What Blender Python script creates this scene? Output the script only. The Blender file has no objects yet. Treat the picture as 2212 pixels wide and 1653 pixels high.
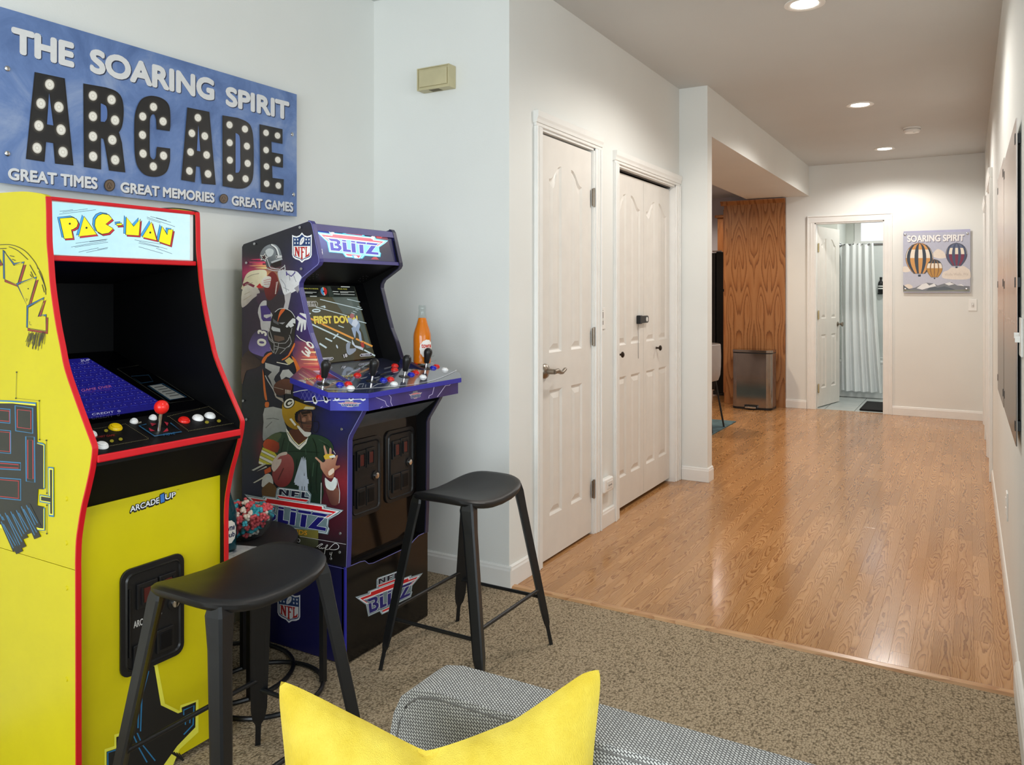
import bpy, bmesh, math, random
from mathutils import Vector, Matrix
from mathutils.geometry import tessellate_polygon

scene = bpy.context.scene
col = scene.collection
R = math.radians

# ------------------------------------------------------------------ camera
F_PX, CX_PX, HOR_PX, YAW, EYE = 1701.0, 1106.0, 634.0, R(30.1), 1.28
cam_d = bpy.data.cameras.new('camera')
cam = bpy.data.objects.new('camera', cam_d)
col.objects.link(cam)
cam.location = (0, 0, EYE)
cam.rotation_euler = (R(90), 0, YAW)
cam_d.sensor_width = 36.0
cam_d.lens = F_PX / 2212.0 * 36.0
cam_d.shift_y = (HOR_PX - 826.5) / 2212.0
cam_d.clip_start = 0.05
scene.camera = cam
scene.cycles.max_bounces = 8
scene.cycles.caustics_reflective = False
scene.cycles.caustics_refractive = False

# ------------------------------------------------------------------ world, daylight, exposure
w = bpy.data.worlds.new('world')
scene.world = w
w.use_nodes = True
bg = w.node_tree.nodes['Background']
bg.inputs[0].default_value = (0.80, 0.90, 1.0, 1)
bg.inputs[1].default_value = 1.6
scene.view_settings.view_transform = 'Standard'
scene.view_settings.look = 'None'
scene.view_settings.exposure = 0.09
scene.view_settings.gamma = 1.0
scene.view_settings.use_curve_mapping = False


def area(name, loc, rot, sx, sy, power, rgb, shape='RECTANGLE', spread=180):
    d = bpy.data.lights.new(name, 'AREA')
    d.shape = shape
    d.size = sx
    if shape == 'RECTANGLE':
        d.size_y = sy
    d.energy = power
    d.color = rgb
    d.spread = R(spread)
    o = bpy.data.objects.new(name, d)
    col.objects.link(o)
    o.location = loc
    o.rotation_euler = rot
    return o


DAY = (0.87, 0.955, 1.0)
area('daylight_back_window', (0.1, -2.93, 1.45), (R(90), 0, 0), 3.8, 1.9, 136, DAY)
area('daylight_side_window', (2.93, 0.0, 1.45), (R(90), 0, R(90)), 3.0, 1.9, 44, DAY)

# ------------------------------------------------------------------ pixel rays onto real planes
FW = Vector((-math.sin(YAW), math.cos(YAW), 0))
RT = Vector((math.cos(YAW), math.sin(YAW), 0))
EYEV = Vector((0, 0, EYE))


def ray(px, py):
    return FW + RT * ((px - CX_PX) / F_PX) + Vector((0, 0, (HOR_PX - py) / F_PX))


def on(plane, px, py):
    p, n = plane
    d = ray(px, py)
    return EYEV + d * ((p - EYEV).dot(n) / d.dot(n))


def PX(x): return (Vector((x, 0, 0)), Vector((1, 0, 0)))
def PY(y): return (Vector((0, y, 0)), Vector((0, -1, 0)))
def PZ(z): return (Vector((0, 0, z)), Vector((0, 0, 1)))


# ------------------------------------------------------------------ materials
def lin(c):
    c = c / 255.0
    return c / 12.92 if c <= 0.04045 else ((c + 0.055) / 1.055) ** 2.4


def rgb(c):
    return (lin(c[0]), lin(c[1]), lin(c[2]), 1.0)


class NT:
    def __init__(s, name):
        s.m = bpy.data.materials.new(name)
        s.m.use_nodes = True
        s.t = s.m.node_tree
        s.b = s.t.nodes['Principled BSDF']

    def n(s, typ, **kw):
        nd = s.t.nodes.new(typ)
        for k, v in kw.items():
            if k in nd.inputs.keys() and not hasattr(nd, k):
                nd.inputs[k].default_value = v
            else:
                setattr(nd, k, v)
        return nd

    def l(s, a, b):
        s.t.links.new(a, b)

    def math(s, op, a, b=0.0, c=0.0):
        nd = s.t.nodes.new('ShaderNodeMath')
        nd.operation = op
        for i, v in enumerate((a, b, c)):
            if isinstance(v, (int, float)):
                nd.inputs[i].default_value = v
            else:
                s.l(v, nd.inputs[i])
        return nd.outputs[0]

    def ramp(s, fac, stops):
        nd = s.t.nodes.new('ShaderNodeValToRGB')
        s.l(fac, nd.inputs[0])
        e = nd.color_ramp.elements
        while len(e) < len(stops):
            e.new(0.5)
        for i, (p, c) in enumerate(stops):
            e[i].position = p
            e[i].color = rgb(c)
        return nd.outputs[0]

    def mix(s, fac, a, b, mode='MIX'):
        nd = s.t.nodes.new('ShaderNodeMix')
        nd.data_type = 'RGBA'
        nd.blend_type = mode
        for i, v in ((0, fac), (6, a), (7, b)):
            if isinstance(v, (int, float)):
                nd.inputs[i].default_value = v
            elif isinstance(v, tuple):
                nd.inputs[i].default_value = v
            else:
                s.l(v, nd.inputs[i])
        return nd.outputs[2]

    def noise(s, vec, scale, detail=2.0, rough=0.5, dist=0.0):
        nd = s.t.nodes.new('ShaderNodeTexNoise')
        nd.inputs['Scale'].default_value = scale
        nd.inputs['Detail'].default_value = detail
        nd.inputs['Roughness'].default_value = rough
        nd.inputs['Distortion'].default_value = dist
        if vec is not None:
            s.l(vec, nd.inputs['Vector'])
        return nd.outputs[0]

    def coord(s, kind='Object'):
        return s.t.nodes.new('ShaderNodeTexCoord').outputs[kind]

    def vmul(s, vec, xyz):
        nd = s.t.nodes.new('ShaderNodeVectorMath')
        nd.operation = 'MULTIPLY'
        s.l(vec, nd.inputs[0])
        nd.inputs[1].default_value = xyz
        return nd.outputs[0]

    def bump(s, h, strength=0.2, dist=0.002):
        nd = s.t.nodes.new('ShaderNodeBump')
        nd.inputs['Strength'].default_value = strength
        nd.inputs['Distance'].default_value = dist
        s.l(h, nd.inputs['Height'])
        s.l(nd.outputs[0], s.b.inputs['Normal'])


_mats = {}


def M(name, c, rough=0.5, metal=0.0, spec=0.5, var=0.04, bump=0.0, bscale=200.0, emit=0.0, coat=0.0, trans=0.0, ior=1.45):
    """plain colour with a little procedural variation and relief"""
    if name in _mats:
        return _mats[name]
    t = NT(name)
    b = t.b
    b.inputs['Roughness'].default_value = rough
    b.inputs['Metallic'].default_value = metal
    b.inputs['Specular IOR Level'].default_value = spec
    b.inputs['IOR'].default_value = ior
    if coat:
        b.inputs['Coat Weight'].default_value = coat
        b.inputs['Coat Roughness'].default_value = 0.05
    if trans:
        b.inputs['Transmission Weight'].default_value = trans
    co = t.coord()
    if var:
        nz = t.noise(co, 9.0, 3.0)
        lo = tuple(max(0, v * (1 - var)) for v in c)
        hi = tuple(min(255, v * (1 + var)) for v in c)
        cc = t.ramp(nz, [(0.3, lo), (0.7, hi)])
        t.l(cc, b.inputs['Base Color'])
        if emit:
            t.l(cc, b.inputs['Emission Color'])
    else:
        b.inputs['Base Color'].default_value = rgb(c)
        if emit:
            b.inputs['Emission Color'].default_value = rgb(c)
    if emit:
        b.inputs['Emission Strength'].default_value = emit
    if bump:
        t.bump(t.noise(co, bscale, 2.0), bump)
    _mats[name] = t.m
    return t.m


def oak(name, light, mid, dark, rough, scale, freq, long_axis='Y', mirror=None, strip=None, coat=0.0):
    """plain-sawn oak: contour lines of a stretched noise make the cathedral figure"""
    t = NT(name)
    co = t.coord()
    oi = t.n('ShaderNodeObjectInfo').outputs['Random']
    isl = t.n('ShaderNodeNewGeometry').outputs['Random Per Island']
    rnd = t.math('FRACT', t.math('ADD', t.math('MULTIPLY', oi, 7.31), isl))
    sep = t.n('ShaderNodeSeparateXYZ')
    t.l(co, sep.inputs[0])
    x, y, z = sep.outputs[0], sep.outputs[1], sep.outputs[2]
    if mirror:
        x = t.math('PINGPONG', x, mirror)
    across, along = (x, y) if long_axis == 'Y' else (y, x) if long_axis == 'X' else (x, z)
    cb = t.n('ShaderNodeCombineXYZ')
    t.l(t.math('ADD', t.math('MULTIPLY', across, scale), t.math('MULTIPLY', rnd, 37.0)), cb.inputs[0])
    t.l(t.math('ADD', t.math('MULTIPLY', along, scale * 0.13), t.math('MULTIPLY', rnd, 91.0)), cb.inputs[1])
    n1 = t.noise(cb.outputs[0], 1.0, 1.2, 0.35, 0.25) if not strip else None
    fine = t.n('ShaderNodeCombineXYZ')
    t.l(t.math('MULTIPLY', across, 420.0), fine.inputs[0])
    t.l(t.math('MULTIPLY', along, 16.0), fine.inputs[1])
    t.l(t.math('MULTIPLY', rnd, 50.0), fine.inputs[2])
    n2 = t.noise(fine.outputs[0], 1.0, 2.0, 0.6)
    if strip:
        # nested arches down each strip, or straight grain where the strip was cut on the quarter
        a = t.math('SUBTRACT', t.math('FRACT', t.math('ADD', t.math('DIVIDE', across, strip), 0.5)), 0.5)
        r2 = t.math('FRACT', t.math('MULTIPLY', rnd, 17.7)); r3 = t.math('FRACT', t.math('MULTIPLY', rnd, 53.3))
        a = t.math('SUBTRACT', a, t.math('MULTIPLY', t.math('SUBTRACT', r2, 0.5), 0.7))
        st = t.n('ShaderNodeCombineXYZ')
        t.l(t.math('MULTIPLY', across, 26.0), st.inputs[0]); t.l(t.math('MULTIPLY', along, 5.0), st.inputs[1]); t.l(t.math('MULTIPLY', rnd, 40.0), st.inputs[2])
        n1 = t.noise(st.outputs[0], 1.0, 2.0, 0.45)
        S = t.math('MULTIPLY', t.math('SUBTRACT', r3, 0.4), 26.0)
        v = t.math('ADD', t.math('MULTIPLY', t.math('MULTIPLY', a, a), 13.0), t.math('MULTIPLY', along, S))
        v = t.math('ADD', v, t.math('MULTIPLY', n1, 4.2))
        v = t.math('ADD', v, t.math('MULTIPLY', t.math('SUBTRACT', n2, 0.5), 0.5))
        v = t.math('ADD', v, t.math('MULTIPLY', a, 3.0))
        ring = t.math('FRACT', v)
        ring = t.math('POWER', ring, 2.0)
    else:
        jag = t.math('MULTIPLY', t.math('SUBTRACT', n2, 0.5), 0.035)
        ring = t.math('FRACT', t.math('MULTIPLY', t.math('ADD', n1, jag), freq))
        ring = t.math('POWER', ring, 2.2)
    c1 = t.ramp(ring, [(0.05, light), (0.45, mid), (0.95, dark)])
    c2 = t.mix(t.math('MULTIPLY', n2, 0.35), c1, rgb(dark))
    hue = t.ramp(rnd, [(0.0, (230, 226, 221)), (0.5, (245, 242, 239)), (1.0, (255, 255, 255))])
    c3 = t.mix(1.0, c2, hue, 'MULTIPLY')
    t.l(c3, t.b.inputs['Base Color'])
    t.b.inputs['Roughness'].default_value = rough
    t.b.inputs['Specular IOR Level'].default_value = 0.5
    if coat:
        t.b.inputs['Coat Weight'].default_value = coat
        t.b.inputs['Coat Roughness'].default_value = 0.12
    t.bump(ring, 0.03, 0.001)
    return t.m


def art_mat(name, rough=0.35, emit=0.0, var=0.10, coat=0.0, scale=60.0, gain=1.0):
    if name in _mats:
        return _mats[name]
    t = NT(name)
    a = t.n('ShaderNodeAttribute', attribute_name='Col').outputs['Color']
    nz = t.noise(t.coord(), scale, 3.0)
    k = t.ramp(nz, [(0.25, (255 * (1 - var),) * 3), (0.75, (255, 255, 255))])
    c = t.mix(1.0, a, k, 'MULTIPLY')
    if gain != 1.0:
        c = t.mix(1.0, c, (gain, gain, gain, 1.0), 'MULTIPLY')
    if emit:
        t.b.inputs['Base Color'].default_value = (0.01, 0.01, 0.01, 1)
        t.l(c, t.b.inputs['Emission Color'])
        t.b.inputs['Emission Strength'].default_value = emit
        t.m.cycles.emission_sampling = 'NONE'
    else:
        t.l(c, t.b.inputs['Base Color'])
    t.b.inputs['Roughness'].default_value = rough
    if coat:
        t.b.inputs['Coat Weight'].default_value = coat
        t.b.inputs['Coat Roughness'].default_value = 0.06
    _mats[name] = t.m
    return t.m


# ------------------------------------------------------------------ geometry collector
ORG = {}


def org(o):
    return ORG.get(o.name, Vector((0, 0, 0))) if o else Vector((0, 0, 0))


def root(name, loc=(0, 0, 0), label=None, cat=None, group=None):
    o = bpy.data.objects.new(name, None)
    col.objects.link(o)
    o.location = loc
    o.empty_display_size = 0.05
    ORG[o.name] = Vector(loc)
    tag(o, label, cat, group)
    return o


def tag(o, label=None, cat=None, group=None, kind=None):
    if label: o['label'] = label
    if cat: o['category'] = cat
    if group: o['group'] = group
    if kind: o['kind'] = kind
    return o


class G:
    def __init__(s):
        s.v = []; s.f = []; s.uv = None

    def add(s, v, f):
        k = len(s.v)
        s.v += [tuple(p) for p in v]
        s.f += [tuple(i + k for i in q) for q in f]
        return s

    def box(s, x0, x1, y0, y1, z0, z1):
        v = [(x, y, z) for z in (z0, z1) for y in (y0, y1) for x in (x0, x1)]
        return s.add(v, [(0, 2, 3, 1), (4, 5, 7, 6), (0, 1, 5, 4), (2, 6, 7, 3), (0, 4, 6, 2), (1, 3, 7, 5)])

    def prism(s, pts, axis, a, b):
        """2-D outline extruded from a to b; axis 'y': pts are (x, z); 'x': (y, z); 'z': (x, y)"""
        n = len(pts)
        def mk(p, t):
            return (p[0], t, p[1]) if axis == 'y' else (t, p[0], p[1]) if axis == 'x' else (p[0], p[1], t)
        v = [mk(p, a) for p in pts] + [mk(p, b) for p in pts]
        tri = tessellate_polygon([[Vector((p[0], p[1], 0)) for p in pts]])
        f = [tuple(q) for q in tri] + [tuple(i + n for i in reversed(q)) for q in tri]
        f += [(i, (i + 1) % n, (i + 1) % n + n, i + n) for i in range(n)]
        return s.add(v, f)

    def ribbon(s, pts, y0, y1, closed=False):
        """strip along an (x, z) path between two y"""
        n = len(pts)
        v = [(p[0], y0, p[1]) for p in pts] + [(p[0], y1, p[1]) for p in pts]
        f = [(i, i + 1, i + 1 + n, i + n) for i in range(n - 1)]
        return s.add(v, f)

    def lathe(s, prof, c=(0, 0, 0), n=24, axis='z', cap=True):
        v = []; f = []
        for r, h in prof:
            for k in range(n):
                a = 2 * math.pi * k / n
                p = (r * math.cos(a), r * math.sin(a), h)
                if axis == 'x': p = (p[2], p[0], p[1])
                if axis == 'y': p = (p[1], p[2], p[0])
                if isinstance(axis, Matrix): p = tuple(axis @ Vector(p))
                v.append((c[0] + p[0], c[1] + p[1], c[2] + p[2]))
        m = len(prof)
        for i in range(m - 1):
            for k in range(n):
                f.append((i * n + k, i * n + (k + 1) % n, (i + 1) * n + (k + 1) % n, (i + 1) * n + k))
        if cap:
            f.append(tuple(range(n - 1, -1, -1)))
            f.append(tuple(range((m - 1) * n, m * n)))
        return s.add(v, f)

    def cyl(s, c, r, h, axis='z', n=20):
        return s.lathe([(r, 0), (r, h)], c, n, axis)

    def tube(s, path, r, n=10, closed=False, flat=None):
        """round bar along a 3-D path (r may be a list); flat=(w,h) gives a rectangular section"""
        P = [Vector(p) for p in path]
        m = len(P)
        v = []
        up = Vector((0, 0, 1))
        for i, p in enumerate(P):
            a = P[(i - 1) % m] if closed or i else P[0]
            b = P[(i + 1) % m] if closed or i < m - 1 else P[-1]
            d = (b - a).normalized()
            q = up if abs(d.z) < 0.95 else Vector((1, 0, 0))
            sx = d.cross(q).normalized(); sy = sx.cross(d).normalized()
            rr = r[i] if isinstance(r, (list, tuple)) else r
            for k in range(n):
                t = 2 * math.pi * k / n
                v.append(tuple(p + sx * (rr * math.cos(t)) + sy * (rr * math.sin(t))))
        f = []
        for i in range(m if closed else m - 1):
            j = (i + 1) % m
            for k in range(n):
                f.append((i * n + k, i * n + (k + 1) % n, j * n + (k + 1) % n, j * n + k))
        if not closed:
            f.append(tuple(range(n - 1, -1, -1)))
            f.append(tuple(range((m - 1) * n, m * n)))
        return s.add(v, f)

    def ball(s, c, r, n=14, sz=(1, 1, 1)):
        prof = []
        v = []; f = []
        m = n // 2
        for i in range(1, m):
            a = math.pi * i / m
            for k in range(n):
                t = 2 * math.pi * k / n
                v.append((c[0] + r * sz[0] * math.sin(a) * math.cos(t), c[1] + r * sz[1] * math.sin(a) * math.sin(t), c[2] + r * sz[2] * math.cos(a)))
        top = len(v); v.append((c[0], c[1], c[2] + r * sz[2]))
        bot = len(v); v.append((c[0], c[1], c[2] - r * sz[2]))
        for i in range(m - 2):
            for k in range(n):
                f.append((i * n + k, (i + 1) * n + k, (i + 1) * n + (k + 1) % n, i * n + (k + 1) % n))
        for k in range(n):
            f.append((top, k, (k + 1) % n))
            f.append((bot, (m - 2) * n + (k + 1) % n, (m - 2) * n + k))
        return s.add(v, f)

    def build(s, name, mat, parent=None, bevel=0.0, smooth=False, kind=None, seg=2, local=False, label=None, shade=None):
        o0 = Vector((0, 0, 0)) if local else org(parent)
        me = bpy.data.meshes.new(name)
        me.from_pydata([tuple(Vector(p) - o0) for p in s.v], [], s.f)
        bm = bmesh.new()
        bm.from_mesh(me)
        bmesh.ops.remove_doubles(bm, verts=bm.verts, dist=1e-6)
        bmesh.ops.recalc_face_normals(bm, faces=bm.faces)
        if bevel:
            ed = [e for e in bm.edges if len(e.link_faces) == 2 and e.calc_face_angle(0) > R(28)]
            bmesh.ops.bevel(bm, geom=ed, offset=bevel, segments=seg, affect='EDGES', profile=0.5, clamp_overlap=True)
        if smooth:
            for fc in bm.faces: fc.smooth = True
            for e in bm.edges:
                if len(e.link_faces) == 2 and e.calc_face_angle(0) > R(40): e.smooth = False
        bm.to_mesh(me)
        bm.free()
        me.materials.append(mat)
        o = bpy.data.objects.new(name, me)
        col.objects.link(o)
        if parent:
            o.parent = parent
            ORG[o.name] = org(parent)
        if kind: o['kind'] = kind
        if label: o['label'] = label
        return o


def copy_tree(o, parent=None, loc=None):
    c = o.copy()
    col.objects.link(c)
    if parent: c.parent = parent
    if loc: c.location = loc
    for ch in list(o.children):
        copy_tree(ch, c)
    return c


# ------------------------------------------------------------------ flat print: coloured outlines on a real plane
_txt = {}


def glyphs(s, bold):
    if (s, bold) in _txt: return _txt[(s, bold)]
    cu = bpy.data.curves.new('t', 'FONT')
    cu.body = s
    cu.offset = bold
    cu.fill_mode = 'FRONT'
    cu.resolution_u = 5
    o = bpy.data.objects.new('t', cu)
    col.objects.link(o)
    bpy.context.view_layer.update()
    dg = bpy.context.evaluated_depsgraph_get()
    me = bpy.data.meshes.new_from_object(o.evaluated_get(dg))
    V = [(v.co.x, v.co.y) for v in me.vertices]
    Fc = [tuple(p.vertices) for p in me.polygons]
    bpy.data.objects.remove(o); bpy.data.curves.remove(cu); bpy.data.meshes.remove(me)
    x0, x1 = min(v[0] for v in V), max(v[0] for v in V)
    y0, y1 = min(v[1] for v in V), max(v[1] for v in V)
    res = ([((v[0] - x0) / (x1 - x0), (v[1] - y0) / (y1 - y0)) for v in V], Fc)
    _txt[(s, bold)] = res
    return res


def catmull(pts, n=4, closed=True):
    out = []
    m = len(pts)
    rng = range(m if closed else m - 1)
    for i in rng:
        g = (lambda k: pts[k % m]) if closed else (lambda k: pts[max(0, min(m - 1, k))])
        p0, p1, p2, p3 = g(i - 1), g(i), g(i + 1), g(i + 2)
        for j in range(n):
            t = j / n
            out.append(tuple(0.5 * ((2 * p1[d]) + (-p0[d] + p2[d]) * t + (2 * p0[d] - 5 * p1[d] + 4 * p2[d] - p3[d]) * t * t + (-p0[d] + 3 * p1[d] - 3 * p2[d] + p3[d]) * t ** 3) for d in range(2)))
    if not closed: out.append(pts[-1])
    return out


class Art:
    """coloured shapes; traced in picture pixels of a crop (ox, oy, scale), laid on the real plane they are printed on"""
    def __init__(s, plane, crop=(0, 0, 1), step=0.000015, base=0.0004):
        s.p = plane; s.c = crop; s.step = step; s.base = base
        s.V = []; s.F = []; s.C = []; s.k = 0
        n = plane[1].normalized()
        s.n = n if n.dot(EYEV - plane[0]) > 0 else -n

    def crop(s, *c):
        s.c = c
        return s

    def P(s, q):
        return (s.c[0] + q[0] * s.c[2], s.c[1] + q[1] * s.c[2])

    def _put(s, q2, faces, cols):
        off = s.n * (s.base + s.k * s.step)
        k0 = len(s.V)
        for q in q2:
            s.V.append(tuple(on(s.p, q[0], q[1]) + off))
        for f in faces:
            s.F.append(tuple(i + k0 for i in f))
            s.C.append([cols[i] for i in f])
        s.k += 1

    def poly(s, c, pts, smooth=0, grad=None):
        if smooth: pts = catmull(pts, smooth)
        q = [s.P(p) for p in pts]
        tri = tessellate_polygon([[Vector((a[0], a[1], 0)) for a in q]])
        if grad:
            c1, a, b = grad
            ca, cb = rgb(c), rgb(c1)
            dx, dy = b[0] - a[0], b[1] - a[1]
            L = dx * dx + dy * dy
            cols = []
            for p in pts:
                t = max(0, min(1, ((p[0] - a[0]) * dx + (p[1] - a[1]) * dy) / L))
                cols.append(tuple(ca[i] * (1 - t) + cb[i] * t for i in range(4)))
        else:
            cols = [rgb(c)] * len(q)
        s._put(q, tri, cols)
        return s

    def ell(s, c, cx, cy, rx, ry=None, rot=0, n=20):
        ry = ry or rx
        a = R(rot)
        return s.poly(c, [(cx + rx * math.cos(t) * math.cos(a) - ry * math.sin(t) * math.sin(a), cy + rx * math.cos(t) * math.sin(a) + ry * math.sin(t) * math.cos(a)) for t in [2 * math.pi * i / n for i in range(n)]])

    def line(s, c, pts, wd, closed=False, smooth=0):
        if smooth: pts = catmull(pts, smooth, closed)
        if closed: pts = list(pts) + [pts[0]]
        m = len(pts)
        q = []; f = []
        for i in range(m):
            a = pts[max(0, i - 1)]; b = pts[min(m - 1, i + 1)]
            if closed and i in (0, m - 1): a = pts[m - 2]; b = pts[1]
            dx, dy = b[0] - a[0], b[1] - a[1]
            L = math.hypot(dx, dy) or 1
            nx, ny = -dy / L * wd / 2, dx / L * wd / 2
            q += [s.P((pts[i][0] + nx, pts[i][1] + ny)), s.P((pts[i][0] - nx, pts[i][1] - ny))]
            if i: f.append((2 * i - 2, 2 * i - 1, 2 * i + 1, 2 * i))
        s._put(q, f, [rgb(c)] * len(q))
        return s

    def text(s, c, st, quad, bold=0.02):
        """quad: top-left, top-right, bottom-right, bottom-left in crop pixels"""
        V, Fc = glyphs(st, 0.0)
        A = [on(s.p, *s.P(p)) for p in quad]
        ex = bold * 0.8
        hgt = (A[0] - A[3]).length; wid = max(1e-6, (A[1] - A[0]).length)
        fx, fy = ex * hgt / wid, ex
        for sx, sy in (((-1, 0), (1, 0), (0, -1), (0, 1), (-0.7, -0.7), (0.7, 0.7), (-0.7, 0.7), (0.7, -0.7)) if ex > 0.02 else ((-1, 0), (1, 0)) if ex > 0.004 else ((0, 0),)):
            off = s.n * (s.base + s.k * s.step)
            k0 = len(s.V)
            for x, y in V:
                x = x * (1 - 2 * fx) + fx + sx * fx; y = y * (1 - 2 * fy) + fy + sy * fy
                top = A[0].lerp(A[1], x); bot = A[3].lerp(A[2], x)
                s.V.append(tuple(bot.lerp(top, y) + off))
            for f in Fc:
                s.F.append(tuple(i + k0 for i in f))
                s.C.append([rgb(c)] * len(f))
            s.k += 1
        return s

    def field(s, outline, fn, nx=18, ny=30):
        """outline filled with a smoothly varying print colour fn(px, py)"""
        q = [s.P(p) for p in outline]
        bm = bmesh.new()
        vs = [bm.verts.new((a[0], a[1], 0)) for a in q]
        for tr_ in tessellate_polygon([[Vector((a[0], a[1], 0)) for a in q]]): bm.faces.new([vs[i] for i in tr_])
        x0, x1 = min(a[0] for a in q), max(a[0] for a in q)
        y0, y1 = min(a[1] for a in q), max(a[1] for a in q)
        for i in range(1, nx):
            g = bm.verts[:] + bm.edges[:] + bm.faces[:]
            bmesh.ops.bisect_plane(bm, geom=g, plane_co=(x0 + (x1 - x0) * i / nx, 0, 0), plane_no=(1, 0, 0), dist=1e-4)
        for i in range(1, ny):
            g = bm.verts[:] + bm.edges[:] + bm.faces[:]
            bmesh.ops.bisect_plane(bm, geom=g, plane_co=(0, y0 + (y1 - y0) * i / ny, 0), plane_no=(0, 1, 0), dist=1e-4)
        bm.verts.index_update()
        qq = [(v.co.x, v.co.y) for v in bm.verts]
        ff = [tuple(v.index for v in f.verts) for f in bm.faces]
        bm.free()
        s._put(qq, ff, [rgb(fn(*a)) for a in qq])
        return s

    def build(s, name, mat, parent, label=None):
        o0 = org(parent)
        me = bpy.data.meshes.new(name)
        me.from_pydata([tuple(Vector(p) - o0) for p in s.V], [], s.F)
        ca = me.color_attributes.new('Col', 'FLOAT_COLOR', 'CORNER')
        flat = []
        for cs in s.C:
            for c in cs: flat += list(c)
        ca.data.foreach_set('color', flat)
        me.materials.append(mat)
        o = bpy.data.objects.new(name, me)
        col.objects.link(o)
        o.parent = parent
        ORG[o.name] = o0
        if label: o['label'] = label
        return o


def blobs(base, bl):
    def fn(x, y):
        c = list(base)
        for (bx, by, rx, ry, cc, k) in bl:
            g = k * math.exp(-((x - bx) / rx) ** 2 - ((y - by) / ry) ** 2)
            g = min(1, g)
            c = [c[i] * (1 - g) + cc[i] * g for i in range(3)]
        return c
    return fn

# ================================================================== THE SETTING
XL, YJ, XD, YC, YC2, XC, XR, YE, CE, SOF = -2.483, 2.955, -1.727, 5.28, 5.386, -1.53, 0.142, 9.2, 2.69, 2.36


def paint(name, c, rough=0.75):
    t = NT(name)
    co = t.coord()
    n = t.noise(co, 2.0, 2.0)
    t.l(t.ramp(n, [(0.3, tuple(v * 0.985 for v in c)), (0.7, c)]), t.b.inputs['Base Color'])
    t.b.inputs['Roughness'].default_value = rough
    t.b.inputs['Specular IOR Level'].default_value = 0.3
    t.bump(t.noise(co, 130.0, 3.0, 0.6), 0.14, 0.002)
    return t.m


m_wall = paint('wall_paint', (232, 233, 229))
m_ceil = paint('ceiling_paint', (208, 210, 209))
m_kwall = paint('kitchen_paint', (200, 198, 205))
m_bwall = paint('bathroom_paint', (226, 228, 221))
m_trim = M('trim_white', (236, 235, 231), 0.38, var=0.01)
m_door = M('door_white', (228, 224, 217), 0.42, var=0.012)
m_nickel = M('brushed_nickel', (150, 140, 128), 0.32, metal=1.0)
m_bronze = M('dark_bronze', (62, 54, 48), 0.35, metal=1.0)
m_brass = M('aged_brass', (196, 180, 142), 0.35, metal=1.0)
m_white = M('white_plastic', (238, 237, 233), 0.35, var=0.01)
m_black = M('black_plastic', (20, 20, 22), 0.4)
m_chrome = M('chrome', (215, 215, 215), 0.12, metal=1.0)


def struct(g, name, mat, bevel=0.0):
    return g.build(name, mat, kind='structure', bevel=bevel)


struct(G().box(-2.6, XL, -3.0, YJ + 0.12, 0, CE), 'wall_left', m_wall)
struct(G().box(XL, XD - 0.12, YJ, YJ + 0.12, 0, CE), 'wall_jog', m_wall)
g = G()
g.box(XD - 0.12, XD, YJ, 3.246, 0, CE).box(XD - 0.12, XD, 3.246, 3.852, 2.052, CE).box(XD - 0.12, XD, 3.852, 4.178, 0, CE)
g.box(XD - 0.12, XD, 4.178, 5.19, 2.015, CE).box(XD - 0.12, XD, 5.19, YC2, 0, CE)
struct(g, 'wall_doors', m_wall)
struct(G().box(XD, XC, YC, YC2, 0, CE), 'wall_column', m_wall)
struct(G().box(-2.2, XC, YC2, YE, SOF, CE), 'ceiling_soffit', m_wall)
g = G().box(-1.775, -1.469, YE, 9.32, 0, CE).box(-1.469, -0.773, YE, 9.32, 2.057, CE).box(-0.773, 0.26, YE, 9.32, 0, CE)
struct(g, 'wall_end', m_wall)
g = G()
g.box(XR, 0.26, 2.3, 6.32, 0, CE).box(XR, 0.26, 6.32, 7.15, 2.06, CE).box(XR, 0.26, 7.15, 8.1, 0, CE).box(XR, 0.26, 8.1, 8.9, 2.06, CE).box(XR, 0.26, 8.9, YE, 0, CE)
struct(g, 'wall_right', m_wall)
struct(G().box(0.26, 3.12, 2.3, 2.42, 0, CE), 'wall_living_return', m_wall)
g = G().box(-2.6, -1.8, -3.12, -3.0, 0, CE).box(2.0, 3.12, -3.12, -3.0, 0, CE).box(-1.8, 2.0, -3.12, -3.0, 0, 0.5).box(-1.8, 2.0, -3.12, -3.0, 2.4, CE)
struct(g, 'wall_back', m_wall)
g = G().box(3.0, 3.12, -3.0, -1.5, 0, CE).box(3.0, 3.12, 1.5, 2.3, 0, CE).box(3.0, 3.12, -1.5, 1.5, 0, 0.5).box(3.0, 3.12, -1.5, 1.5, 2.4, CE)
struct(g, 'wall_living_side', m_wall)
for nm, mk in (('window_1', lambda a, b, c, d: G().box(a, b, -3.08, -3.02, c, d)), ('window_2', lambda a, b, c, d: G().box(3.02, 3.08, a, b, c, d))):
    lo, hi = (-1.8, 2.0) if nm == 'window_1' else (-1.5, 1.5)
    r = root(nm, (lo, -3.05, 0.5) if nm == 'window_1' else (3.05, lo, 0.5))
    r['kind'] = 'structure'
    for k in range(4):
        x = lo + (hi - lo) * k / 3
        mk(max(lo, x - 0.03), min(hi, x + 0.03), 0.56, 2.34).build('mullion', m_trim, r)
    mk(lo, hi, 0.5, 0.56).build('sill', m_trim, r)
    mk(lo, hi, 2.34, 2.4).build('head', m_trim, r)
struct(G().box(-5.1, 3.12, -3.12, 11.9, CE, CE + 0.1), 'ceiling', m_ceil)
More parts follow.
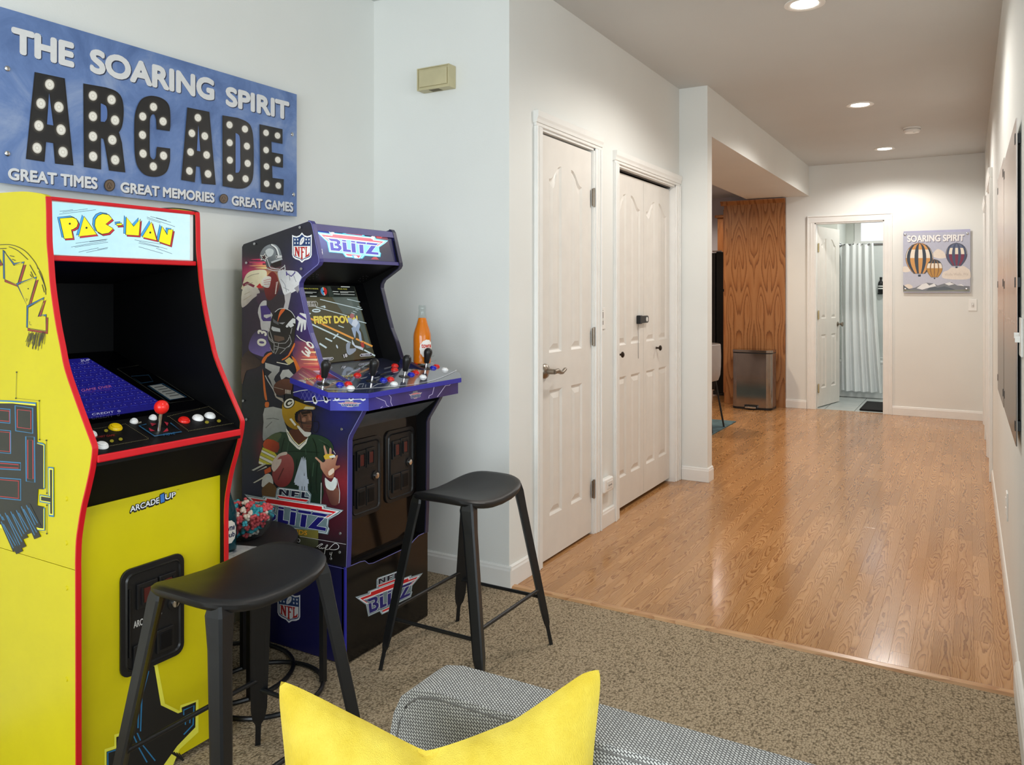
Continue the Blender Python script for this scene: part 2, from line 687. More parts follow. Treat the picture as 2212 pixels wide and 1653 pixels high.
# kitchen shell and bathroom shell
struct(G().box(-5.1, XD - 0.12, YC2 - 0.1, YC2, 0, CE), 'wall_kitchen_near', m_kwall)
struct(G().box(-5.1, -5.0, YC2, 11.7, 0, CE), 'wall_kitchen_side', m_kwall)
struct(G().box(-5.0, -1.775, 11.6, 11.7, 0, CE), 'wall_kitchen_far', m_kwall)
struct(G().box(-1.775, -1.66, 9.32, 11.37, 0, CE), 'wall_bathroom_left', m_bwall)
struct(G().box(-1.66, -1.40, 10.42, 11.37, 0, CE), 'wall_bathroom_stub', m_bwall)
struct(G().box(0.26, 0.36, 9.2, 11.37, 0, CE), 'wall_bathroom_right', m_bwall)
g = G().box(-1.40, -1.26, 11.25, 11.37, 0, CE).box(-1.26, -0.5, 11.25, 11.37, 0, 1.96).box(-1.26, -0.5, 11.25, 11.37, 2.42, CE).box(-0.5, 0.26, 11.25, 11.37, 0, CE)
struct(g, 'wall_bathroom_far', m_bwall)
struct(G().box(0.26, 1.2, 6.2, 6.3, 0, CE).box(0.26, 1.2, 7.2, 7.3, 0, CE).box(1.1, 1.2, 6.3, 9.2, 0, CE).box(0.26, 1.2, 8.0, 8.1, 0, CE), 'wall_side_rooms', m_wall)
struct(G().box(-2.6, -2.5, YJ + 0.12, YC2, 0, CE), 'wall_closet_back', m_wall)
# window_3 in the bathroom
r = root('window_3', (-1.26, 11.25, 1.96)); r['kind'] = 'structure'
for a in ((-1.30, -1.22, 1.92, 2.46), (-0.54, -0.46, 1.92, 2.46)):
    G().box(a[0], a[1], 11.232, 11.262, a[2], a[3]).build('window_frame', m_trim, r, 0.004)
G().box(-1.31, -0.45, 11.21, 11.262, 1.91, 1.965).build('window_sill', m_trim, r, 0.004)
G().box(-1.31, -0.45, 11.232, 11.262, 2.41, 2.47).build('window_frame', m_trim, r, 0.004)
G().box(-0.905, -0.875, 11.25, 11.28, 1.96, 2.42).build('mullion', m_trim, r, 0.003)

# ------------------------------------------------------------------ carpet
t = NT('loop_carpet')
co = t.coord()
warp = t.n('ShaderNodeVectorMath', operation='ADD')
t.l(co, warp.inputs[0])
nz = t.t.nodes.new('ShaderNodeTexNoise'); nz.inputs['Scale'].default_value = 60.0; t.l(co, nz.inputs['Vector'])
sc = t.n('ShaderNodeVectorMath', operation='SCALE'); t.l(nz.outputs[1], sc.inputs[0]); sc.inputs['Scale'].default_value = 0.014
t.l(sc.outputs[0], warp.inputs[1])
vo = t.t.nodes.new('ShaderNodeTexVoronoi'); vo.inputs['Scale'].default_value = 150.0; vo.inputs['Randomness'].default_value = 0.75
vm = t.vmul(warp.outputs[0], (1.0, 0.72, 1.0)); t.l(vm, vo.inputs['Vector'])
d = vo.outputs['Distance']
big = t.noise(co, 1.3, 2.0)
c1 = t.ramp(d, [(0.0, (202, 183, 155)), (0.38, (192, 172, 143)), (0.58, (156, 138, 112)), (0.85, (90, 77, 58))])
c2 = t.mix(t.math('MULTIPLY', t.math('SUBTRACT', big, 0.35), 0.35), c1, rgb((140, 126, 106)))
fib = t.noise(co, 900.0, 2.0)
c3 = t.mix(t.math('MULTIPLY', fib, 0.3), c2, rgb((158, 143, 122)))
t.l(c3, t.b.inputs['Base Color'])
t.b.inputs['Roughness'].default_value = 0.95
t.b.inputs['Specular IOR Level'].default_value = 0.1
hh = t.math('ADD', t.math('MULTIPLY', d, -1.0), t.math('MULTIPLY', fib, 0.25))
t.bump(hh, 0.8, 0.004)
m_carpet = t.m
struct(G().box(-2.6, 3.12, -3.12, YJ + 0.005, -0.04, 0.0), 'floor_carpet', m_carpet)

# ------------------------------------------------------------------ laminate floor, strip by strip
m_oakfloor = oak('oak_laminate', (209, 160, 108), (194, 142, 90), (140, 92, 51), 0.15, 15.0, 7.0, strip=0.0648)
fl = struct(G().box(-5.1, 0.26, 2.999, 9.26, -0.05, -0.008).box(-5.1, -1.775, 9.26, 11.7, -0.05, -0.002), 'floor', m_oakfloor)
struct(G().box(0.26, 1.2, 6.2, 9.26, -0.05, -0.004), 'floor_side_rooms', m_oakfloor)
rnd = random.Random(4)
SW = 0.0648
_pl = {}


def plank_mesh(L):
    L = round(L, 2)
    if L in _pl: return _pl[L]
    v = []
    for (z, i) in ((-0.008, 0.0001), (-0.0004, 0.0001), (0.0, 0.0005)):
        a, b = SW / 2 - i, L / 2 - i
        v += [(-a, -b, z), (a, -b, z), (a, b, z), (-a, b, z)]
    f = [(8, 9, 10, 11)] + [(r * 4 + k, r * 4 + (k + 1) % 4, (r + 1) * 4 + (k + 1) % 4, (r + 1) * 4 + k) for r in (0, 1) for k in range(4)]
    me = bpy.data.meshes.new('plank')
    me.from_pydata(v, [], f)
    me.materials.append(m_oakfloor)
    _pl[L] = (me, v, f)
    return _pl[L]


planks = []
for i in range(-26, 30):
    x = -1.797 + SW * (i + 0.5)
    y0, y1 = (3.0, 9.26) if i >= 0 else (5.39, 9.26)
    y = y0
    first = True
    while y < y1 - 0.02:
        L = rnd.choice((0.34, 0.42, 0.5, 0.58, 0.66))
        if first: L = round(rnd.uniform(0.1, 0.6), 2); first = False
        if y1 - (y + L) < 0.1: L = y1 - y
        L = round(L, 2)
        planks.append((math.hypot(x, y + L / 2), x, y + L / 2, L))
        y += L
planks.sort()
vis = [p for p in planks if not (p[1] < XC - 0.02 and p[2] < 7.0)]
near = vis[:300]
keep = set(near)
for (dd, x, y, L) in near:
    o = bpy.data.objects.new('plank', plank_mesh(L)[0])
    col.objects.link(o)
    o.location = (x, y, 0)
    o.parent = fl
g = G()
for p in planks:
    if p in keep: continue
    me, v, f = plank_mesh(p[3])
    g.add([(a + p[1] + 1.797 - SW / 2, b + p[2], c) for a, b, c in v], f)
me = bpy.data.meshes.new('far_planks'); me.from_pydata(g.v, [], g.f); me.materials.append(m_oakfloor)
o = bpy.data.objects.new('plank_field', me); col.objects.link(o); o.parent = fl; o['kind'] = 'stuff'; o.location.x = -1.797 + SW / 2
g = G().prism([(YJ - 0.004, -0.004), (YJ + 0.004, 0.009), (YJ + 0.024, 0.011), (YJ + 0.046, 0.003), (YJ + 0.05, -0.004)], 'x', XD - 0.03, XR)
struct(g, 'trim_1', oak('oak_threshold', (220, 176, 130), (210, 162, 116), (186, 134, 90), 0.28, 30.0, 5.0, 'X'))

# bathroom tile
t = NT('bath_tile')
co = t.coord(); nz = t.noise(co, 5.0, 5.0, 0.6)
oi = t.n('ShaderNodeObjectInfo').outputs['Random']
t.l(t.mix(t.math('MULTIPLY', oi, 0.25), t.ramp(nz, [(0.3, (168, 176, 175)), (0.7, (190, 196, 194))]), rgb((160, 168, 168))), t.b.inputs['Base Color'])
t.b.inputs['Roughness'].default_value = 0.3
m_tile = t.m
ft = struct(G().box(-1.66, 0.26, 9.26, 11.37, -0.05, -0.003), 'floor_tile', M('grout', (128, 132, 130), 0.9))
tb = G().box(-0.149, 0.149, -0.149, 0.149, -0.004, 0.001)
first = None
for ix in range(6):
    for iy in range(4):
        x = -1.53 + 0.305 * ix; y = 9.415 + 0.305 * iy
        if first is None:
            first = tb.build('tile', m_tile, ft, 0.002, local=True); o = first
        else:
            o = first.copy(); col.objects.link(o)
        o.location = (x, y, 0)

# ------------------------------------------------------------------ baseboards
def baseboard(name, a, b, n, h=0.095, th=0.013):
    """board along a->b in plan, n = direction out of the wall"""
    pr = [(0, 0.001), (th, 0.001), (th, h - 0.02), (th * 0.75, h - 0.012), (th * 0.72, h - 0.006), (th * 0.35, h), (0, h)]
    A, B, N = Vector((a[0], a[1], 0)), Vector((b[0], b[1], 0)), Vector((n[0], n[1], 0))
    v = [tuple(A + N * p[0] + Vector((0, 0, p[1]))) for p in pr] + [tuple(B + N * p[0] + Vector((0, 0, p[1]))) for p in pr]
    k = len(pr)
    f = [(i, (i + 1) % k, (i + 1) % k + k, i + k) for i in range(k)] + [tuple(range(k - 1, -1, -1)), tuple(range(k, 2 * k))]
    return struct(G().add(v, f), name, m_trim)


baseboard('baseboard_left', (XL, -3.0), (XL, YJ), (1, 0))
baseboard('baseboard_jog', (XL, YJ), (XD + 0.013, YJ), (0, -1))
baseboard('baseboard_doors', (XD, YJ), (XD, 3.176), (1, 0))
baseboard('baseboard_between', (XD, 3.915), (XD, 4.11), (1, 0))
baseboard('baseboard_column', (XD + 0.02, YC), (XC + 0.013, YC), (0, -1))
baseboard('baseboard_column_side', (XC, YC), (XC, YC2), (1, 0))
baseboard('baseboard_end_left', (-1.775, YE), (-1.552, YE), (0, -1))
baseboard('baseboard_end', (-0.70, YE), (XR, YE), (0, -1))
baseboard('baseboard_right', (XR, 3.0), (XR, 6.24), (-1, 0), 0.085, 0.009)
baseboard('baseboard_right_living', (XR, 2.3), (XR, 3.0), (-1, 0), 0.1, 0.017)
baseboard('baseboard_right_mid', (XR, 7.23), (XR, 8.02), (-1, 0), 0.085, 0.010)

# ------------------------------------------------------------------ doors
def panel_outline(*a): return a


def panel_shape(d, x0, x1, z0, z1, arch=None, dz=0.075):
    x0, x1, z0, z1 = x0 + d, x1 - d, z0 + d, z1 - d
    if not arch: return [(x0, z0), (x1, z0), (x1, z1), (x0, z1)]
    top = []
    N = 8
    for i in range(N + 1):
        t = i / N
        s = t - math.sin(2 * math.pi * t) / (2 * math.pi) * 0.9
        top.append((x1 + (x0 - x1) * t, z1 - dz * (s if arch == 'up_right' else 1 - s)))
    return [(x0, z0), (x1, z0)] + top


def leaf(name, W, H, panels, parent, th=0.035, z0=0.012, mat=None, beside=False):
    """door slab in local x (width), z (height), front at y=0; panel pieces are parts"""
    mat = mat or m_door
    outer = [(0, z0), (W, z0), (W, H), (0, H)]
    loops = [outer] + [panel_shape(0, *q) for q in panels]
    flat = [p for l in loops for p in l]
    tri = tessellate_polygon([[Vector((p[0], p[1], 0)) for p in l] for l in loops])
    v = [(p[0], 0, p[1]) for p in flat]
    f = [tuple(q) for q in tri]
    k = len(v)
    v += [(p[0], th, p[1]) for p in outer]
    f += [(k, k + 1, k + 2, k + 3)] + [(i, (i + 1) % 4, k + (i + 1) % 4, k + i) for i in range(4)]
    me = bpy.data.meshes.new(name); me.from_pydata(v, [], f); me.materials.append(mat)
    o = bpy.data.objects.new(name, me); col.objects.link(o); o.parent = parent
    for prm in panels:
        pl = panel_shape(0, *prm)
        rings = [(panel_shape(d_, *prm), e_) for d_, e_ in ((0, 0.0), (0.011, 0.0085), (0.017, 0.0088), (0.042, 0.001))]
        v = []; f = []
        n = len(pl)
        for q, dep in rings: v += [(p[0], dep, p[1]) for p in q]
        for r_ in range(3): f += [(r_ * n + i, r_ * n + (i + 1) % n, (r_ + 1) * n + (i + 1) % n, (r_ + 1) * n + i) for i in range(n)]
        tri = tessellate_polygon([[Vector((p[0], p[1], 0)) for p in rings[3][0]]])
        f += [tuple(i + 3 * n for i in q) for q in tri]
        me = bpy.data.meshes.new('panel'); me.from_pydata(v, [], f); me.materials.append(mat)
        po = bpy.data.objects.new('panel', me); col.objects.link(po); po.parent = parent if beside else o
    return o


def casing(parent, W, H, cw=0.068, head=True, depth=0.12, jamb=True, over=0.004):
    """casing round an opening of local width W, height H; wall face at y=0, room towards -y"""
    def stile(x0, x1, inner):
        a = G().box(x0, x1, -0.013, 0, 0.0, H).build('casing', m_trim, parent, 0.003, local=True)
        e = (x0, x0 + 0.016) if inner == 1 else (x1 - 0.016, x1)
        G().box(e[0], e[1], -0.021, -0.012, 0.0, H + (0 if head else cw - 0.0162)).build('bead', m_trim, a, 0.003, local=True)
        c = (x0 + x1) / 2
        G().box(c - 0.006, c + 0.006, -0.0165, -0.012, 0.0, H).build('bead', m_trim, a, 0.002, local=True)
    stile(-cw, 0, 1)
    stile(W, W + cw, 2)
    h = G().box(-cw, W + cw, -0.014, 0, H, H + cw).build('head_casing', m_trim, parent, 0.003, local=True)
    if head:
        G().prism([(0, H + 0.012), (-0.019, H + 0.016), (-0.021, H + 0.03), (-0.026, H + 0.042), (-0.027, H + cw), (0, H + cw)], 'x', -cw - over, W + cw + over).build('crown', m_trim, h, local=True)
    else:
        G().box(-cw, W + cw, -0.021, -0.012, H + cw - 0.016, H + cw).build('bead', m_trim, h, 0.003, local=True)
    if jamb:
        G().box(-0.002, 0.012, -0.004, depth, 0, H).build('jamb', m_trim, parent, local=True)
        G().box(W - 0.012, W + 0.002, -0.004, depth, 0, H).build('jamb', m_trim, parent, local=True)
        G().box(0, W, -0.004, depth, H - 0.012, H + 0.002).build('jamb_head', m_trim, parent, local=True)


def hinge(parent, x, z, mat, y=-0.004):
    h = G().cyl((x, y, z - 0.05), 0.0065, 0.1, n=12).build('hinge', mat, parent, smooth=True, local=True)
    G().box(x - 0.018, x, y + 0.001, y + 0.004, z - 0.045, z + 0.045).build('hinge_leaf', mat, parent, local=True)
    G().box(x, x + 0.016, y + 0.001, y + 0.004, z - 0.045, z + 0.045).build('hinge_leaf', mat, parent, local=True)


# door_1: narrow closet door
D1 = root('door_1', (XD, 3.246, 0)); D1.rotation_euler.z = R(90); D1['kind'] = 'structure'
D1['label'] = 'narrow white panelled door with lever handle beside the wall corner'
casing(D1, 0.606, 2.052)
W1 = 0.575
lf = leaf('door_leaf', W1, 2.03, [panel_outline(0.088, 0.222, 0.995, 1.905, 'up_right'), panel_outline(0.330, 0.460, 0.995, 1.905, 'up_left'),
      panel_outline(0.092, 0.228, 0.212, 0.815), panel_outline(0.330, 0.462, 0.212, 0.815)], D1)
lf.location = (0.016, 0.010, 0)
for z in (1.79, 1.05, 0.24): hinge(D1, 0.597, z, m_nickel, -0.003)
lv = G().lathe([(0.012, 0.01), (0.034, 0.008), (0.036, 0.002), (0.030, -0.008), (0.014, -0.014), (0.012, -0.05), (0.0, -0.05)], (0.052, 0.002, 0.912), 24, 'y').build('door_lever', m_nickel, D1, smooth=True, local=True)
G().tube([(0.045, -0.048, 0.912), (0.075, -0.052, 0.915), (0.105, -0.050, 0.905), (0.135, -0.046, 0.902), (0.165, -0.045, 0.914), (0.175, -0.045, 0.916)], [0.012, 0.012, 0.010, 0.009, 0.009, 0.006], 12).build('lever_arm', m_nickel, lv, smooth=True, local=True)
G().box(0.0165, 0.019, 0.012, 0.034, 0.88, 0.945).build('latch_plate', m_nickel, D1, local=True)

# door_2: bifold closet doors
D2 = root('door_2', (XD, 4.178, 0)); D2.rotation_euler.z = R(90); D2['kind'] = 'structure'
D2['label'] = 'white bifold closet doors with two dark knobs next to the column'
casing(D2, 1.012, 2.015, over=0.006)
LW = 0.487
for k in range(2):
    lf = leaf('bifold_leaf', LW, 1.985, [panel_outline(0.045, 0.20, 0.975, 1.872, 'up_right'), panel_outline(0.275, 0.43, 0.975, 1.872, 'up_left'),
              panel_outline(0.045, 0.20, 0.2, 0.79), panel_outline(0.275, 0.43, 0.2, 0.79)], D2, z0=0.025)
    lf.location = (0.017 + k * (LW + 0.004), 0.035, 0)
    kx = 0.09 if k == 0 else 0.735
    kn = G().lathe([(0.009, 0.0), (0.006, -0.006), (0.006, -0.02), (0.017, -0.026), (0.018, -0.032), (0.010, -0.038), (0.0, -0.039)], (kx, 0.036, 0.925), 16, 'y').build('knob', m_bronze, D2, smooth=True, local=True)
G().box(0.012, 1.0, 0.03, 0.06, 1.994, 2.0).build('track', m_bronze, D2, local=True)

# door_3: bathroom door, standing open
D3 = root('door_3', (-1.469, YE, 0)); D3['kind'] = 'structure'
D3['label'] = 'white bathroom door standing open inwards'
casing(D3, 0.696, 2.057, 0.078, head=False)
R3 = root('swinging_door', (0.016, 0.118, 0)); R3.parent = D3; R3.rotation_euler.z = R(78)
lf = leaf('door_leaf', 0.66, 2.03, [panel_outline(0.10, 0.245, 0.995, 1.905, 'up_right'), panel_outline(0.40, 0.545, 0.995, 1.905, 'up_left'),
      panel_outline(0.10, 0.245, 0.212, 0.815), panel_outline(0.40, 0.545, 0.212, 0.815)], R3, beside=True)
G().lathe([(0.028, 0.0), (0.028, -0.006), (0.011, -0.012), (0.011, -0.035), (0.026, -0.05), (0.026, -0.062), (0.0, -0.066)], (0.60, 0.0, 0.92), 20, 'y').build('door_knob', m_nickel, R3, smooth=True, local=True)
for z in (1.79, 1.04, 0.22): hinge(R3, 0.0, z, m_brass, -0.008)

# door_4, door_5 on the right wall
for nm, y0, wd in (('door_4', 6.32, 0.83), ('door_5', 8.1, 0.8)):
    r = root(nm, (XR, y0 + wd, 0)); r.rotation_euler.z = R(-90); r['kind'] = 'structure'
    r['label'] = 'white cased doorway in the wall of prints, ' + ('nearer one' if nm == 'door_4' else 'farther one by the end wall')
    casing(r, wd, 2.06, 0.075)
    leaf('door_leaf', wd - 0.03, 2.04, [panel_outline(0.1, 0.33, 0.99, 1.9, 'up_right'), panel_outline(0.46, 0.69, 0.99, 1.9, 'up_left'), panel_outline(0.1, 0.33, 0.21, 0.8), panel_outline(0.46, 0.69, 0.21, 0.8)], r).location = (0.015, 0.06, 0)

# ------------------------------------------------------------------ ceiling lights
m_lens = M('lamp_lens', (255, 250, 240), 0.4, var=0, emit=14.0)


def downlight(x, y, power, label, z=CE, warm=(1.0, 0.955, 0.90), fixture=True):
    r = None
    if fixture: r = root('recessed_downlight', (x, y, z), label, 'light', 'recessed ceiling downlights')
    if r: G().lathe([(0.095, 0.0), (0.095, -0.004), (0.078, -0.007), (0.066, -0.003), (0.060, 0.0)], (x, y, z), 36, cap=False).build('trim_ring', m_white, r, smooth=True)
    if r: G().lathe([(0.062, -0.0015), (0.062, -0.003), (0.0, -0.0045)], (x, y, z), 36, cap=False).build('lens', m_lens, r)
    d = bpy.data.lights.new('downlight_or_fill', 'SPOT')
    d.energy = power; d.color = warm; d.spot_size = R(160); d.spot_blend = 0.45; d.shadow_soft_size = 0.085
    o = bpy.data.objects.new('downlight_or_fill', d); col.objects.link(o)
    o.location = (0, 0, -0.02) if r else (x, y, z - 0.02)
    if r: o.parent = r
    return r


downlight(-0.69, 4.03, 84, 'round recessed downlight at the top edge, nearest of the hallway three')
downlight(-0.70, 6.39, 84, 'round recessed downlight in the middle of the hallway ceiling')
downlight(-0.706, 8.45, 70, 'round recessed downlight closest to the end wall, beyond the smoke detector')
downlight(-0.7, 1.2, 30, None, fixture=False)
downlight(-2.9, 7.4, 130, None, fixture=False, warm=(1.0, 0.80, 0.58))
downlight(-0.6, 10.0, 66, None, fixture=False, warm=(1.0, 1.0, 0.95))  # unseen fill spot added to light the bathroom instead of its window
downlight(-3.0, 10.3, 70, None, fixture=False, warm=(1.0, 0.85, 0.7))

# ================================================================== ARCADE CABINETS
def proj(v):
    v = Vector(v) - EYEV
    f = v.dot(FW)
    return (CX_PX + F_PX * v.dot(RT) / f, HOR_PX - F_PX * v.z / f)


def plane3(a, b, c):
    a, b, c = Vector(a), Vector(b), Vector(c)
    return (a, (b - a).cross(c - a).normalized())


def bil(quad):
    """unit square (x right, y down) -> crop pixels; quad = TL, TR, BR, BL"""
    def fn(x, y):
        a = [quad[0][i] * (1 - x) + quad[1][i] * x for i in (0, 1)]
        b = [quad[3][i] * (1 - x) + quad[2][i] * x for i in (0, 1)]
        return (a[0] * (1 - y) + b[0] * y, a[1] * (1 - y) + b[1] * y)
    return fn


def offset_path(pts, d):
    out = []
    n = len(pts)
    for i in range(n):
        a = Vector(pts[max(0, i - 1)]); b = Vector(pts[min(n - 1, i + 1)])
        e = (b - a).normalized()
        out.append((pts[i][0] - e.y * d, pts[i][1] + e.x * d))
    return out


def rrect(y0, y1, z0, z1, r, n=5):
    out = []
    for cy, cz, a0 in ((y1 - r, z1 - r, 0), (y0 + r, z1 - r, 90), (y0 + r, z0 + r, 180), (y1 - r, z0 + r, 270)):
        for k in range(n + 1):
            a = R(a0 + 90 * k / n)
            out.append((cy + r * math.cos(a), cz + r * math.sin(a)))
    return out


m_gloss_black = M('gloss_black_board', (14, 13, 13), 0.16, var=0.05)
m_satin_black = M('satin_black_board', (9, 9, 10), 0.5, spec=0.25)
m_yellow = M('cabinet_yellow', (208, 194, 8), 0.38, var=0.012)
m_red_edge = M('red_edge_moulding', (206, 22, 34), 0.35, var=0.02)
m_purple = M('purple_edge_moulding', (62, 58, 128), 0.4, var=0.04)
m_blue_edge = M('blue_edge_moulding', (48, 48, 160), 0.35, var=0.04)
m_navy = M('navy_board', (26, 26, 74), 0.3)
m_purple_lit = M('marquee_frame_purple', (66, 60, 126), 0.45)
m_coin = M('coin_door_black', (22, 22, 23), 0.38, bump=0.05, bscale=400)
m_red_win = M('red_price_window', (84, 30, 26), 0.35)
m_screw = M('screw_head', (200, 200, 202), 0.25, metal=1.0)
m_glass_dark = M('tinted_glass', (5, 5, 7), 0.08, var=0)
BTN = {'red': M('button_red', (226, 38, 30), 0.2, var=0.01), 'white': M('button_white', (240, 240, 240), 0.2, var=0.01),
       'blue': M('button_blue', (24, 36, 190), 0.2, var=0.01), 'yellow': M('button_yellow', (236, 200, 20), 0.2, var=0.01)}
m_print = art_mat('printed_vinyl', 0.34, var=0.06, gain=1.4)
m_print_flat = art_mat('printed_vinyl_flat', 0.36, var=0.03)
m_lit = art_mat('backlit_print', 0.3, emit=1.1, var=0.03)
m_screen = art_mat('lit_screen', 0.12, emit=0.75, var=0.03)
m_screen_dim = art_mat('lit_screen_dim', 0.12, emit=0.72, var=0.03)


def tilt(n):
    return Vector((0, 0, 1)).rotation_difference(Vector(n).normalized()).to_matrix()


def button(p, n, c, parent, r=0.0135):
    m = tilt(n)
    b = G().lathe([(r * 1.18, 0), (r * 1.18, 0.002), (r, 0.006), (r * 0.8, 0.006)], p, 18, m, cap=False).build('button', BTN[c], parent, smooth=True)
    G().lathe([(r * 0.78, 0.002), (r * 0.78, 0.0085), (r * 0.6, 0.0095), (0, 0.0085)], p, 18, m, cap=False).build('plunger', BTN[c], b, smooth=True)


def coin_door(parent, X, y0, y1, z0, z1, pairs, lock, letters=None, label=None):
    """door on a front panel facing +X at X"""
    d = G().prism(rrect(y0, y1, z0, z1, 0.026), 'x', X, X + 0.007).build('coin_door', m_coin, parent, 0.0025, label=label)
    e = 0.012
    ring_o, ring_i = rrect(y0 + e, y1 - e, z0 + e, z1 - e, 0.02), rrect(y0 + e + 0.006, y1 - e - 0.006, z0 + e + 0.006, z1 - e - 0.006, 0.016)
    n = len(ring_o)
    v = [(X + 0.007, p[0], p[1]) for p in ring_o] + [(X + 0.0115, p[0] * 0.5 + q[0] * 0.5, p[1] * 0.5 + q[1] * 0.5) for p, q in zip(ring_o, ring_i)] + [(X + 0.007, p[0], p[1]) for p in ring_i]
    f = [(r_ * n + i, r_ * n + (i + 1) % n, (r_ + 1) * n + (i + 1) % n, (r_ + 1) * n + i) for r_ in (0, 1) for i in range(n)]
    G().add(v, f).build('rim', m_coin, d, smooth=True)
    G().box(X + 0.006, X + 0.013, y0 + 0.020, y0 + 0.024, z0 + 0.05, z1 - 0.05).build('hinge_rod', m_coin, d, 0.001)
    for (cy, cz, wd, ht, kind) in pairs:
        h = G().box(X + 0.006, X + 0.014, cy - wd / 2, cy + wd / 2, cz - ht / 2, cz + ht / 2).build('coin_slot' if kind == 'slot' else 'coin_return', m_coin, d, 0.002)
        if kind == 'slot':
            G().box(X + 0.013, X + 0.0165, cy - wd * 0.22, cy + wd * 0.22, cz - ht * 0.28, cz + ht * 0.28).build('price_window', m_red_win, d, 0.0008)
            for sy in (-1, 1):
                G().box(X + 0.013, X + 0.019, cy + sy * wd * 0.26, cy + sy * wd * 0.33, cz - ht * 0.34, cz + ht * 0.34).build('slot_rail', m_coin, d, 0.0008)
        else:
            G().prism([(cy - wd * 0.36, cz - ht * 0.36), (cy + wd * 0.36, cz - ht * 0.36), (cy + wd * 0.36, cz + ht * 0.36), (cy - wd * 0.36, cz + ht * 0.36)], 'x', X + 0.012, X + 0.0165).build('flap', m_satin_black, d, 0.003)
    cy, cz = lock
    lk = G().lathe([(0.018, 0.006), (0.018, 0.011), (0.012, 0.0115)], (X, cy, cz), 24, 'x').build('lock_surround', m_coin, d, smooth=True)
    G().lathe([(0.0105, 0.010), (0.0105, 0.018), (0.006, 0.019), (0.0, 0.018)], (X, cy, cz), 20, 'x', cap=False).build('lock', m_chrome, d, smooth=True)
    return d


# ------------------------------------------------------------------ yellow cabinet
PY0, PY1 = 1.103, 1.549
PC = root('arcade_cabinet', (-2.1, 1.326, 0), 'yellow arcade cabinet with red edges and lit white marquee', 'arcade machine', 'arcade cabinets against the sign wall')
front = [(-2.177, 1.538), (-2.071, 1.535), (-2.005, 1.527), (-1.973, 1.520), (-1.968, 1.511), (-1.966, 1.477), (-1.964, 1.408), (-1.958, 1.366), (-1.951, 1.31), (-1.939, 1.255), (-1.924, 1.2), (-1.907, 1.151), (-1.887, 1.095), (-1.843, 1.022), (-1.802, 0.959), (-1.78, 0.925), (-1.777, 0.91), (-1.785, 0.872), (-1.802, 0.822), (-1.82, 0.775), (-1.832, 0.732), (-1.841, 0.691), (-1.844, 0.646), (-1.844, 0.62)]
front = catmull(front, 3, False)
lower = [(-1.844, 0.618), (-1.842, 0.012)]
for (a, b) in ((PY0, PY0 + 0.012), (PY1 - 0.012, PY1)):
    G().prism([(-2.40, 0.62), (-2.40, 1.538)] + front, 'y', a, b).build('side_panel', m_yellow, PC)
    G().prism([(-2.40, 0.012), (-2.40, 0.618)] + lower, 'y', a + 0.0008, b).build('riser_side', m_yellow, PC)
    tp = front[10:] + [(-1.842, 0.012)]
    G().prism(tp + offset_path(tp, 0.004)[::-1], 'y', a - 0.0006, b + 0.0006).build('edge_moulding', m_red_edge, PC)
    top = [(-2.40, 1.538)] + front[:11]
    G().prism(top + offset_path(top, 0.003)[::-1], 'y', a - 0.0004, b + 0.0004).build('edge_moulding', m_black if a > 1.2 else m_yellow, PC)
ya, yb = PY0 + 0.012, PY1 - 0.012
G().box(-2.40, -2.385, ya, yb, 0.02, 1.52).build('back_panel', m_satin_black, PC)
G().prism([(-2.385, 1.50), (-1.985, 1.50), (-1.985, 1.515), (-2.385, 1.53)], 'y', ya, yb).build('top_panel', m_satin_black, PC)
G().box(-1.99, -1.9765, ya, yb, 1.376, 1.512).build('marquee_box', m_white, PC)
G().box(-1.992, -1.968, ya, yb, 1.511, 1.521).build('marquee_bar', m_red_edge, PC, 0.003)
G().box(-1.992, -1.962, ya, yb, 1.361, 1.3745).build('marquee_bar', m_red_edge, PC, 0.003)
G().prism([(-1.985, 1.361), (-2.36, 1.31), (-2.36, 1.325), (-1.985, 1.375)], 'y', ya, yb).build('hood', m_satin_black, PC)
G().box(-2.372, -2.36, ya, yb, 1.05, 1.32).build('hood_back', m_satin_black, PC)
G().prism([(-1.906, 0.950), (-2.362, 1.098), (-2.362, 1.085), (-1.906, 0.937)], 'y', ya, yb).build('monitor_bezel', m_glass_dark, PC)
for (a, b) in ((ya, ya + 0.001), (yb - 0.001, yb)):
    G().prism([(-2.38, 0.02), (-2.38, 1.52)] + [(p[0] - 0.001, p[1]) for p in front if p[1] < 1.515] + [(-1.8445, 0.02)], 'y', a, b).build('inner_lining', m_satin_black, PC)
G().prism([(-1.776, 0.8985), (-1.908, 0.9515), (-1.908, 0.92), (-1.776, 0.872)], 'y', ya, yb).build('control_panel', m_satin_black, PC)
G().box(-1.787, -1.7725, ya, yb, 0.880, 0.8985).build('panel_lip', m_red_edge, PC, 0.003)
G().prism([(-1.782, 0.884), (-1.862, 0.758), (-1.872, 0.758), (-1.792, 0.884)], 'y', ya, yb).build('lower_bezel', m_satin_black, PC)
G().box(-1.872, -1.860, ya, yb, 0.02, 0.7575).build('front_panel', m_yellow, PC)
for py in (1085, 1180): # screw caps on the side
    p = on(PY(PY0), 143, py - 7)
    G().lathe([(0.006, 0.0), (0.005, -0.002), (0, -0.003)], (p.x, PY0, p.z), 14, 'y', cap=False).build('screw_cap', m_yellow, PC, smooth=True)
for py in (1271, 1468):
    p = on(PY(PY0), 143, py)
    G().lathe([(0.006, 0.0008), (0.005, -0.0015), (0, -0.002)], (p.x, PY0, p.z), 14, 'y', cap=False).build('screw_cap', m_yellow, PC, smooth=True)

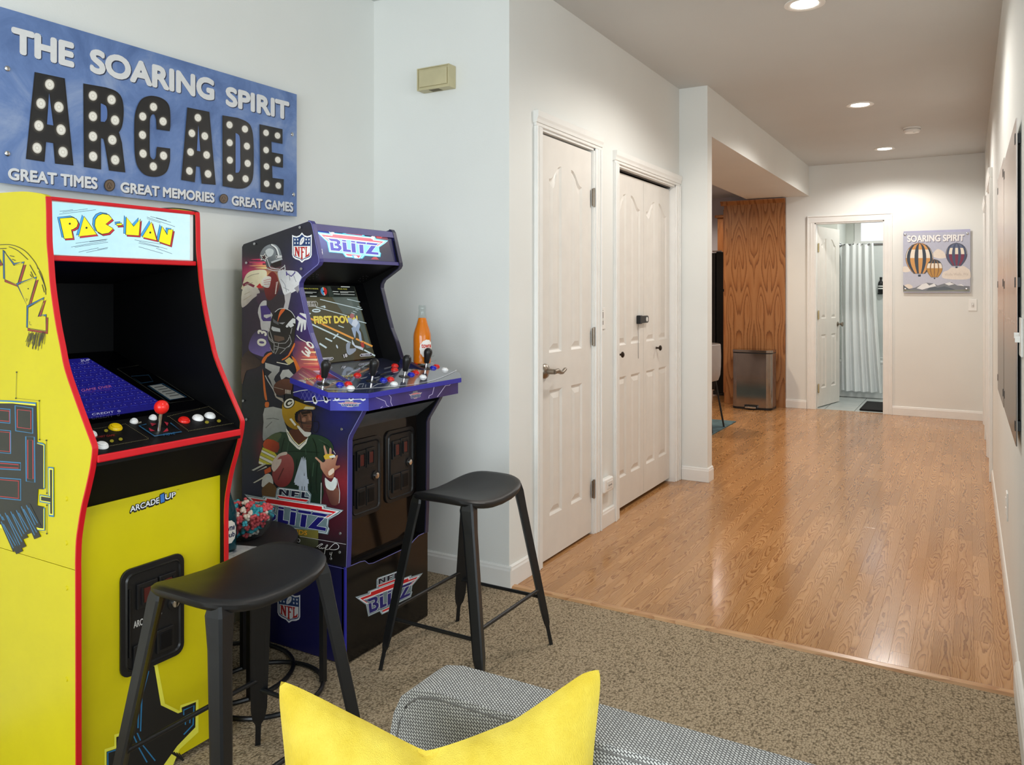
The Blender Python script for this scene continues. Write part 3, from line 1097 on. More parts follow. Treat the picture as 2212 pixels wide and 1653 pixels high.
# marquee print
A = Art(PX(-1.9762), (0, 400, 0.2441))
A.poly((176, 226, 240), [(440, 145), (1680, 262), (1680, 660), (452, 612)], grad=((206, 240, 248), (440, 145), (1680, 660)))
for a, b in (((528, 232), (645, 218)), ((552, 240), (775, 210)), ((523, 258), (848, 218)), ((1330, 277), (1512, 330)), ((1380, 288), (1475, 315)), ((1298, 283), (1548, 368)), ((1300, 296), (1420, 335)),
             ((668, 515), (950, 478)), ((628, 548), (940, 492)), ((660, 550), (955, 505)), ((790, 503), (940, 482)), ((695, 593), (870, 555)), ((762, 596), (950, 560)), ((1190, 485), (1420, 522)), ((1230, 500), (1480, 566)), ((1225, 512), (1405, 550)), ((1225, 545), (1440, 606)), ((1380, 558), (1522, 608)), ((860, 570), (955, 552))):
    A.line((24, 30, 60), [a, b], 3.2)
BLU, RED, YEL, BLK = (60, 160, 226), (196, 30, 52), (240, 232, 20), (20, 22, 30)
L = {'P': [(525, 295), (640, 285), (675, 300), (690, 335), (680, 370), (650, 390), (630, 395), (645, 470), (565, 475)],
     'A': [(742, 275), (855, 437), (692, 455)],
     'C': [(905, 253), (960, 262), (992, 300), (935, 345), (1000, 385), (960, 425), (900, 435), (855, 410), (835, 360), (840, 305), (865, 270)],
     '-': [(1028, 340), (1075, 335), (1078, 357), (1030, 360)],
     'M': [(1115, 280), (1180, 365), (1240, 300), (1228, 448), (1110, 440)],
     'A2': [(1338, 325), (1385, 490), (1255, 460)],
     'N': [(1430, 360), (1478, 440), (1485, 390), (1530, 395), (1505, 535), (1400, 500)]}
for k, pts in L.items():
    dx = -18 if k != '-' else -14
    A.poly(BLU, [(x + dx, y - 12) for x, y in pts]); A.line(BLK, [(x + dx, y - 12) for x, y in pts], 5, True)
for k, pts in L.items():
    A.poly(RED, [(x + 12, y + 14) for x, y in pts]); A.line(BLK, [(x + 12, y + 14) for x, y in pts], 5, True)
for k, pts in L.items():
    A.poly(YEL, pts); A.line(BLK, pts, 6, True)
for x, y in ((615, 342), (763, 378), (1327, 420)): A.ell(BLK, x, y, 9)
A.build('marquee', m_lit, PC, 'backlit pale blue marquee with yellow lettering')

# side print (letters, maze strips and speed lines)
A = Art(PY(PY0), (0, 400, 0.2441))
def side_letter(pts, cc=(0.0, 0.0)):
    A.line((28, 26, 24), [(x + 9, y + 17) for x, y in pts], 27, True); A.line((150, 40, 34), [(x + 9, y + 17) for x, y in pts], 18, True)
    A.line((28, 26, 24), [(x - 5, y - 12) for x, y in pts], 25, True); A.line((34, 96, 150), [(x - 5, y - 12) for x, y in pts], 16, True)
    A.poly((208, 194, 8), pts)
    A.line((30, 28, 24), pts, 6, True)
side_letter([(40, 590), (125, 712), (212, 690), (155, 880), (45, 835)])
side_letter([(322, 825), (248, 1080), (160, 885)])
side_letter([(392, 1010), (338, 1165), (408, 1160), (408, 1290), (248, 1265), (252, 1085)])
side_letter([(-60, 560), (8, 690), (-60, 720)])
A.ell((30, 28, 24), 252, 917, 6); A.line((30, 28, 24), [(232, 1000), (240, 1030), (248, 1005)], 4); A.line((30, 28, 24), [(265, 1205), (266, 1235), (282, 1238)], 4)
for arc in ([(0, 528), (110, 530), (220, 580), (310, 680), (340, 745)], [(80, 545), (160, 580), (250, 660)], [(330, 720), (370, 790), (410, 930)], [(265, 705), (320, 800)], [(362, 800), (400, 900), (408, 970)], [(275, 765), (300, 820)], [(345, 760), (385, 850)], [(0, 562), (60, 560)], [(268, 790), (285, 815)], [(375, 880), (395, 950)], [(90, 625), (130, 632)], [(110, 655), (140, 668)]):
    A.line((34, 32, 22), arc, 6, smooth=4)
rn = random.Random(2)
for i in range(34):
    x = 255 + i * 4.6; y = 1295 + rn.random() * 30
    A.line((44, 40, 26), [(x, y), (x - 12 - rn.random() * 14, y + 60 + rn.random() * 90)], 3.4)
A.crop(0, 800, 0.2722)
DK, PB, PR = (27, 28, 29), (42, 120, 170), (196, 44, 60)
A.line((60, 56, 30), [(136, 15), (130, 222), (316, 242), (318, 550), (372, 556), (376, 975)], 2.6); A.line((60, 56, 30), [(376, 1070), (376, 1296), (300, 1275)], 2.6)
for p in ((136, 15), (130, 222), (316, 242), (318, 550), (372, 556), (376, 975), (376, 1070), (376, 1296)): A.ell(DK, p[0], p[1], 6)
A.poly(PB, [(-40, 235), (98, 240), (292, 256), (292, 268), (300, 570), (340, 575), (362, 590), (362, 940), (300, 935), (290, 1080), (362, 1090), (362, 1272), (308, 1270), (170, 1240), (-40, 1260)])
A.poly((240, 232, 60), [(-40, 247), (98, 252), (286, 268), (294, 576), (356, 592), (356, 932), (292, 925), (282, 1086), (356, 1098), (356, 1266), (-40, 1252)])
A.poly(DK, [(-40, 262), (104, 262), (292, 282), (300, 582), (350, 596), (350, 945), (308, 942), (300, 1072), (350, 1082), (350, 1255), (318, 1252), (270, 1238), (-40, 1220)])
for q in ([(125, 280), (265, 300), (265, 500), (130, 480)], [(210, 525), (278, 530), (282, 890), (214, 880)]):
    A.line(PB, q, 9, True)
for q in ([(143, 312), (250, 322), (250, 465), (143, 452)], [(226, 552), (266, 556), (268, 862), (226, 858)]):
    A.line(PR, q, 6, True)
for q in ([(-30, 300), (85, 310), (85, 420), (-30, 410)], [(-30, 470), (90, 480), (90, 660), (-30, 650)], [(-30, 720), (170, 735), (170, 790), (-30, 780)], [(-30, 850), (170, 865), (170, 1030), (-30, 1010)]):
    A.line(PB, q, 9, True); A.line(PR, [(x * 0.86 + (6 if x > 0 else 0), y + (14 if i < 2 else -14)) for i, (x, y) in enumerate(q)], 6, True)
A.poly(PB, [(386, 765), (432, 770), (434, 1165), (392, 1158)]); A.poly((240, 232, 60), [(392, 775), (428, 780), (428, 1150), (396, 1146)]); A.poly(DK, [(402, 788), (420, 790), (420, 1140), (404, 1136)])
A.poly(PB, [(320, 985), (405, 998), (405, 1060), (320, 1045)]); A.poly((240, 232, 60), [(326, 992), (405, 1006), (405, 1052), (326, 1038)]); A.poly(DK, [(332, 1000), (410, 1012), (410, 1045), (332, 1032)])
for i, (x, y, L_) in enumerate([(-10, 1130, 330), (30, 1120, 300), (75, 1110, 235), (120, 1100, 205), (160, 1070, 270), (200, 1060, 190), (0, 1190, 250)]):
    q = [(x, y), (x + 46, y), (x + 46 + L_ * 0.46, y + L_ * 0.92), (x + L_ * 0.44, y + L_)]
    A.poly(DK, q); A.line(PB, [(x + 16, y + 10), (x + 8 + L_ * 0.42, y + L_ * 0.88)], 6); A.line(PB, [(x + 34, y + 30), (x + 30 + L_ * 0.40, y + L_ * 0.80)], 6)
A.build('side_print', m_print_flat, PC, 'printed lettering, maze strips and speed lines')

# screen and bezel cards
mon = plane3((-1.906, 1.1, 0.9502), (-1.906, 1.5, 0.9502), (-2.362, 1.1, 1.0982))
def mon_uv(y, t):  # t 0 near .. 1 far
    return Vector((-1.93 - 0.39 * t, y, 0.958 + 0.1266 * t))
A = Art(mon, (0, 0, 1), base=0.0008)
def mp(y, t): return proj(mon_uv(y, t))
A.poly((26, 24, 118), [mp(1.135, 0.02), mp(1.425, 0.02), mp(1.425, 0.99), mp(1.135, 0.99)])
rn = random.Random(11)
MZ = (44, 48, 158)
for i in range(9):
    for j in range(11):
        y = 1.15 + i * 0.03; tt = 0.10 + j * 0.075
        if rn.random() < 0.5: A.line(MZ, [mp(y, tt), mp(y + 0.022, tt), mp(y + 0.022, tt + 0.05)], 1.2)
        else: A.line(MZ, [mp(y, tt + 0.05), mp(y, tt), mp(y + 0.024, tt)], 1.2)
        for q in range(2):
            c0 = mp(y + 0.01 + q * 0.012, tt + 0.03); A.poly((170, 160, 190), [(c0[0] - 0.6, c0[1] - 0.5), (c0[0] + 0.6, c0[1] - 0.5), (c0[0] + 0.6, c0[1] + 0.5), (c0[0] - 0.6, c0[1] + 0.5)])
A.crop(0, 800, 0.2722)
A.text((190, 190, 220), 'CREDIT  0', [(725, 358), (950, 330), (955, 345), (728, 374)], 0.0)
A.text((170, 90, 140), 'GAME OVER', [(640, 165), (880, 130), (885, 148), (645, 185)], 0.0)
A.crop(0, 400, 0.2441); A.text((200, 200, 230), '2UP', [(708, 1560), (790, 1552), (795, 1570), (712, 1578)], 0.0)
A.build('screen', m_screen_dim, PC, 'dark blue maze game screen')
A = Art(mon, (0, 800, 0.2722), base=0.0008)
A.line((70, 70, 60), [(930, -10), (1345, 262), (1540, 236), (1110, -40)], 3, True)
A.line((26, 60, 84), [(1172, 125), (1290, 108), (1480, 215), (1345, 238)], 7, True)
A.poly((150, 152, 148), [(1185, 125), (1280, 112), (1468, 216), (1350, 234)])
for k in range(5):
    A.line((70, 70, 70), [(1225 + k * 30, 140 + k * 17), (1300 + k * 30, 128 + k * 17)], 6)
A.line((26, 60, 84), [(1040, 50), (1180, 40), (1215, 90), (1120, 105)], 6, True)
A.build('bezel_print', m_print_flat, PC)

# control panel print and controls
cpl = plane3((-1.776, 1.1, 0.8985), (-1.776, 1.5, 0.8985), (-1.908, 1.1, 0.9515))
A = Art(cpl, (0, 800, 0.2722))
DOT = (150, 140, 100)
def dots(a, b):
    n = int(math.hypot(b[0] - a[0], b[1] - a[1]) / 12)
    for i in range(n):
        x = a[0] + (b[0] - a[0]) * i / n; y = a[1] + (b[1] - a[1]) * i / n
        A.poly(DOT, [(x - 2, y - 2), (x + 2, y - 2), (x + 2, y + 2), (x - 2, y + 2)])
for a, b in (((700, 475), (995, 428)), ((995, 428), (1185, 548)), ((790, 618), (1185, 548)), ((1330, 370), (1655, 292)), ((1655, 292), (1880, 440)), ((1495, 488), (1860, 425)), ((1340, 375), (1495, 488))): dots(a, b)
A.line((36, 84, 118), [(1160, 435), (1100, 447), (1225, 530), (1440, 495), (1350, 425)], 9)
for q in ([(1190, 425), (1240, 432), (1205, 452)], [(1300, 415), (1335, 425), (1325, 450)], [(1178, 465), (1230, 490), (1190, 492)], [(1290, 500), (1335, 490), (1325, 465)]): A.poly((170, 40, 60), q)
A.text((140, 40, 38), 'START GAME', [(755, 532), (910, 515), (912, 530), (757, 548)], 0.01)
A.text((40, 96, 140), 'MOVE', [(1295, 510), (1385, 498), (1388, 516), (1298, 530)], 0.01)
A.text((200, 196, 180), 'ON/OFF', [(1060, 422), (1120, 415), (1122, 428), (1062, 434)], 0.0)
for q in ((1640, 420), (1735, 410), (840, 488), (885, 570), (955, 556)): A.ell((150, 140, 40), q[0], q[1], 16, 12)
A.build('control_print', m_print_flat, PC)
cn = Vector((0.373, 0, 0.928))
for (x, y, c, r_) in ((915, 458, 'yellow', 0.0145), (806, 603, 'white', 0.0135), (722, 515, 'white', 0.012), (1460, 402, 'red', 0.0135), (1570, 384, 'white', 0.0135), (1665, 366, 'white', 0.0135), (1062, 412, 'white', 0.009), (1212, 383, 'white', 0.009)):
    button(on(cpl, x * 0.2722, 800 + y * 0.2722), cn, c, PC, r_)
jb = on(cpl, 1258 * 0.2722, 800 + 485 * 0.2722)
j = G().lathe([(0.024, 0.0), (0.024, 0.002), (0.0, 0.003)], jb, 24, tilt(cn), cap=False).build('joystick', m_black, PC, smooth=True)
top = jb + Vector((0.012, 0, 0.064))
G().tube([jb, top], 0.0048, 12).build('shaft', m_chrome, j, smooth=True)
G().ball(tuple(top), 0.0185, 24).build('ball_top', BTN['red'], j, smooth=True)

# front panel print
A = Art(PX(-1.86), (0, 800, 0.2722))
q = [(1022, 1078), (1398, 962), (1398, 1018), (1022, 1138)]
for dx_, dy_ in ((-5, 8), (0, 6), (4, -4), (-4, -4), (-3, 14)):
    A.text((16, 18, 28), 'ARCADE', [(1030 + dx_, 1082 + dy_), (1262 + dx_, 1006 + dy_), (1262 + dx_, 1052 + dy_), (1030 + dx_, 1128 + dy_)], 0.07)
    A.text((16, 18, 28), 'UP', [(1308 + dx_, 984 + dy_), (1392 + dx_, 964 + dy_), (1392 + dx_, 1004 + dy_), (1308 + dx_, 1030 + dy_)], 0.07)
A.text((236, 240, 246), 'ARCADE', [(1030, 1082), (1262, 1006), (1262, 1052), (1030, 1128)], 0.035)
A.text((16, 18, 28), '1', [(1262, 986), (1302, 966), (1308, 1048), (1268, 1062)], 0.06); A.text((58, 120, 200), '1', [(1268, 990), (1298, 974), (1303, 1042), (1273, 1055)], 0.02)
A.text((236, 240, 246), 'UP', [(1308, 984), (1392, 964), (1392, 1004), (1308, 1030)], 0.035)
A.text((30, 30, 30), 'TM', [(1398, 948), (1416, 944), (1416, 950), (1398, 954)], 0.0)
A.build('logo_lettering', m_print_flat, PC, 'small white logo lettering')
A = Art(PX(-1.86))
A.crop(0, 1150, 0.3526)
A.poly((240, 236, 80), [(640, 1330), (700, 1310), (700, 1240), (790, 1215), (790, 1100), (870, 800), (960, 790), (1010, 1050), (1100, 1095), (1105, 1060), (1215, 1025), (1215, 1225), (1100, 1330), (1060, 1426), (640, 1440)])
A.poly(DK, [(652, 1345), (712, 1325), (712, 1255), (800, 1228), (800, 1110), (878, 830), (945, 820), (985, 1060), (1090, 1110), (1115, 1100), (1112, 1075), (1200, 1040), (1196, 1195), (1085, 1310), (1000, 1430), (652, 1440)])
for l in ([(660, 1440), (660, 1350), (720, 1330)], [(780, 1330), (780, 1275), (810, 1260)], [(1125, 1120), (1125, 1090), (1188, 1062), (1182, 1180), (1125, 1240)], [(1135, 1180), (1135, 1130), (1165, 1110), (1162, 1170)], [(890, 850), (850, 1000), (845, 1200)], [(910, 850), (868, 1010), (860, 1220)], [(840, 1230), (870, 1300), (950, 1400)], [(815, 1240), (850, 1320), (900, 1410)]):
    A.line(PB, l, 8)
for k in range(7):
    A.line(DK, [(1000 + k * 16, 1330 + k * 4), (1080 + k * 10, 1370 + k * 8)], 7)
A.build('front_print', m_print_flat, PC, 'black maze strips')
cd = coin_door(PC, -1.86, 1.226, 1.412, 0.30, 0.575, [(1.297, 0.498, 0.058, 0.066, 'slot'), (1.357, 0.505, 0.05, 0.056, 'slot'), (1.283, 0.345, 0.05, 0.062, 'ret'), (1.350, 0.36, 0.05, 0.062, 'ret')], (1.378, 0.447), label='black coin door with lock and red price window')
A = Art(PX(-1.853), (0, 1150, 0.3526))
A.text((200, 200, 196), 'ARCADE', [(818, 548), (930, 505), (930, 545), (818, 590)], 0.03)
A.text((200, 200, 196), '1UP', [(940, 500), (992, 486), (992, 515), (940, 540)], 0.03)
A.build('coin_door_lettering', m_print_flat, cd)

# ------------------------------------------------------------------ football cabinet
BY0, BY1 = 2.056, 2.525
BC = root('arcade_cabinet', (-2.11, 2.29, 0), 'dark blue football arcade cabinet with four joysticks beside the corner', 'arcade machine', 'arcade cabinets against the sign wall')
bfront = [(-2.358, 1.465), (-2.028, 1.536), (-2.018, 1.534), (-2.011, 1.525), (-2.001, 1.491), (-1.977, 1.402), (-1.976, 1.392), (-1.982, 1.382), (-2.059, 1.336), (-2.071, 1.319), (-2.073, 1.302), (-2.062, 1.268), (-2.046, 1.214), (-2.021, 1.139), (-1.994, 1.084), (-1.968, 1.018), (-1.80, 0.955), (-1.775, 0.885), (-1.784, 0.870), (-1.836, 0.793), (-1.842, 0.776), (-1.845, 0.437), (-1.850, 0.337)]
for (a, b) in ((BY0, BY0 + 0.018), (BY1 - 0.018, BY1)):
    G().prism([(-2.367, 0.337), (-2.367, 1.455)] + bfront, 'y', a, b).build('side_panel', m_navy, BC)
    tp = bfront[1:]
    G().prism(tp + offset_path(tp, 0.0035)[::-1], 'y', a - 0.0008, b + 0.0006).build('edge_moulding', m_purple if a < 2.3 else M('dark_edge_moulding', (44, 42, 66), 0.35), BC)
    if a < 2.3:
        A = Art(PY(BY0 - 0.0009), (0, 0, 1), base=0.0)
        A.line((150, 150, 214), [proj((p[0] - 0.0006, BY0, p[1])) for p in tp], 1.1)
        A.build('edge_highlight_line', m_print_flat, BC)
ya, yb = BY0 + 0.018, BY1 - 0.018
G().box(-2.367, -2.352, ya, yb, 0.337, 1.455).build('back_panel', m_satin_black, BC)
G().prism([(-2.352, 1.445), (-2.028, 1.515), (-2.028, 1.53), (-2.352, 1.46)], 'y', ya, yb).build('top_panel', m_purple_lit, BC)
mq0, mq1 = (-2.010, 1.503), (-1.986, 1.405)
G().prism([mq0, mq1, (mq1[0] - 0.02, mq1[1]), (mq0[0] - 0.02, mq0[1])], 'y', ya, yb).build('marquee_box', m_navy, BC)
G().prism([(-2.03, 1.531), (-2.010, 1.527), (-2.003, 1.504), (-2.03, 1.504)], 'y', ya, yb).build('marquee_bar', m_purple_lit, BC)
G().prism([(-2.0, 1.405), (-1.979, 1.405), (-1.976, 1.392), (-2.0, 1.392)], 'y', ya, yb).build('marquee_bar', m_purple_lit, BC)
G().prism([(-1.985, 1.394), (-2.17, 1.318), (-2.17, 1.33), (-1.985, 1.405)], 'y', ya, yb).build('speaker_panel', m_satin_black, BC)
scr0, scr1 = Vector((-2.055, 0, 1.006)), Vector((-2.166, 0, 1.326))
G().prism([(scr0.x, scr0.z), (scr1.x, scr1.z), (scr1.x - 0.02, scr1.z), (scr0.x - 0.02, scr0.z)], 'y', ya, yb).build('screen_bezel', m_glass_dark, BC)
for (a, b) in ((ya, ya + 0.001), (yb - 0.001, yb)):
    G().prism([(-2.3, 0.99), (-2.3, 1.44), (-2.03, 1.50)] + [(p[0] - 0.001, p[1]) for p in bfront[4:] if 1.01 < p[1] < 1.50] + [(-1.985, 0.99)], 'y', a, b).build('inner_lining', m_satin_black, BC)
spk = plane3((-1.985, 2.1, 1.394), (-1.985, 2.4, 1.394), (-2.17, 2.1, 1.318))
A = Art(spk, (660, 470, 0.10284))
for ox, oy in ((160, 1240), (1210, 1280)):
    for dx, dy in ((0, 0), (-2, -42), (72, -52), (105, -38), (75, 5), (2, 44), (-70, 0), (-105, 42), (-70, 60)): A.ell((120, 120, 120), ox + dx * (0.9 if ox > 500 else 1), oy + dy, 8, 6, n=8)
A.build('speaker_holes', m_print_flat, BC)['kind'] = 'stuff'
for (a, b) in ((ya, ya + 0.001), (yb - 0.001, yb)):
    G().prism([(-2.3, 0.33), (-2.3, 0.93), (-1.80, 0.93)] + [(p[0] - 0.001, p[1]) for p in bfront[17:]], 'y', a, b).build('inner_lining', m_satin_black, BC)
G().prism([(-1.80, 0.862), (-1.885, 0.800), (-1.897, 0.800), (-1.812, 0.862)], 'y', ya, yb).build('knee_panel', M('reflected_grey_board', (98, 102, 106), 0.15), BC)  # reflection of carpet and wall painted in as the board's lighter grey
G().box(-1.905, -1.89, ya, yb, 0.30, 0.801).build('front_panel', M('brown_black_gloss', (24, 18, 14), 0.10), BC)

# screws on the side
m_rivet = M('rivet', (196, 198, 204), 0.3, metal=0.8)
for (x, y) in ((649.5, 491.5), (551.5, 527), (534, 568), (652.5, 581), (527, 866), (534, 906), (740, 927), (736.7, 1152), (735.6, 1192.5), (716.6, 1206.4), (712.6, 1281)):
    p = on(PY(BY0), x, y)
    G().lathe([(0.0052, 0.0), (0.0045, -0.0022), (0, -0.003)], (p.x, BY0 - 0.004, p.z), 12, 'y', cap=False).build('screw', m_rivet, BC, smooth=True)


# ---- shared emblems
def shield(A, quad):
    f = bil(quad)
    P = lambda l: [f(x / 100, y / 100) for x, y in l]
    out = [(50, -6), (62, 4), (78, 8), (92, 6), (103, 2), (103, 30), (103, 76), (98, 86), (84, 93), (64, 97), (50, 106), (36, 97), (16, 93), (2, 86), (-3, 76), (-3, 2), (8, 6), (22, 8), (38, 4)]
    A.poly((240, 240, 244), P(out))
    inn = [(50, 0), (62, 9), (78, 13), (92, 11), (98, 9), (98, 76), (93, 83), (80, 88), (62, 92), (50, 99), (38, 92), (20, 88), (7, 83), (2, 76), (2, 9), (8, 11), (22, 13), (38, 9)]
    A.poly((30, 58, 108), P(inn))
    A.poly((236, 236, 238), P([(5, 44), (95, 44), (95, 75), (91, 80), (78, 85), (62, 89), (50, 95), (38, 89), (22, 85), (9, 80), (5, 75)]))
    for x in (12, 27, 73, 88):
        for y in (20, 33):
            A.poly((236, 238, 244), P([(x + (5.5 if k % 2 == 0 else 2.3) * math.sin(math.pi * k / 5), y - (5.5 if k % 2 == 0 else 2.3) * math.cos(math.pi * k / 5)) for k in range(10)]))
    A.poly((222, 222, 226), P([(38, 38), (40, 26), (48, 15), (58, 11), (63, 14), (62, 25), (54, 35), (44, 40)]), smooth=3)
    A.line((60, 60, 70), P([(46, 30), (56, 18)]), 2 * abs(quad[1][0] - quad[0][0]) / 100)
    RD = (176, 32, 34)
    A.poly(RD, P([(10, 47), (22, 47), (31, 66), (31, 50), (28, 50), (28, 47), (40, 47), (40, 50), (37, 50), (37, 86), (31, 84), (19, 60), (19, 78), (22, 79), (22, 82), (10, 79), (10, 76), (13, 76), (13, 50), (10, 50)]))
    A.poly(RD, P([(41, 47), (66, 47), (66, 58), (63, 58), (61, 52), (53, 52), (53, 64), (60, 64), (60, 69), (53, 69), (53, 88), (57, 89), (50, 94), (43, 90), (43, 87), (46, 87), (46, 51), (41, 51)]))
    A.poly(RD, P([(68, 47), (79, 47), (79, 51), (76, 51), (76, 78), (85, 74), (88, 68), (91, 68), (90, 79), (78, 84), (67, 86), (67, 83), (70, 82), (70, 51), (68, 51)]))


LETTERS = {'B': [[(13, 13.5), (27, 13.5), (31, 16), (31, 20), (28.5, 22.5), (32, 25), (32, 29.5), (28, 33.5), (15, 33.5), (15, 20), (20, 20), (20, 29), (26, 29), (27.5, 27.5), (25, 25), (22, 25), (22, 21), (25, 21), (26, 19.5), (25.5, 17.5), (17, 17.5)]],
           'L': [[(34, 13.5), (40, 13.5), (40, 16), (34, 16)], [(34, 17.5), (40, 17.5), (40, 29.5), (46, 29.5), (46, 33.5), (34, 33.5)]],
           'I': [[(47.5, 13.5), (53.5, 13.5), (53.5, 16), (47.5, 16)], [(47.5, 17.5), (53.5, 17.5), (53.5, 33.5), (47.5, 33.5)]],
           'T': [[(55.5, 13.5), (69.5, 13.5), (69.5, 17), (55.5, 17)], [(59.5, 18.5), (65.5, 18.5), (65.5, 33.5), (59.5, 33.5)]],
           'Z': [[(71.5, 13.5), (88, 13.5), (85, 17), (70, 17)], [(77.5, 18.5), (84.5, 18.5), (77.5, 29.5), (88, 29.5), (88, 33.5), (68, 33.5)]]}


def blitz(A, quad, nfl=True, pal=None, lw=1.0):
    f = bil(quad)
    P = lambda l: [f(x / 100, y / 36) for x, y in l]
    p = dict(edge=(120, 140, 150), white=(238, 240, 246), red=(206, 24, 32), blue=(30, 28, 112), dark=(14, 20, 44), body=(110, 132, 140))
    p.update(pal or {})
    sil = [(-2, 5), (17, 6), (18, 3.6), (31, 3.6), (32, -8), (34, -10), (63, -10), (66, -6), (66, 3.6), (83, 3.6), (84, 6), (102, 7), (98, 12), (88.5, 19), (89, 27), (91, 29), (90, 36), (66, 36.5), (62, 42), (38, 42), (34, 36), (13, 36), (12, 19)] if nfl else [(-2, 5), (17, 6), (18, 3.6), (83, 3.6), (84, 6), (102, 7), (98, 12), (88.5, 19), (89, 27), (91, 29), (90, 36), (66, 36.5), (62, 42), (38, 42), (34, 36), (13, 36), (12, 19)]
    A.poly(p['edge'], P([(x + (1.2 if x > 50 else -1.2), y + (1 if y > 18 else -1)) for x, y in sil]))
    A.poly(p['white'], P(sil))
    A.poly(p['body'], P([(x * 0.985 + 0.75, y * 0.97 + 0.5) for x, y in sil]))
    A.poly(p['white'], P([(1, 6.8), (18.6, 7.4), (19.6, 4.4), (81.5, 4.4), (82, 7.4), (99, 8), (88, 18.5), (83, 18.5), (91, 12.6), (9, 12.6), (16, 19.5), (12.5, 19.5)]))
    A.poly(p['red'], P([(3.5, 8), (20.5, 8.4), (21, 5.6), (80, 5.6), (80.6, 8.6), (96, 9), (87.4, 17.4), (85.5, 17.4), (92.6, 11.2), (7.6, 11.2), (14, 17.6), (12.6, 17.6)]))
    for k, sh in LETTERS.items():
        for s_ in sh: A.line(p['white'], P(s_), 1.1 * lw * (quad[1][0] - quad[0][0]) / 100, True)
    for k, sh in LETTERS.items():
        for s_ in sh: A.poly(p['blue'], P(s_))
    A.line(p['white'], P([(36, 37), (62, 37), (59.5, 40.5), (39, 40.5)]), 0.8 * lw * (quad[1][0] - quad[0][0]) / 100, True)
    A.poly(p['red'], P([(37, 37.3), (61, 37.3), (59, 40), (40, 40)]))
    if nfl:
        A.line(p['white'], P([(31, -0.2), (66, -0.2), (63, 3), (34, 3)]), 0.8 * lw * (quad[1][0] - quad[0][0]) / 100, True)
        A.poly(p['red'], P([(32, 0), (65, 0), (62.5, 2.6), (35, 2.6)]))
        NFL = [[(33.5, -8.8), (37, -8.8), (41, -4.4), (41, -8.8), (44, -8.8), (44, -1.4), (41, -1.4), (36.5, -6), (36.5, -1.4), (33.5, -1.4)],
               [(46.5, -8.8), (55, -8.8), (55, -6.8), (50, -6.8), (50, -5.6), (54, -5.6), (54, -3.8), (50, -3.8), (50, -1.4), (46.5, -1.4)],
               [(57, -8.8), (60.5, -8.8), (60.5, -3.6), (65, -3.6), (65, -1.4), (57, -1.4)]]
        for l_ in NFL: A.line(p['white'], P(l_), 1.0 * lw * (quad[1][0] - quad[0][0]) / 100, True)
        for l_ in NFL: A.poly(p['dark'], P(l_))


# ---- side print
A = Art(PY(BY0), (0, 0, 1))
outline = [proj((p[0], BY0, p[1])) for p in [(-2.3655, 0.339), (-2.3655, 1.4545)] + [(q[0] - 0.0012, q[1] - 0.001) for q in bfront]]
fn = blobs((34, 36, 42), [(700, 610, 70, 120, (66, 60, 132), 0.95), (690, 720, 60, 70, (70, 44, 120), 0.8), (560, 690, 60, 80, (62, 42, 66), 0.7), (545, 590, 46, 24, (186, 34, 96), 1.0), (580, 600, 30, 18, (236, 190, 110), 0.9),
     (715, 775, 45, 26, (238, 150, 110), 0.95), (700, 800, 45, 25, (190, 60, 90), 0.7), (550, 770, 40, 60, (58, 42, 64), 0.6), (730, 900, 50, 40, (34, 36, 112), 1.0), (720, 960, 40, 50, (30, 34, 84), 0.9), (740, 1050, 50, 60, (126, 34, 44), 1.0), (720, 1120, 50, 60, (72, 24, 36), 0.9), (563, 965, 10, 40, (150, 30, 44), 0.8), (550, 1060, 50, 50, (40, 42, 66), 0.8), (560, 900, 30, 80, (44, 48, 52), 0.7), (690, 1200, 90, 26, (18, 16, 18), 1.0), (650, 500, 80, 22, (36, 34, 42), 0.9)])
A.field(outline, fn, 26, 40)
# player in silver helmet
A.crop(510, 470, 0.15125)
for y, x0, x1, c in ((600, 200, 400, (206, 50, 100)), (640, 170, 420, (226, 70, 110)), (690, 180, 430, (240, 170, 120)), (720, 260, 440, (246, 214, 150)), (665, 220, 380, (240, 110, 110))):
    A.poly(c, [(x0, y - 3), (x1, y - 14), (x1, y + 16), (x0 + 30, y + 2)])
A.poly((206, 196, 168), [(385, 745), (230, 760), (150, 810), (110, 900), (95, 960), (90, 1030), (330, 1010), (420, 900), (440, 780)], smooth=3, grad=((240, 232, 206), (100, 900), (420, 760)))
A.poly((212, 206, 196), [(85, 1060), (160, 960), (290, 1000), (340, 1080), (240, 1160), (150, 1250), (80, 1275)], smooth=3, grad=((170, 160, 160), (100, 1050), (240, 1200)))
A.poly((120, 34, 62), [(95, 950), (160, 915), (270, 970), (250, 1000), (170, 960), (105, 985)])
A.poly((188, 190, 200), [(600, 770), (720, 755), (850, 765), (900, 800), (940, 860), (905, 930), (900, 1010), (830, 1060), (760, 1090), (690, 1110), (640, 960), (610, 870)], smooth=3, grad=((222, 222, 228), (620, 800), (860, 1000)))
A.poly((176, 172, 178), [(690, 1110), (790, 1060), (780, 1130), (740, 1320), (660, 1310)])
A.poly((150, 146, 156), [(830, 1010), (900, 960), (905, 1030), (880, 1080)])
A.line((70, 60, 130), [(725, 800), (790, 840), (840, 790), (840, 770)], 16); A.line((70, 60, 130), [(720, 770), (725, 830)], 16)
A.poly((64, 44, 66), [(300, 1090), (420, 1060), (480, 1130), (440, 1190), (330, 1260), (290, 1180)])
A.poly((52, 44, 52), [(440, 1160), (690, 1100), (670, 1330), (560, 1440), (480, 1300)], smooth=2)
A.poly((122, 36, 36), [(520, 770), (585, 830), (610, 960), (590, 1080), (500, 1180), (440, 1160), (405, 1040), (410, 920), (450, 830)], smooth=3, grad=((84, 26, 30), (450, 900), (580, 1120)))
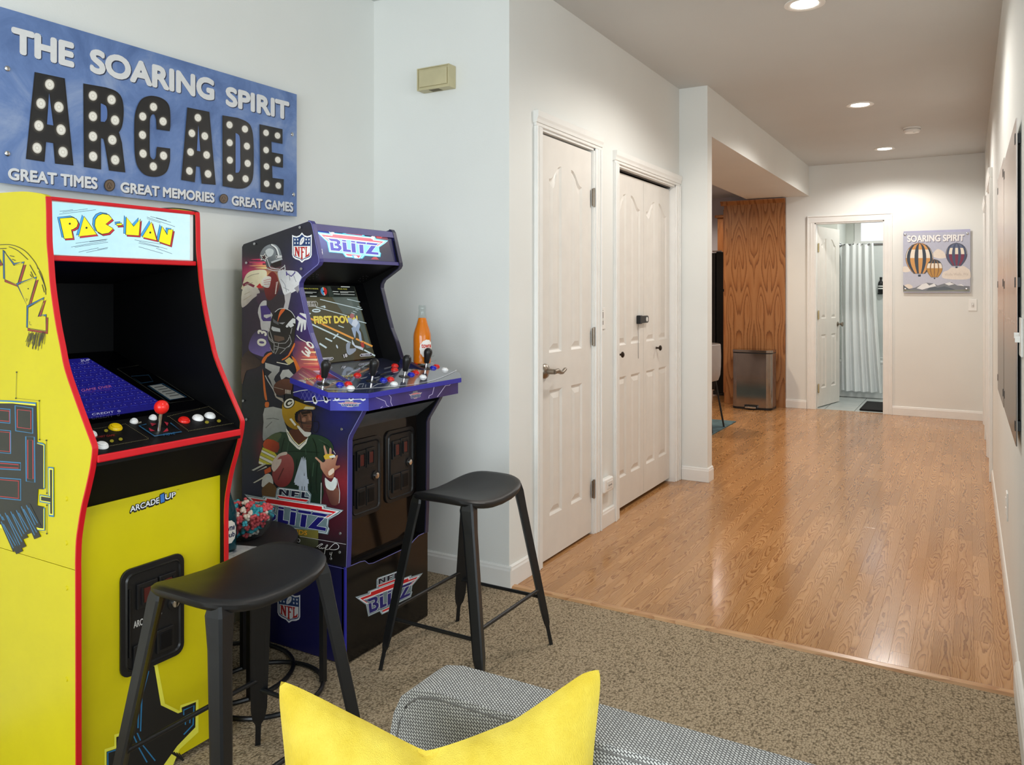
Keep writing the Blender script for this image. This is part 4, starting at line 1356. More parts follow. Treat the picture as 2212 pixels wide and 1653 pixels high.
for k in range(9): A.line((232, 228, 222), [(570 - k * 1.5, 930 + k * 19), (600 - k * 3, 924 + k * 20)], 5)
A.line((232, 228, 222), [(592, 915), (560, 1095)], 5)
for l in ([(640, 880), (700, 960), (720, 1060)], [(760, 800), (770, 900)], [(820, 820), (860, 920)], [(680, 1000), (760, 1040)]): A.line((140, 142, 154), l, 8, smooth=3)
for l in ([(160, 860), (230, 820), (330, 800)], [(130, 960), (240, 930)], [(120, 1100), (200, 1060)], [(110, 1180), (220, 1110)]): A.line((170, 158, 140), l, 9, smooth=3)
A.poly((230, 226, 220), [(370, 890), (430, 840), (500, 850), (495, 920), (470, 1000), (400, 990), (365, 940)], smooth=3, grad=((180, 176, 180), (380, 880), (480, 990)))
for l in ([(395, 900), (500, 880)], [(395, 925), (500, 915)], [(400, 955), (480, 950)]): A.line((170, 60, 60), l, 6)
A.poly((190, 40, 44), [(290, 990), (340, 940), (390, 1005), (320, 1010)])
A.poly((132, 138, 146), [(345, 590), (350, 510), (400, 430), (480, 385), (560, 385), (620, 440), (650, 520), (650, 580), (520, 630), (490, 700), (440, 700), (430, 640), (390, 620)], smooth=3, grad=((74, 78, 86), (480, 420), (420, 680)))
A.poly((196, 202, 208), [(420, 480), (480, 440), (540, 470), (520, 540), (460, 560)], smooth=3)
A.line((226, 228, 232), [(505, 385), (580, 440), (612, 540)], 20, smooth=3); A.line((24, 26, 40), [(490, 390), (560, 450), (592, 550)], 8, smooth=3)
star = lambda cx, cy, r1, r2: [(cx + (r1 if k % 2 == 0 else r2) * math.sin(math.pi * k / 5 + 0.25), cy - (r1 if k % 2 == 0 else r2) * math.cos(math.pi * k / 5 + 0.25)) for k in range(10)]
A.poly((230, 230, 230), star(402, 570, 66, 28)); A.poly((64, 32, 34), star(402, 570, 48, 20))
A.poly((34, 24, 26), [(500, 640), (640, 600), (650, 690), (560, 720), (500, 690)])
A.poly((180, 184, 190), [(500, 632), (655, 575), (668, 600), (510, 655)])
for l in ([(430, 560), (470, 660), (500, 720), (640, 740)], [(430, 720), (520, 755), (640, 760), (705, 740)], [(640, 730), (700, 690), (690, 680)], [(630, 750), (620, 850), (640, 880)], [(700, 700), (705, 830), (650, 880)], [(630, 800), (700, 790)], [(625, 840), (690, 840)], [(665, 740), (660, 870)]): A.line((196, 198, 204), l, 11, smooth=2)
A.poly((206, 206, 210), [(570, 545), (655, 540), (660, 570), (575, 585)]); A.poly((20, 20, 24), [(575, 555), (590, 552), (592, 572), (577, 575)])
# shield
shield(A, [(812, 240), (1076, 235), (1076, 625), (812, 622)])
# lower left number piece and glove
A.poly((186, 184, 190), [(340, 1250), (390, 1190), (440, 1190), (440, 1260), (480, 1330), (530, 1400), (500, 1500), (470, 1650), (370, 1620), (350, 1480), (315, 1360)], smooth=2)
A.poly((70, 52, 122), [(350, 1265), (440, 1255), (500, 1340), (500, 1380), (400, 1390), (400, 1420), (440, 1440), (505, 1410), (505, 1480), (390, 1480), (365, 1440)])
A.poly((212, 212, 216), [(860, 1440), (920, 1360), (1000, 1380), (1010, 1440), (1000, 1600), (975, 1610), (970, 1500), (945, 1635), (925, 1630), (930, 1500), (890, 1620), (870, 1600), (900, 1480)])
A.poly((74, 56, 130), [(880, 1400), (910, 1375), (1000, 1440), (1005, 1470), (940, 1440)])
# player in black helmet
A.crop(510, 660, 0.14517)
A.poly((66, 54, 90), [(190, 600), (250, 440), (340, 370), (470, 380), (500, 480), (520, 700), (420, 760), (330, 740), (220, 690)], smooth=3, grad=((112, 96, 168), (300, 400), (330, 720)))
A.poly((58, 44, 42), [(85, 800), (190, 670), (240, 720), (330, 790), (400, 860), (300, 930), (160, 970), (120, 1100), (85, 1170)], smooth=2, grad=((96, 74, 64), (250, 800), (100, 1000)))
A.poly((66, 46, 92), [(860, 480), (960, 520), (1080, 560), (1150, 640), (1200, 800), (1240, 960), (1000, 1000), (920, 900), (850, 740), (840, 600)], smooth=2, grad=((214, 110, 96), (900, 600), (1180, 800)))
for k, (y, x0, x1, c) in enumerate(((690, 1080, 1190, (246, 206, 150)), (760, 980, 1200, (236, 120, 90)), (800, 960, 1215, (250, 226, 180)), (860, 1000, 1230, (236, 150, 120)), (910, 960, 1240, (200, 70, 90)), (975, 960, 1250, (226, 180, 190)))):
    A.poly(c, [(x0, y), (x1, y - 8), (x1, y + 22), (x0 + 20, y + 8)])
A.line((232, 230, 224), [(905, 440), (960, 500), (1070, 560), (1120, 640)], 10, smooth=2)
A.text((232, 228, 220), '3', [(1030, 600), (1130, 690), (1090, 790), (970, 690)], 0.06)
A.text((232, 228, 220), '0', [(1060, 520), (1160, 570), (1170, 660), (1040, 590)], 0.05)
A.text((222, 220, 214), '3', [(320, 420), (330, 350), (470, 395), (460, 460)], 0.06)
A.text((222, 220, 214), '0', [(318, 600), (320, 485), (462, 500), (450, 612)], 0.06)
A.poly((30, 32, 48), [(430, 720), (520, 680), (720, 740), (830, 760), (880, 850), (890, 1000), (830, 1100), (760, 1180), (720, 1300), (700, 1500), (470, 1520), (440, 1400), (430, 1000), (400, 860)], smooth=2)
for q in ([(540, 700), (490, 710), (410, 780), (385, 850), (420, 860), (470, 770), (540, 720)], [(830, 750), (890, 800), (940, 900), (970, 980), (950, 1040), (900, 1050), (905, 960), (870, 850)], [(690, 800), (780, 740), (870, 560), (880, 600), (800, 750), (700, 815)], [(400, 940), (430, 1100), (450, 1280), (470, 1400), (440, 1400), (415, 1250)], [(440, 1440), (495, 1440), (490, 1510), (440, 1510)]): A.poly((214, 112, 48), q, smooth=2)
A.poly((186, 188, 194), [(440, 850), (660, 910), (650, 980), (590, 1050), (570, 1100), (610, 1180), (560, 1240), (520, 1120), (480, 1050), (540, 990), (440, 930)], grad=((150, 152, 160), (440, 850), (580, 1150)))
A.poly((186, 188, 194), [(660, 1040), (700, 960), (790, 950), (880, 1050), (800, 1080), (750, 1060), (680, 1110)])
A.line((190, 190, 196), [(440, 1040), (480, 1120), (560, 1250), (600, 1340)], 14, smooth=2)
A.poly((196, 180, 120), [(730, 820), (800, 770), (870, 830), (790, 885)]); A.line((226, 222, 214), [(610, 845), (780, 880)], 12)
A.poly((106, 66, 54), [(565, 1210), (600, 1150), (700, 1095), (800, 1100), (845, 1140), (835, 1260), (760, 1310), (650, 1340), (580, 1290)], smooth=3, grad=((70, 42, 36), (700, 1110), (640, 1320)))
A.line((190, 180, 170), [(570, 1215), (710, 1250)], 6)
for k in range(5): A.line((226, 222, 216), [(745 + k * 17, 1250 + k * 3), (742 + k * 18, 1310 + k * 2)], 8)
A.poly((170, 164, 160), [(570, 1310), (620, 1360), (700, 1380), (720, 1450), (680, 1420), (600, 1370)])
A.poly((24, 23, 24), [(525, 240), (540, 170), (590, 90), (660, 45), (740, 50), (830, 100), (890, 200), (900, 300), (880, 420), (870, 560), (780, 680), (680, 720), (570, 720), (520, 600), (480, 500), (490, 400), (520, 340)], smooth=3, grad=((46, 42, 42), (560, 120), (820, 600)))
A.line((198, 200, 204), [(585, 100), (650, 50), (740, 48), (830, 95), (885, 180)], 9, smooth=3)
A.poly((206, 96, 44), [(675, 60), (740, 55), (690, 120), (650, 180), (625, 250), (640, 150)], smooth=2)
A.poly((90, 90, 96), [(555, 190), (600, 230), (640, 250), (640, 290), (560, 250)]); A.poly((150, 150, 156), [(640, 260), (740, 250), (700, 280)])
A.poly((206, 208, 212), [(745, 310), (790, 250), (850, 190), (890, 200), (890, 270), (850, 260), (870, 300), (820, 330), (770, 290), (790, 320), (760, 330)])
A.poly((176, 178, 184), [(540, 310), (660, 345), (668, 395), (560, 380), (530, 350)])
A.poly((92, 72, 62), [(570, 440), (720, 470), (730, 510), (640, 540), (580, 520)])
for l in ([(480, 380), (500, 500), (570, 560)], [(495, 330), (560, 540)], [(480, 440), (570, 545), (740, 560), (800, 470)], [(575, 560), (570, 710)], [(580, 600), (740, 640), (830, 560)], [(575, 650), (640, 640)], [(640, 560), (630, 640), (590, 720)], [(660, 720), (740, 650)], [(800, 440), (830, 540), (790, 620)], [(840, 330), (820, 420)], [(510, 620), (560, 700)]): A.line((156, 156, 160), l, 9, smooth=2)
# player in yellow helmet
A.crop(510, 840, 0.15125)
A.poly((176, 180, 186), [(415, 275), (660, 285), (700, 480), (740, 580), (700, 640), (560, 640), (460, 700), (395, 740), (390, 620), (400, 480)], smooth=2, grad=((140, 146, 150), (420, 300), (640, 560)))
A.line((60, 62, 66), [(440, 430), (540, 420), (620, 440)], 7); A.line((110, 112, 116), [(430, 560), (520, 470)], 12)
A.poly((98, 70, 40), [(380, 1530), (400, 1370), (480, 1330), (560, 1380), (600, 1460), (580, 1560)], smooth=2)
A.poly((196, 196, 196), [(372, 1380), (395, 1250), (470, 1210), (520, 1250), (540, 1360), (480, 1330), (400, 1400)], smooth=2)
A.poly((196, 84, 40), [(410, 1160), (500, 1110), (510, 1180), (420, 1220)])
A.poly((26, 44, 34), [(400, 760), (470, 690), (570, 630), (730, 620), (900, 780), (1040, 660), (1180, 660), (1290, 700), (1370, 770), (1400, 880), (1270, 960), (1250, 1150), (1230, 1300), (1220, 1640), (620, 1640), (640, 1400), (590, 1000), (480, 960), (380, 880)], smooth=2, grad=((44, 66, 50), (700, 1300), (620, 680)))
A.poly((78, 92, 62), [(470, 690), (580, 630), (660, 640), (600, 760), (480, 740)], smooth=2)
A.poly((188, 74, 32), [(400, 770), (460, 715), (620, 770), (600, 910), (480, 880), (400, 830)], smooth=2, grad=((120, 40, 26), (420, 760), (620, 880)))
A.poly((198, 190, 60), [(330, 1060), (345, 960), (390, 835), (560, 910), (590, 950), (520, 1080), (450, 1080), (340, 1075)])
for a, b, c, d in (((375, 870), (565, 965), (555, 990), (368, 900)), ((352, 950), (540, 1040), (525, 1075), (345, 985)), ((335, 1030), (400, 1060), (395, 1085), (330, 1060))): A.poly((226, 226, 220), [a, b, c, d])
for l in ([(372, 905), (555, 995)], [(380, 868), (570, 962)], [(350, 948), (540, 1038)], [(343, 988), (525, 1078)]): A.line((28, 30, 26), l, 5)
for q in ([(230, 1160), (420, 1060), (440, 1075), (260, 1170)], [(250, 1340), (440, 1230), (450, 1250), (270, 1345)], [(300, 1180), (440, 1100), (450, 1120)]): A.poly((196, 196, 186), q)
A.poly((84, 46, 34), [(770, 590), (900, 580), (1030, 680), (980, 750), (900, 780), (800, 700)], smooth=2)
A.poly((224, 224, 218), [(720, 560), (760, 610), (830, 730), (900, 800), (990, 740), (1040, 690), (1010, 780), (920, 870), (880, 850), (770, 740), (735, 640)])
A.line((30, 40, 34), [(740, 620), (820, 740), (905, 830), (1000, 740)], 8); A.line((196, 170, 40), [(760, 620), (840, 740), (905, 800), (1000, 730)], 7)
A.poly((120, 84, 66), [(930, 330), (1080, 320), (1090, 420), (1075, 600), (990, 620), (900, 560), (890, 420)], smooth=2, grad=((82, 52, 44), (1060, 400), (940, 520)))
A.poly((40, 28, 26), [(930, 330), (1070, 310), (1080, 345), (950, 370)])
A.poly((150, 106, 84), [(1040, 350), (1085, 420), (1082, 450), (1045, 440)]); A.poly((28, 20, 20), [(965, 378), (1020, 368), (1022, 384), (970, 392)]); A.poly((92, 50, 46), [(1010, 528), (1080, 520), (1078, 538), (1015, 545)]); A.poly((150, 108, 88), [(950, 420), (1000, 410), (1000, 470), (960, 480)], smooth=2); A.line((60, 36, 32), [(1000, 560), (1060, 575), (1078, 560)], 8, smooth=2)
A.poly((186, 148, 28), [(665, 330), (680, 200), (760, 130), (860, 170), (1020, 230), (1130, 255), (1120, 295), (980, 290), (900, 310), (850, 370), (860, 460), (920, 520), (890, 575), (820, 570), (740, 520), (690, 440)], smooth=3, grad=((146, 112, 22), (760, 220), (800, 560)))
A.poly((214, 206, 176), [(1000, 250), (1130, 262), (1110, 295), (970, 292)])
A.ell((30, 34, 30), 765, 205, 92, 72, -38); A.ell((232, 232, 228), 765, 205, 80, 60, -38); A.ell((30, 34, 30), 767, 203, 56, 38, -38); A.ell((232, 232, 228), 770, 205, 30, 20, -38); A.line((232, 232, 228), [(775, 205), (830, 175)], 16)
for l in ([(850, 350), (900, 470), (1090, 470)], [(860, 340), (950, 300), (1080, 300)], [(940, 470), (960, 560)], [(850, 430), (960, 490), (1100, 500)], [(1090, 470), (1180, 470), (1190, 560), (1150, 625), (1110, 600), (1105, 470)], [(915, 320), (940, 480)], [(1140, 380), (1120, 470)]): A.line((28, 26, 34), l, 10, smooth=2)
A.poly((216, 216, 214), [(770, 430), (800, 420), (870, 510), (850, 530)]); A.poly((206, 206, 206), [(880, 540), (910, 530), (990, 610), (1080, 620), (1060, 670), (990, 680)], smooth=2)
for l in ([(700, 700), (660, 860), (640, 1000)], [(1100, 700), (1150, 820), (1160, 960)], [(880, 1000), (870, 1200)], [(1180, 1000), (1150, 1300), (1170, 1500)], [(700, 900), (900, 890), (1200, 910)], [(1060, 1150), (1080, 1400), (1060, 1600)], [(1240, 760), (1330, 830), (1360, 900)]): A.line((16, 30, 22), l, 12, smooth=3)
for l in ([(760, 760), (740, 900)], [(1000, 860), (1010, 940)], [(1120, 1050), (1100, 1250)], [(1190, 720), (1290, 780)], [(640, 700), (600, 760)]): A.line((58, 82, 64), l, 12, smooth=3)
A.text((176, 186, 206), '4', [(880, 960), (1020, 970), (1065, 1560), (815, 1540)], 0.09)
A.poly((118, 40, 44), [(560, 1100), (600, 1000), (680, 930), (760, 930), (820, 1000), (840, 1120), (810, 1280), (740, 1380), (640, 1400), (560, 1340), (525, 1220)], smooth=3, grad=((160, 84, 84), (700, 1350), (660, 960)))
A.poly((206, 190, 184), [(515, 1110), (540, 1020), (620, 930), (700, 900), (740, 905), (730, 940), (640, 960), (600, 1010), (660, 1000), (640, 1080), (560, 1180), (530, 1160)], smooth=2)
A.line((80, 30, 34), [(690, 1130), (610, 1300)], 16)
A.poly((196, 150, 128), [(1140, 990), (1160, 975), (1250, 1050), (1290, 1000), (1260, 830), (1280, 815), (1330, 960), (1345, 850), (1375, 860), (1380, 1010), (1440, 950), (1465, 960), (1430, 1090), (1490, 1090), (1490, 1120), (1420, 1170), (1400, 1270), (1310, 1260), (1220, 1130), (1210, 1060)], smooth=2, grad=((150, 92, 72), (1200, 1000), (1400, 1200)))
A.poly((226, 206, 190), [(1330, 1180), (1400, 1130), (1410, 1190), (1340, 1240)], smooth=2)
A.poly((214, 180, 60), [(1260, 960), (1290, 930), (1400, 930), (1420, 980), (1280, 1010)]); A.poly((216, 220, 216), [(1340, 960), (1420, 940), (1430, 980), (1350, 985)])
A.poly((120, 78, 64), [(1290, 1380), (1450, 1400), (1490, 1500), (1480, 1640), (1380, 1660), (1330, 1560)], smooth=2, grad=((84, 50, 46), (1480, 1450), (1330, 1560)))
A.poly((206, 212, 212), [(1280, 1270), (1310, 1290), (1370, 1330), (1410, 1260), (1445, 1290), (1450, 1370), (1400, 1450), (1320, 1430), (1285, 1370)], smooth=2)
A.line((214, 214, 216), [(1228, 1340), (1222, 1640)], 8); A.line((210, 206, 206), [(1400, 880), (1430, 930)], 8); A.line((214, 214, 216), [(1450, 1280), (1492, 1480), (1480, 1630)], 7, smooth=2)
# logo, caption, autograph
A.crop(510, 1030, 0.13911)
blitz(A, [(185, 225), (1650, 430), (1560, 905), (185, 645)], True, lw=0.9)
A.poly((120, 112, 52), [(880, 800), (1290, 830), (1290, 960), (1010, 930)], smooth=0)
A.text((226, 160, 40), 'LEGENDS', [(660, 780), (1120, 838), (1115, 905), (655, 850)], 0.03)
A.line((196, 196, 200), [(1000, 920), (1720, 1045)], 7)
A.poly((70, 72, 52), [(1000, 930), (1290, 975), (1290, 1090), (1000, 1110)])
A.text((200, 204, 210), '00', [(900, 940), (1015, 960), (1010, 1020), (900, 1000)], 0.01)
WH = (232, 232, 236)
A.line(WH, [(1265, 1085), (1330, 1040), (1360, 1045), (1300, 1085), (1320, 1110), (1345, 1095), (1350, 1115), (1380, 1100), (1400, 1110)], 8, smooth=3)
A.line(WH, [(1385, 1205), (1410, 1070), (1440, 1060), (1400, 1120), (1450, 1120), (1480, 1090), (1550, 1030), (1605, 1060), (1600, 1110), (1530, 1130), (1450, 1115)], 8, smooth=3)
A.line(WH, [(1475, 1170), (1470, 1205), (1500, 1200)], 7); A.line(WH, [(1505, 1165), (1485, 1240)], 7)
A.build('side_print', m_print, BC, 'printed collage of three football players and logo')

# ---- marquee print
mqp = plane3((mq0[0], 2.1, mq0[1]), (mq0[0], 2.4, mq0[1]), (mq1[0], 2.1, mq1[1]))
A = Art(mqp, (660, 470, 0.10284))
mfield = [(185, 190), (1700, 350), (1860, 925), (330, 860)]
A.field([A.P(p) and p for p in mfield], blobs((46, 46, 78), [(690, 505, 40, 18, (66, 84, 190), 0.95), (700, 535, 30, 20, (60, 80, 180), 0.8), (825, 512, 25, 16, (176, 60, 74), 0.9), (830, 545, 20, 30, (44, 44, 62), 0.8), (740, 556, 60, 10, (58, 70, 130), 0.7), (712, 548, 26, 14, (52, 60, 110), 0.7)]), 16, 8)
pal = dict(edge=(70, 220, 250), white=(236, 252, 255), red=(226, 96, 116), blue=(74, 74, 196), body=(150, 232, 250))
blitz(A, [(258, 250), (1690, 410), (1690, 830), (330, 700)], False, pal, 1.6)
A.poly((70, 220, 250), [(740, 280), (790, 262), (1220, 340), (1240, 390), (1180, 395), (800, 350), (740, 310)]); A.poly((236, 252, 255), [(756, 290), (795, 275), (1205, 350), (1215, 380), (810, 336)]); A.poly((226, 96, 116), [(840, 318), (1190, 362), (1180, 384), (850, 342)])
A.line((240, 250, 255), [(300, 220), (380, 230), (420, 270), (480, 290), (540, 340), (600, 350)], 16); A.line((240, 250, 255), [(1440, 430), (1460, 370), (1560, 370), (1600, 410), (1630, 385)], 12)
A.ell((250, 250, 255), 565, 330, 38, 30); A.ell((250, 250, 255), 1405, 425, 40, 34)
A.poly((210, 74, 84), [(1480, 390), (1560, 385), (1600, 420), (1580, 440), (1490, 430)]); A.poly((190, 70, 80), [(1370, 880), (1420, 830), (1480, 825), (1540, 885)])
A.poly((90, 200, 250), [(960, 790), (1190, 800), (1140, 870), (1010, 860)]); A.poly((240, 250, 255), [(1000, 800), (1170, 805), (1130, 860), (1030, 855)]); A.poly((226, 96, 116), [(1060, 800), (1150, 805), (1110, 855)])
shield(A, [(278, 640), (345, 660), (360, 795), (300, 800)])
A.build('marquee', m_lit, BC, 'backlit blue and red marquee')

# ---- screen
sp = plane3((scr0.x, 2.1, scr0.z), (scr0.x, 2.4, scr0.z), (scr1.x, 2.1, scr1.z))
A = Art(sp, (640, 600, 0.12707), base=0.001)
A.poly((66, 64, 48), [(60, 130), (985, 150), (1340, 1360), (400, 1465)], grad=((84, 82, 60), (400, 1400), (600, 300)))
A.poly((92, 104, 98), [(590, 310), (1030, 330), (1260, 1190), (1190, 1200), (1130, 950), (960, 620), (800, 620)])
A.poly((34, 40, 34), [(60, 130), (985, 150), (1030, 330), (130, 335)]); A.poly((16, 20, 18), [(85, 140), (400, 145), (400, 210), (350, 290), (130, 300)]); A.poly((14, 18, 16), [(570, 150), (975, 155), (1000, 300), (640, 285)])
A.poly((52, 62, 56), [(520, 150), (575, 150), (640, 320), (560, 330)])
A.text((210, 206, 90), 'PASSING TO A RECEIVER', [(105, 175), (370, 182), (372, 202), (108, 194)], 0.01)
A.text((210, 206, 90), 'SPECIAL MOVES', [(700, 180), (858, 186), (860, 208), (704, 202)], 0.01)
for l, wd in (([(125, 245), (340, 252)], 8), ([(130, 262), (275, 268)], 7), ([(615, 235), (712, 240)], 11), ([(740, 240), (985, 244)], 9), ([(745, 256), (880, 260)], 6), ([(630, 275), (738, 282)], 11), ([(750, 284), (990, 290)], 9), ([(230, 318), (345, 320)], 14), ([(755, 155), (905, 160)], 14)): A.line((206, 212, 206), l, wd)
A.ell((206, 44, 44), 463, 235, 54, 72, -12)
A.poly((70, 150, 200), [(450, 165), (462, 235), (475, 305), (440, 290), (412, 240), (418, 185)], smooth=2); A.poly((226, 214, 140), [(440, 165), (462, 235), (458, 165)]); A.poly((226, 222, 200), [(462, 240), (470, 305), (490, 300)]); A.ell((16, 16, 16), 463, 236, 11, 14)
WL = (206, 226, 230)
for l, wd in (([(400, 370), (1120, 545)], 13), ([(860, 365), (1080, 415)], 9), ([(330, 500), (860, 650)], 12), ([(1040, 735), (1185, 775)], 13), ([(240, 785), (700, 1000), (920, 1110)], 24), ([(1150, 1230), (1335, 1330)], 24), ([(625, 1040), (710, 955)], 22), ([(490, 1030), (605, 1085)], 24), ([(390, 1120), (510, 1195)], 28), ([(710, 815), (805, 850)], 14), ([(960, 570), (1020, 590)], 8), ([(1000, 545), (1050, 555)], 8), ([(1035, 490), (1100, 510)], 8), ([(930, 600), (990, 620)], 8)): A.line(WL, l, wd)
for l in ([(210, 685), (460, 800)], [(450, 800), (800, 960), (970, 1040)], [(1010, 1040), (1290, 1170)]): A.line((238, 166, 78), l, 30)
A.ell(WL, 335, 562, 74, 32); A.line((60, 60, 48), [(290, 560), (380, 562)], 16); A.ell(WL, 218, 612, 26, 14); A.text(WL, '4', [(400, 480), (500, 475), (500, 525), (410, 505)], 0.05)
A.line((226, 228, 226), [(145, 405), (330, 405), (360, 440), (350, 490), (190, 490)], 6); A.text((236, 236, 236), '3RD AT 5', [(160, 415), (315, 415), (320, 442), (165, 442)], 0.03); A.text((236, 236, 236), 'TO GO 8', [(180, 450), (325, 452), (328, 480), (185, 480)], 0.03)
A.text((120, 60, 30), 'FIRST DOWN', [(288, 662), (1040, 652), (1048, 780), (312, 800)], 0.09); A.text((240, 222, 96), 'FIRST DOWN', [(280, 655), (1030, 645), (1040, 772), (305, 792)], 0.075)
PLC = (158, 178, 204)
A.poly(PLC, [(860, 690), (900, 680), (960, 720), (1010, 690), (1060, 760), (1080, 810), (1060, 890), (1090, 940), (1110, 1080), (1070, 1080), (1050, 960), (1010, 900), (1000, 1000), (990, 1040), (960, 960), (930, 860), (960, 840), (880, 760)])
A.poly((210, 222, 236), [(960, 720), (1010, 700), (1050, 770), (1000, 850), (930, 800)]); A.ell((176, 110, 110), 942, 655, 38, 42)
A.poly((150, 162, 178), [(840, 1140), (880, 1100), (920, 1110), (900, 1210), (1000, 1200), (1000, 1250), (900, 1320), (850, 1270)], smooth=2); A.poly((24, 26, 34), [(770, 1320), (840, 1280), (875, 1330), (810, 1380)]); A.text((236, 236, 240), '18', [(790, 1310), (850, 1290), (865, 1345), (805, 1370)], 0.05)
A.poly((206, 220, 232), [(940, 1050), (990, 1150), (1130, 1190), (1130, 1240), (1000, 1190), (940, 1130)]); A.poly((176, 60, 56), [(1080, 1110), (1140, 1100), (1150, 1180), (1110, 1200)]); A.ell((206, 220, 232), 685, 1175, 12, 34, -20)
for cx, cy in ((520, 1388), (1180, 1318)):
    A.poly((226, 226, 230), [(cx - 110, cy + 4), (cx - 80, cy - 22), (cx + 90, cy - 34), (cx + 110, cy - 12), (cx + 80, cy + 16), (cx - 90, cy + 28)]); A.poly((26, 30, 60), [(cx - 100, cy + 3), (cx - 76, cy - 15), (cx + 88, cy - 27), (cx + 100, cy - 10), (cx + 76, cy + 9), (cx - 86, cy + 21)])
    A.text((226, 228, 236), 'PRESS START', [(cx - 72, cy - 12), (cx + 76, cy - 22), (cx + 78, cy), (cx - 70, cy + 12)], 0.03)
A.build('screen', m_screen_dim, BC, 'lit screen showing a football game')

# ---- control deck
SL = 0.192
def dz(x): return 0.95 + SL * (-1.71 - x)
deck_xy = [(-1.712, 2.01), (-1.712, 2.56), (-1.765, 2.63), (-1.96, 2.645), (-2.07, 2.506), (-2.07, 2.075), (-1.962, 1.904), (-1.776, 1.888)]
def deck_prism(xy, dz0, dz1):
    n = len(xy)
    v = [(x, y, dz(x) + dz0) for x, y in xy] + [(x, y, dz(x) + dz1) for x, y in xy]
    tri = tessellate_polygon([[Vector((p[0], p[1], 0)) for p in xy]])
    f = [tuple(q) for q in tri] + [tuple(i + n for i in reversed(q)) for q in tri] + [(i, (i + 1) % n, (i + 1) % n + n, i + n) for i in range(n)]
    return G().add(v, f)
deck = deck_prism(deck_xy, -0.018, 0.0).build('control_deck', m_blue_edge, BC, 0.0015)
cxy = (-1.9, 2.27)
inn = [(cxy[0] + (x - cxy[0]) * 0.955, cxy[1] + (y - cxy[1]) * 0.96) for x, y in deck_xy]
skirt = deck_prism(inn, -0.062, -0.018).build('deck_skirt', M('deck_blue', (40, 38, 140), 0.3), BC)
dk = plane3((-1.71, 2.0, dz(-1.71)), (-1.71, 2.5, dz(-1.71)), (-2.0, 2.0, dz(-2.0)))
A = Art(dk, (620, 760, 0.17631))
top = [proj((x * 0.996 - 0.0072, y * 0.996 + 0.009, dz(x))) for x, y in deck_xy]
A.c = (0, 0, 1)
A.field(top, blobs((60, 66, 92), [(680, 815, 40, 14, (120, 84, 130), 0.9), (950, 800, 60, 20, (110, 112, 120), 0.9), (780, 822, 40, 20, (40, 60, 110), 0.8), (840, 790, 50, 12, (44, 44, 66), 0.9), (900, 830, 40, 12, (150, 150, 156), 0.7), (740, 835, 50, 10, (120, 124, 120), 0.6), (870, 810, 30, 14, (30, 34, 80), 0.8), (750, 800, 50, 12, (96, 106, 120), 0.7)]), 16, 8)
A.c = (620, 760, 0.17631)
rn = random.Random(8)
for i in range(60):
    x = 450 + rn.random() * 1400; y = 470 - (x - 450) * 0.17 - rn.random() * (190 if x > 700 else 100)
    L_ = 40 + rn.random() * 90; c = rn.choice(((150, 152, 160), (40, 46, 76), (96, 90, 80), (180, 182, 190), (30, 36, 60), (110, 118, 140)))
    A.poly(c, [(x, y), (x + L_, y - L_ * 0.2 - 4), (x + L_ * 0.8, y - L_ * 0.1 + 6), (x + L_ * 0.2, y + 10)])
A.line((206, 210, 220), [(480, 462), (760, 462), (1000, 452), (1500, 410), (1800, 350), (2000, 270), (2075, 228)], 9, smooth=3); A.line((206, 210, 220), [(380, 425), (470, 460)], 8)
for q in ([(850, 445), (890, 400), (940, 395), (920, 440)], [(965, 405), (960, 440)], [(1040, 440), (1110, 400), (1160, 395)], [(1270, 400), (1240, 440)]): A.line((200, 206, 214), q, 8)
for x, y in ((290, 338), (733, 305)): A.text((206, 200, 110), 'START', [(x - 85, y - 4), (x + 75, y - 22), (x + 78, y + 2), (x - 82, y + 20)], 0.05)
A.poly((16, 16, 18), [(530, 280), (570, 272), (605, 280), (570, 288)]); A.poly((16, 16, 18), [(820, 205), (845, 190), (880, 208), (840, 215)]); A.poly((16, 16, 18), [(940, 180), (985, 145), (1040, 150), (1010, 190)])
A.build('deck_print', art_mat('deck_print_glossy', 0.10, var=0.06, coat=1.0), BC, 'glossy printed deck surface')
# skirt prints
SK = []
for (i, j) in ((0, 1), (7, 0), (6, 7)):
    a, b = inn[i], inn[j]
    SK.append(plane3((a[0], a[1], dz(a[0]) - 0.02), (b[0], b[1], dz(b[0]) - 0.02), (a[0], a[1], dz(a[0]) - 0.06)))
def skq(i, j): 
    a, b = inn[i], inn[j]
    return [proj((a[0], a[1], dz(a[0]) - 0.0185)), proj((b[0], b[1], dz(b[0]) - 0.0185)), proj((b[0], b[1], dz(b[0]) - 0.0615)), proj((a[0], a[1], dz(a[0]) - 0.0615))]
A = Art(SK[0]); A.field(skq(0, 1), blobs((54, 42, 108), [(830, 870, 20, 40, (70, 64, 150), 0.8), (900, 860, 16, 40, (84, 66, 140), 0.7), (960, 850, 20, 40, (48, 34, 84), 0.8), (800, 880, 18, 40, (48, 46, 150), 0.8)]), 20, 4)
A.c = (620, 760, 0.17631)
for l in ([(1080, 555), (1140, 580), (1200, 605), (1220, 660), (1250, 672)], [(1240, 520), (1275, 560), (1270, 620), (1290, 665)], [(1735, 570), (1740, 540), (1780, 520), (1805, 420)], [(1838, 555), (1880, 500), (1940, 415), (1990, 410), (2020, 375)], [(1145, 690), (1170, 672)]): A.line((196, 190, 226), l, 7)
blitz(A, [(1495, 515), (1650, 488), (1645, 550), (1500, 575)], True)
A.build('skirt_print', m_print_flat, BC)
A = Art(SK[1]); A.field(skq(7, 0), blobs((44, 48, 160), [(740, 870, 14, 40, (60, 70, 190), 0.8), (775, 880, 10, 40, (56, 66, 186), 0.7)]), 8, 3)
A.c = (620, 760, 0.17631)
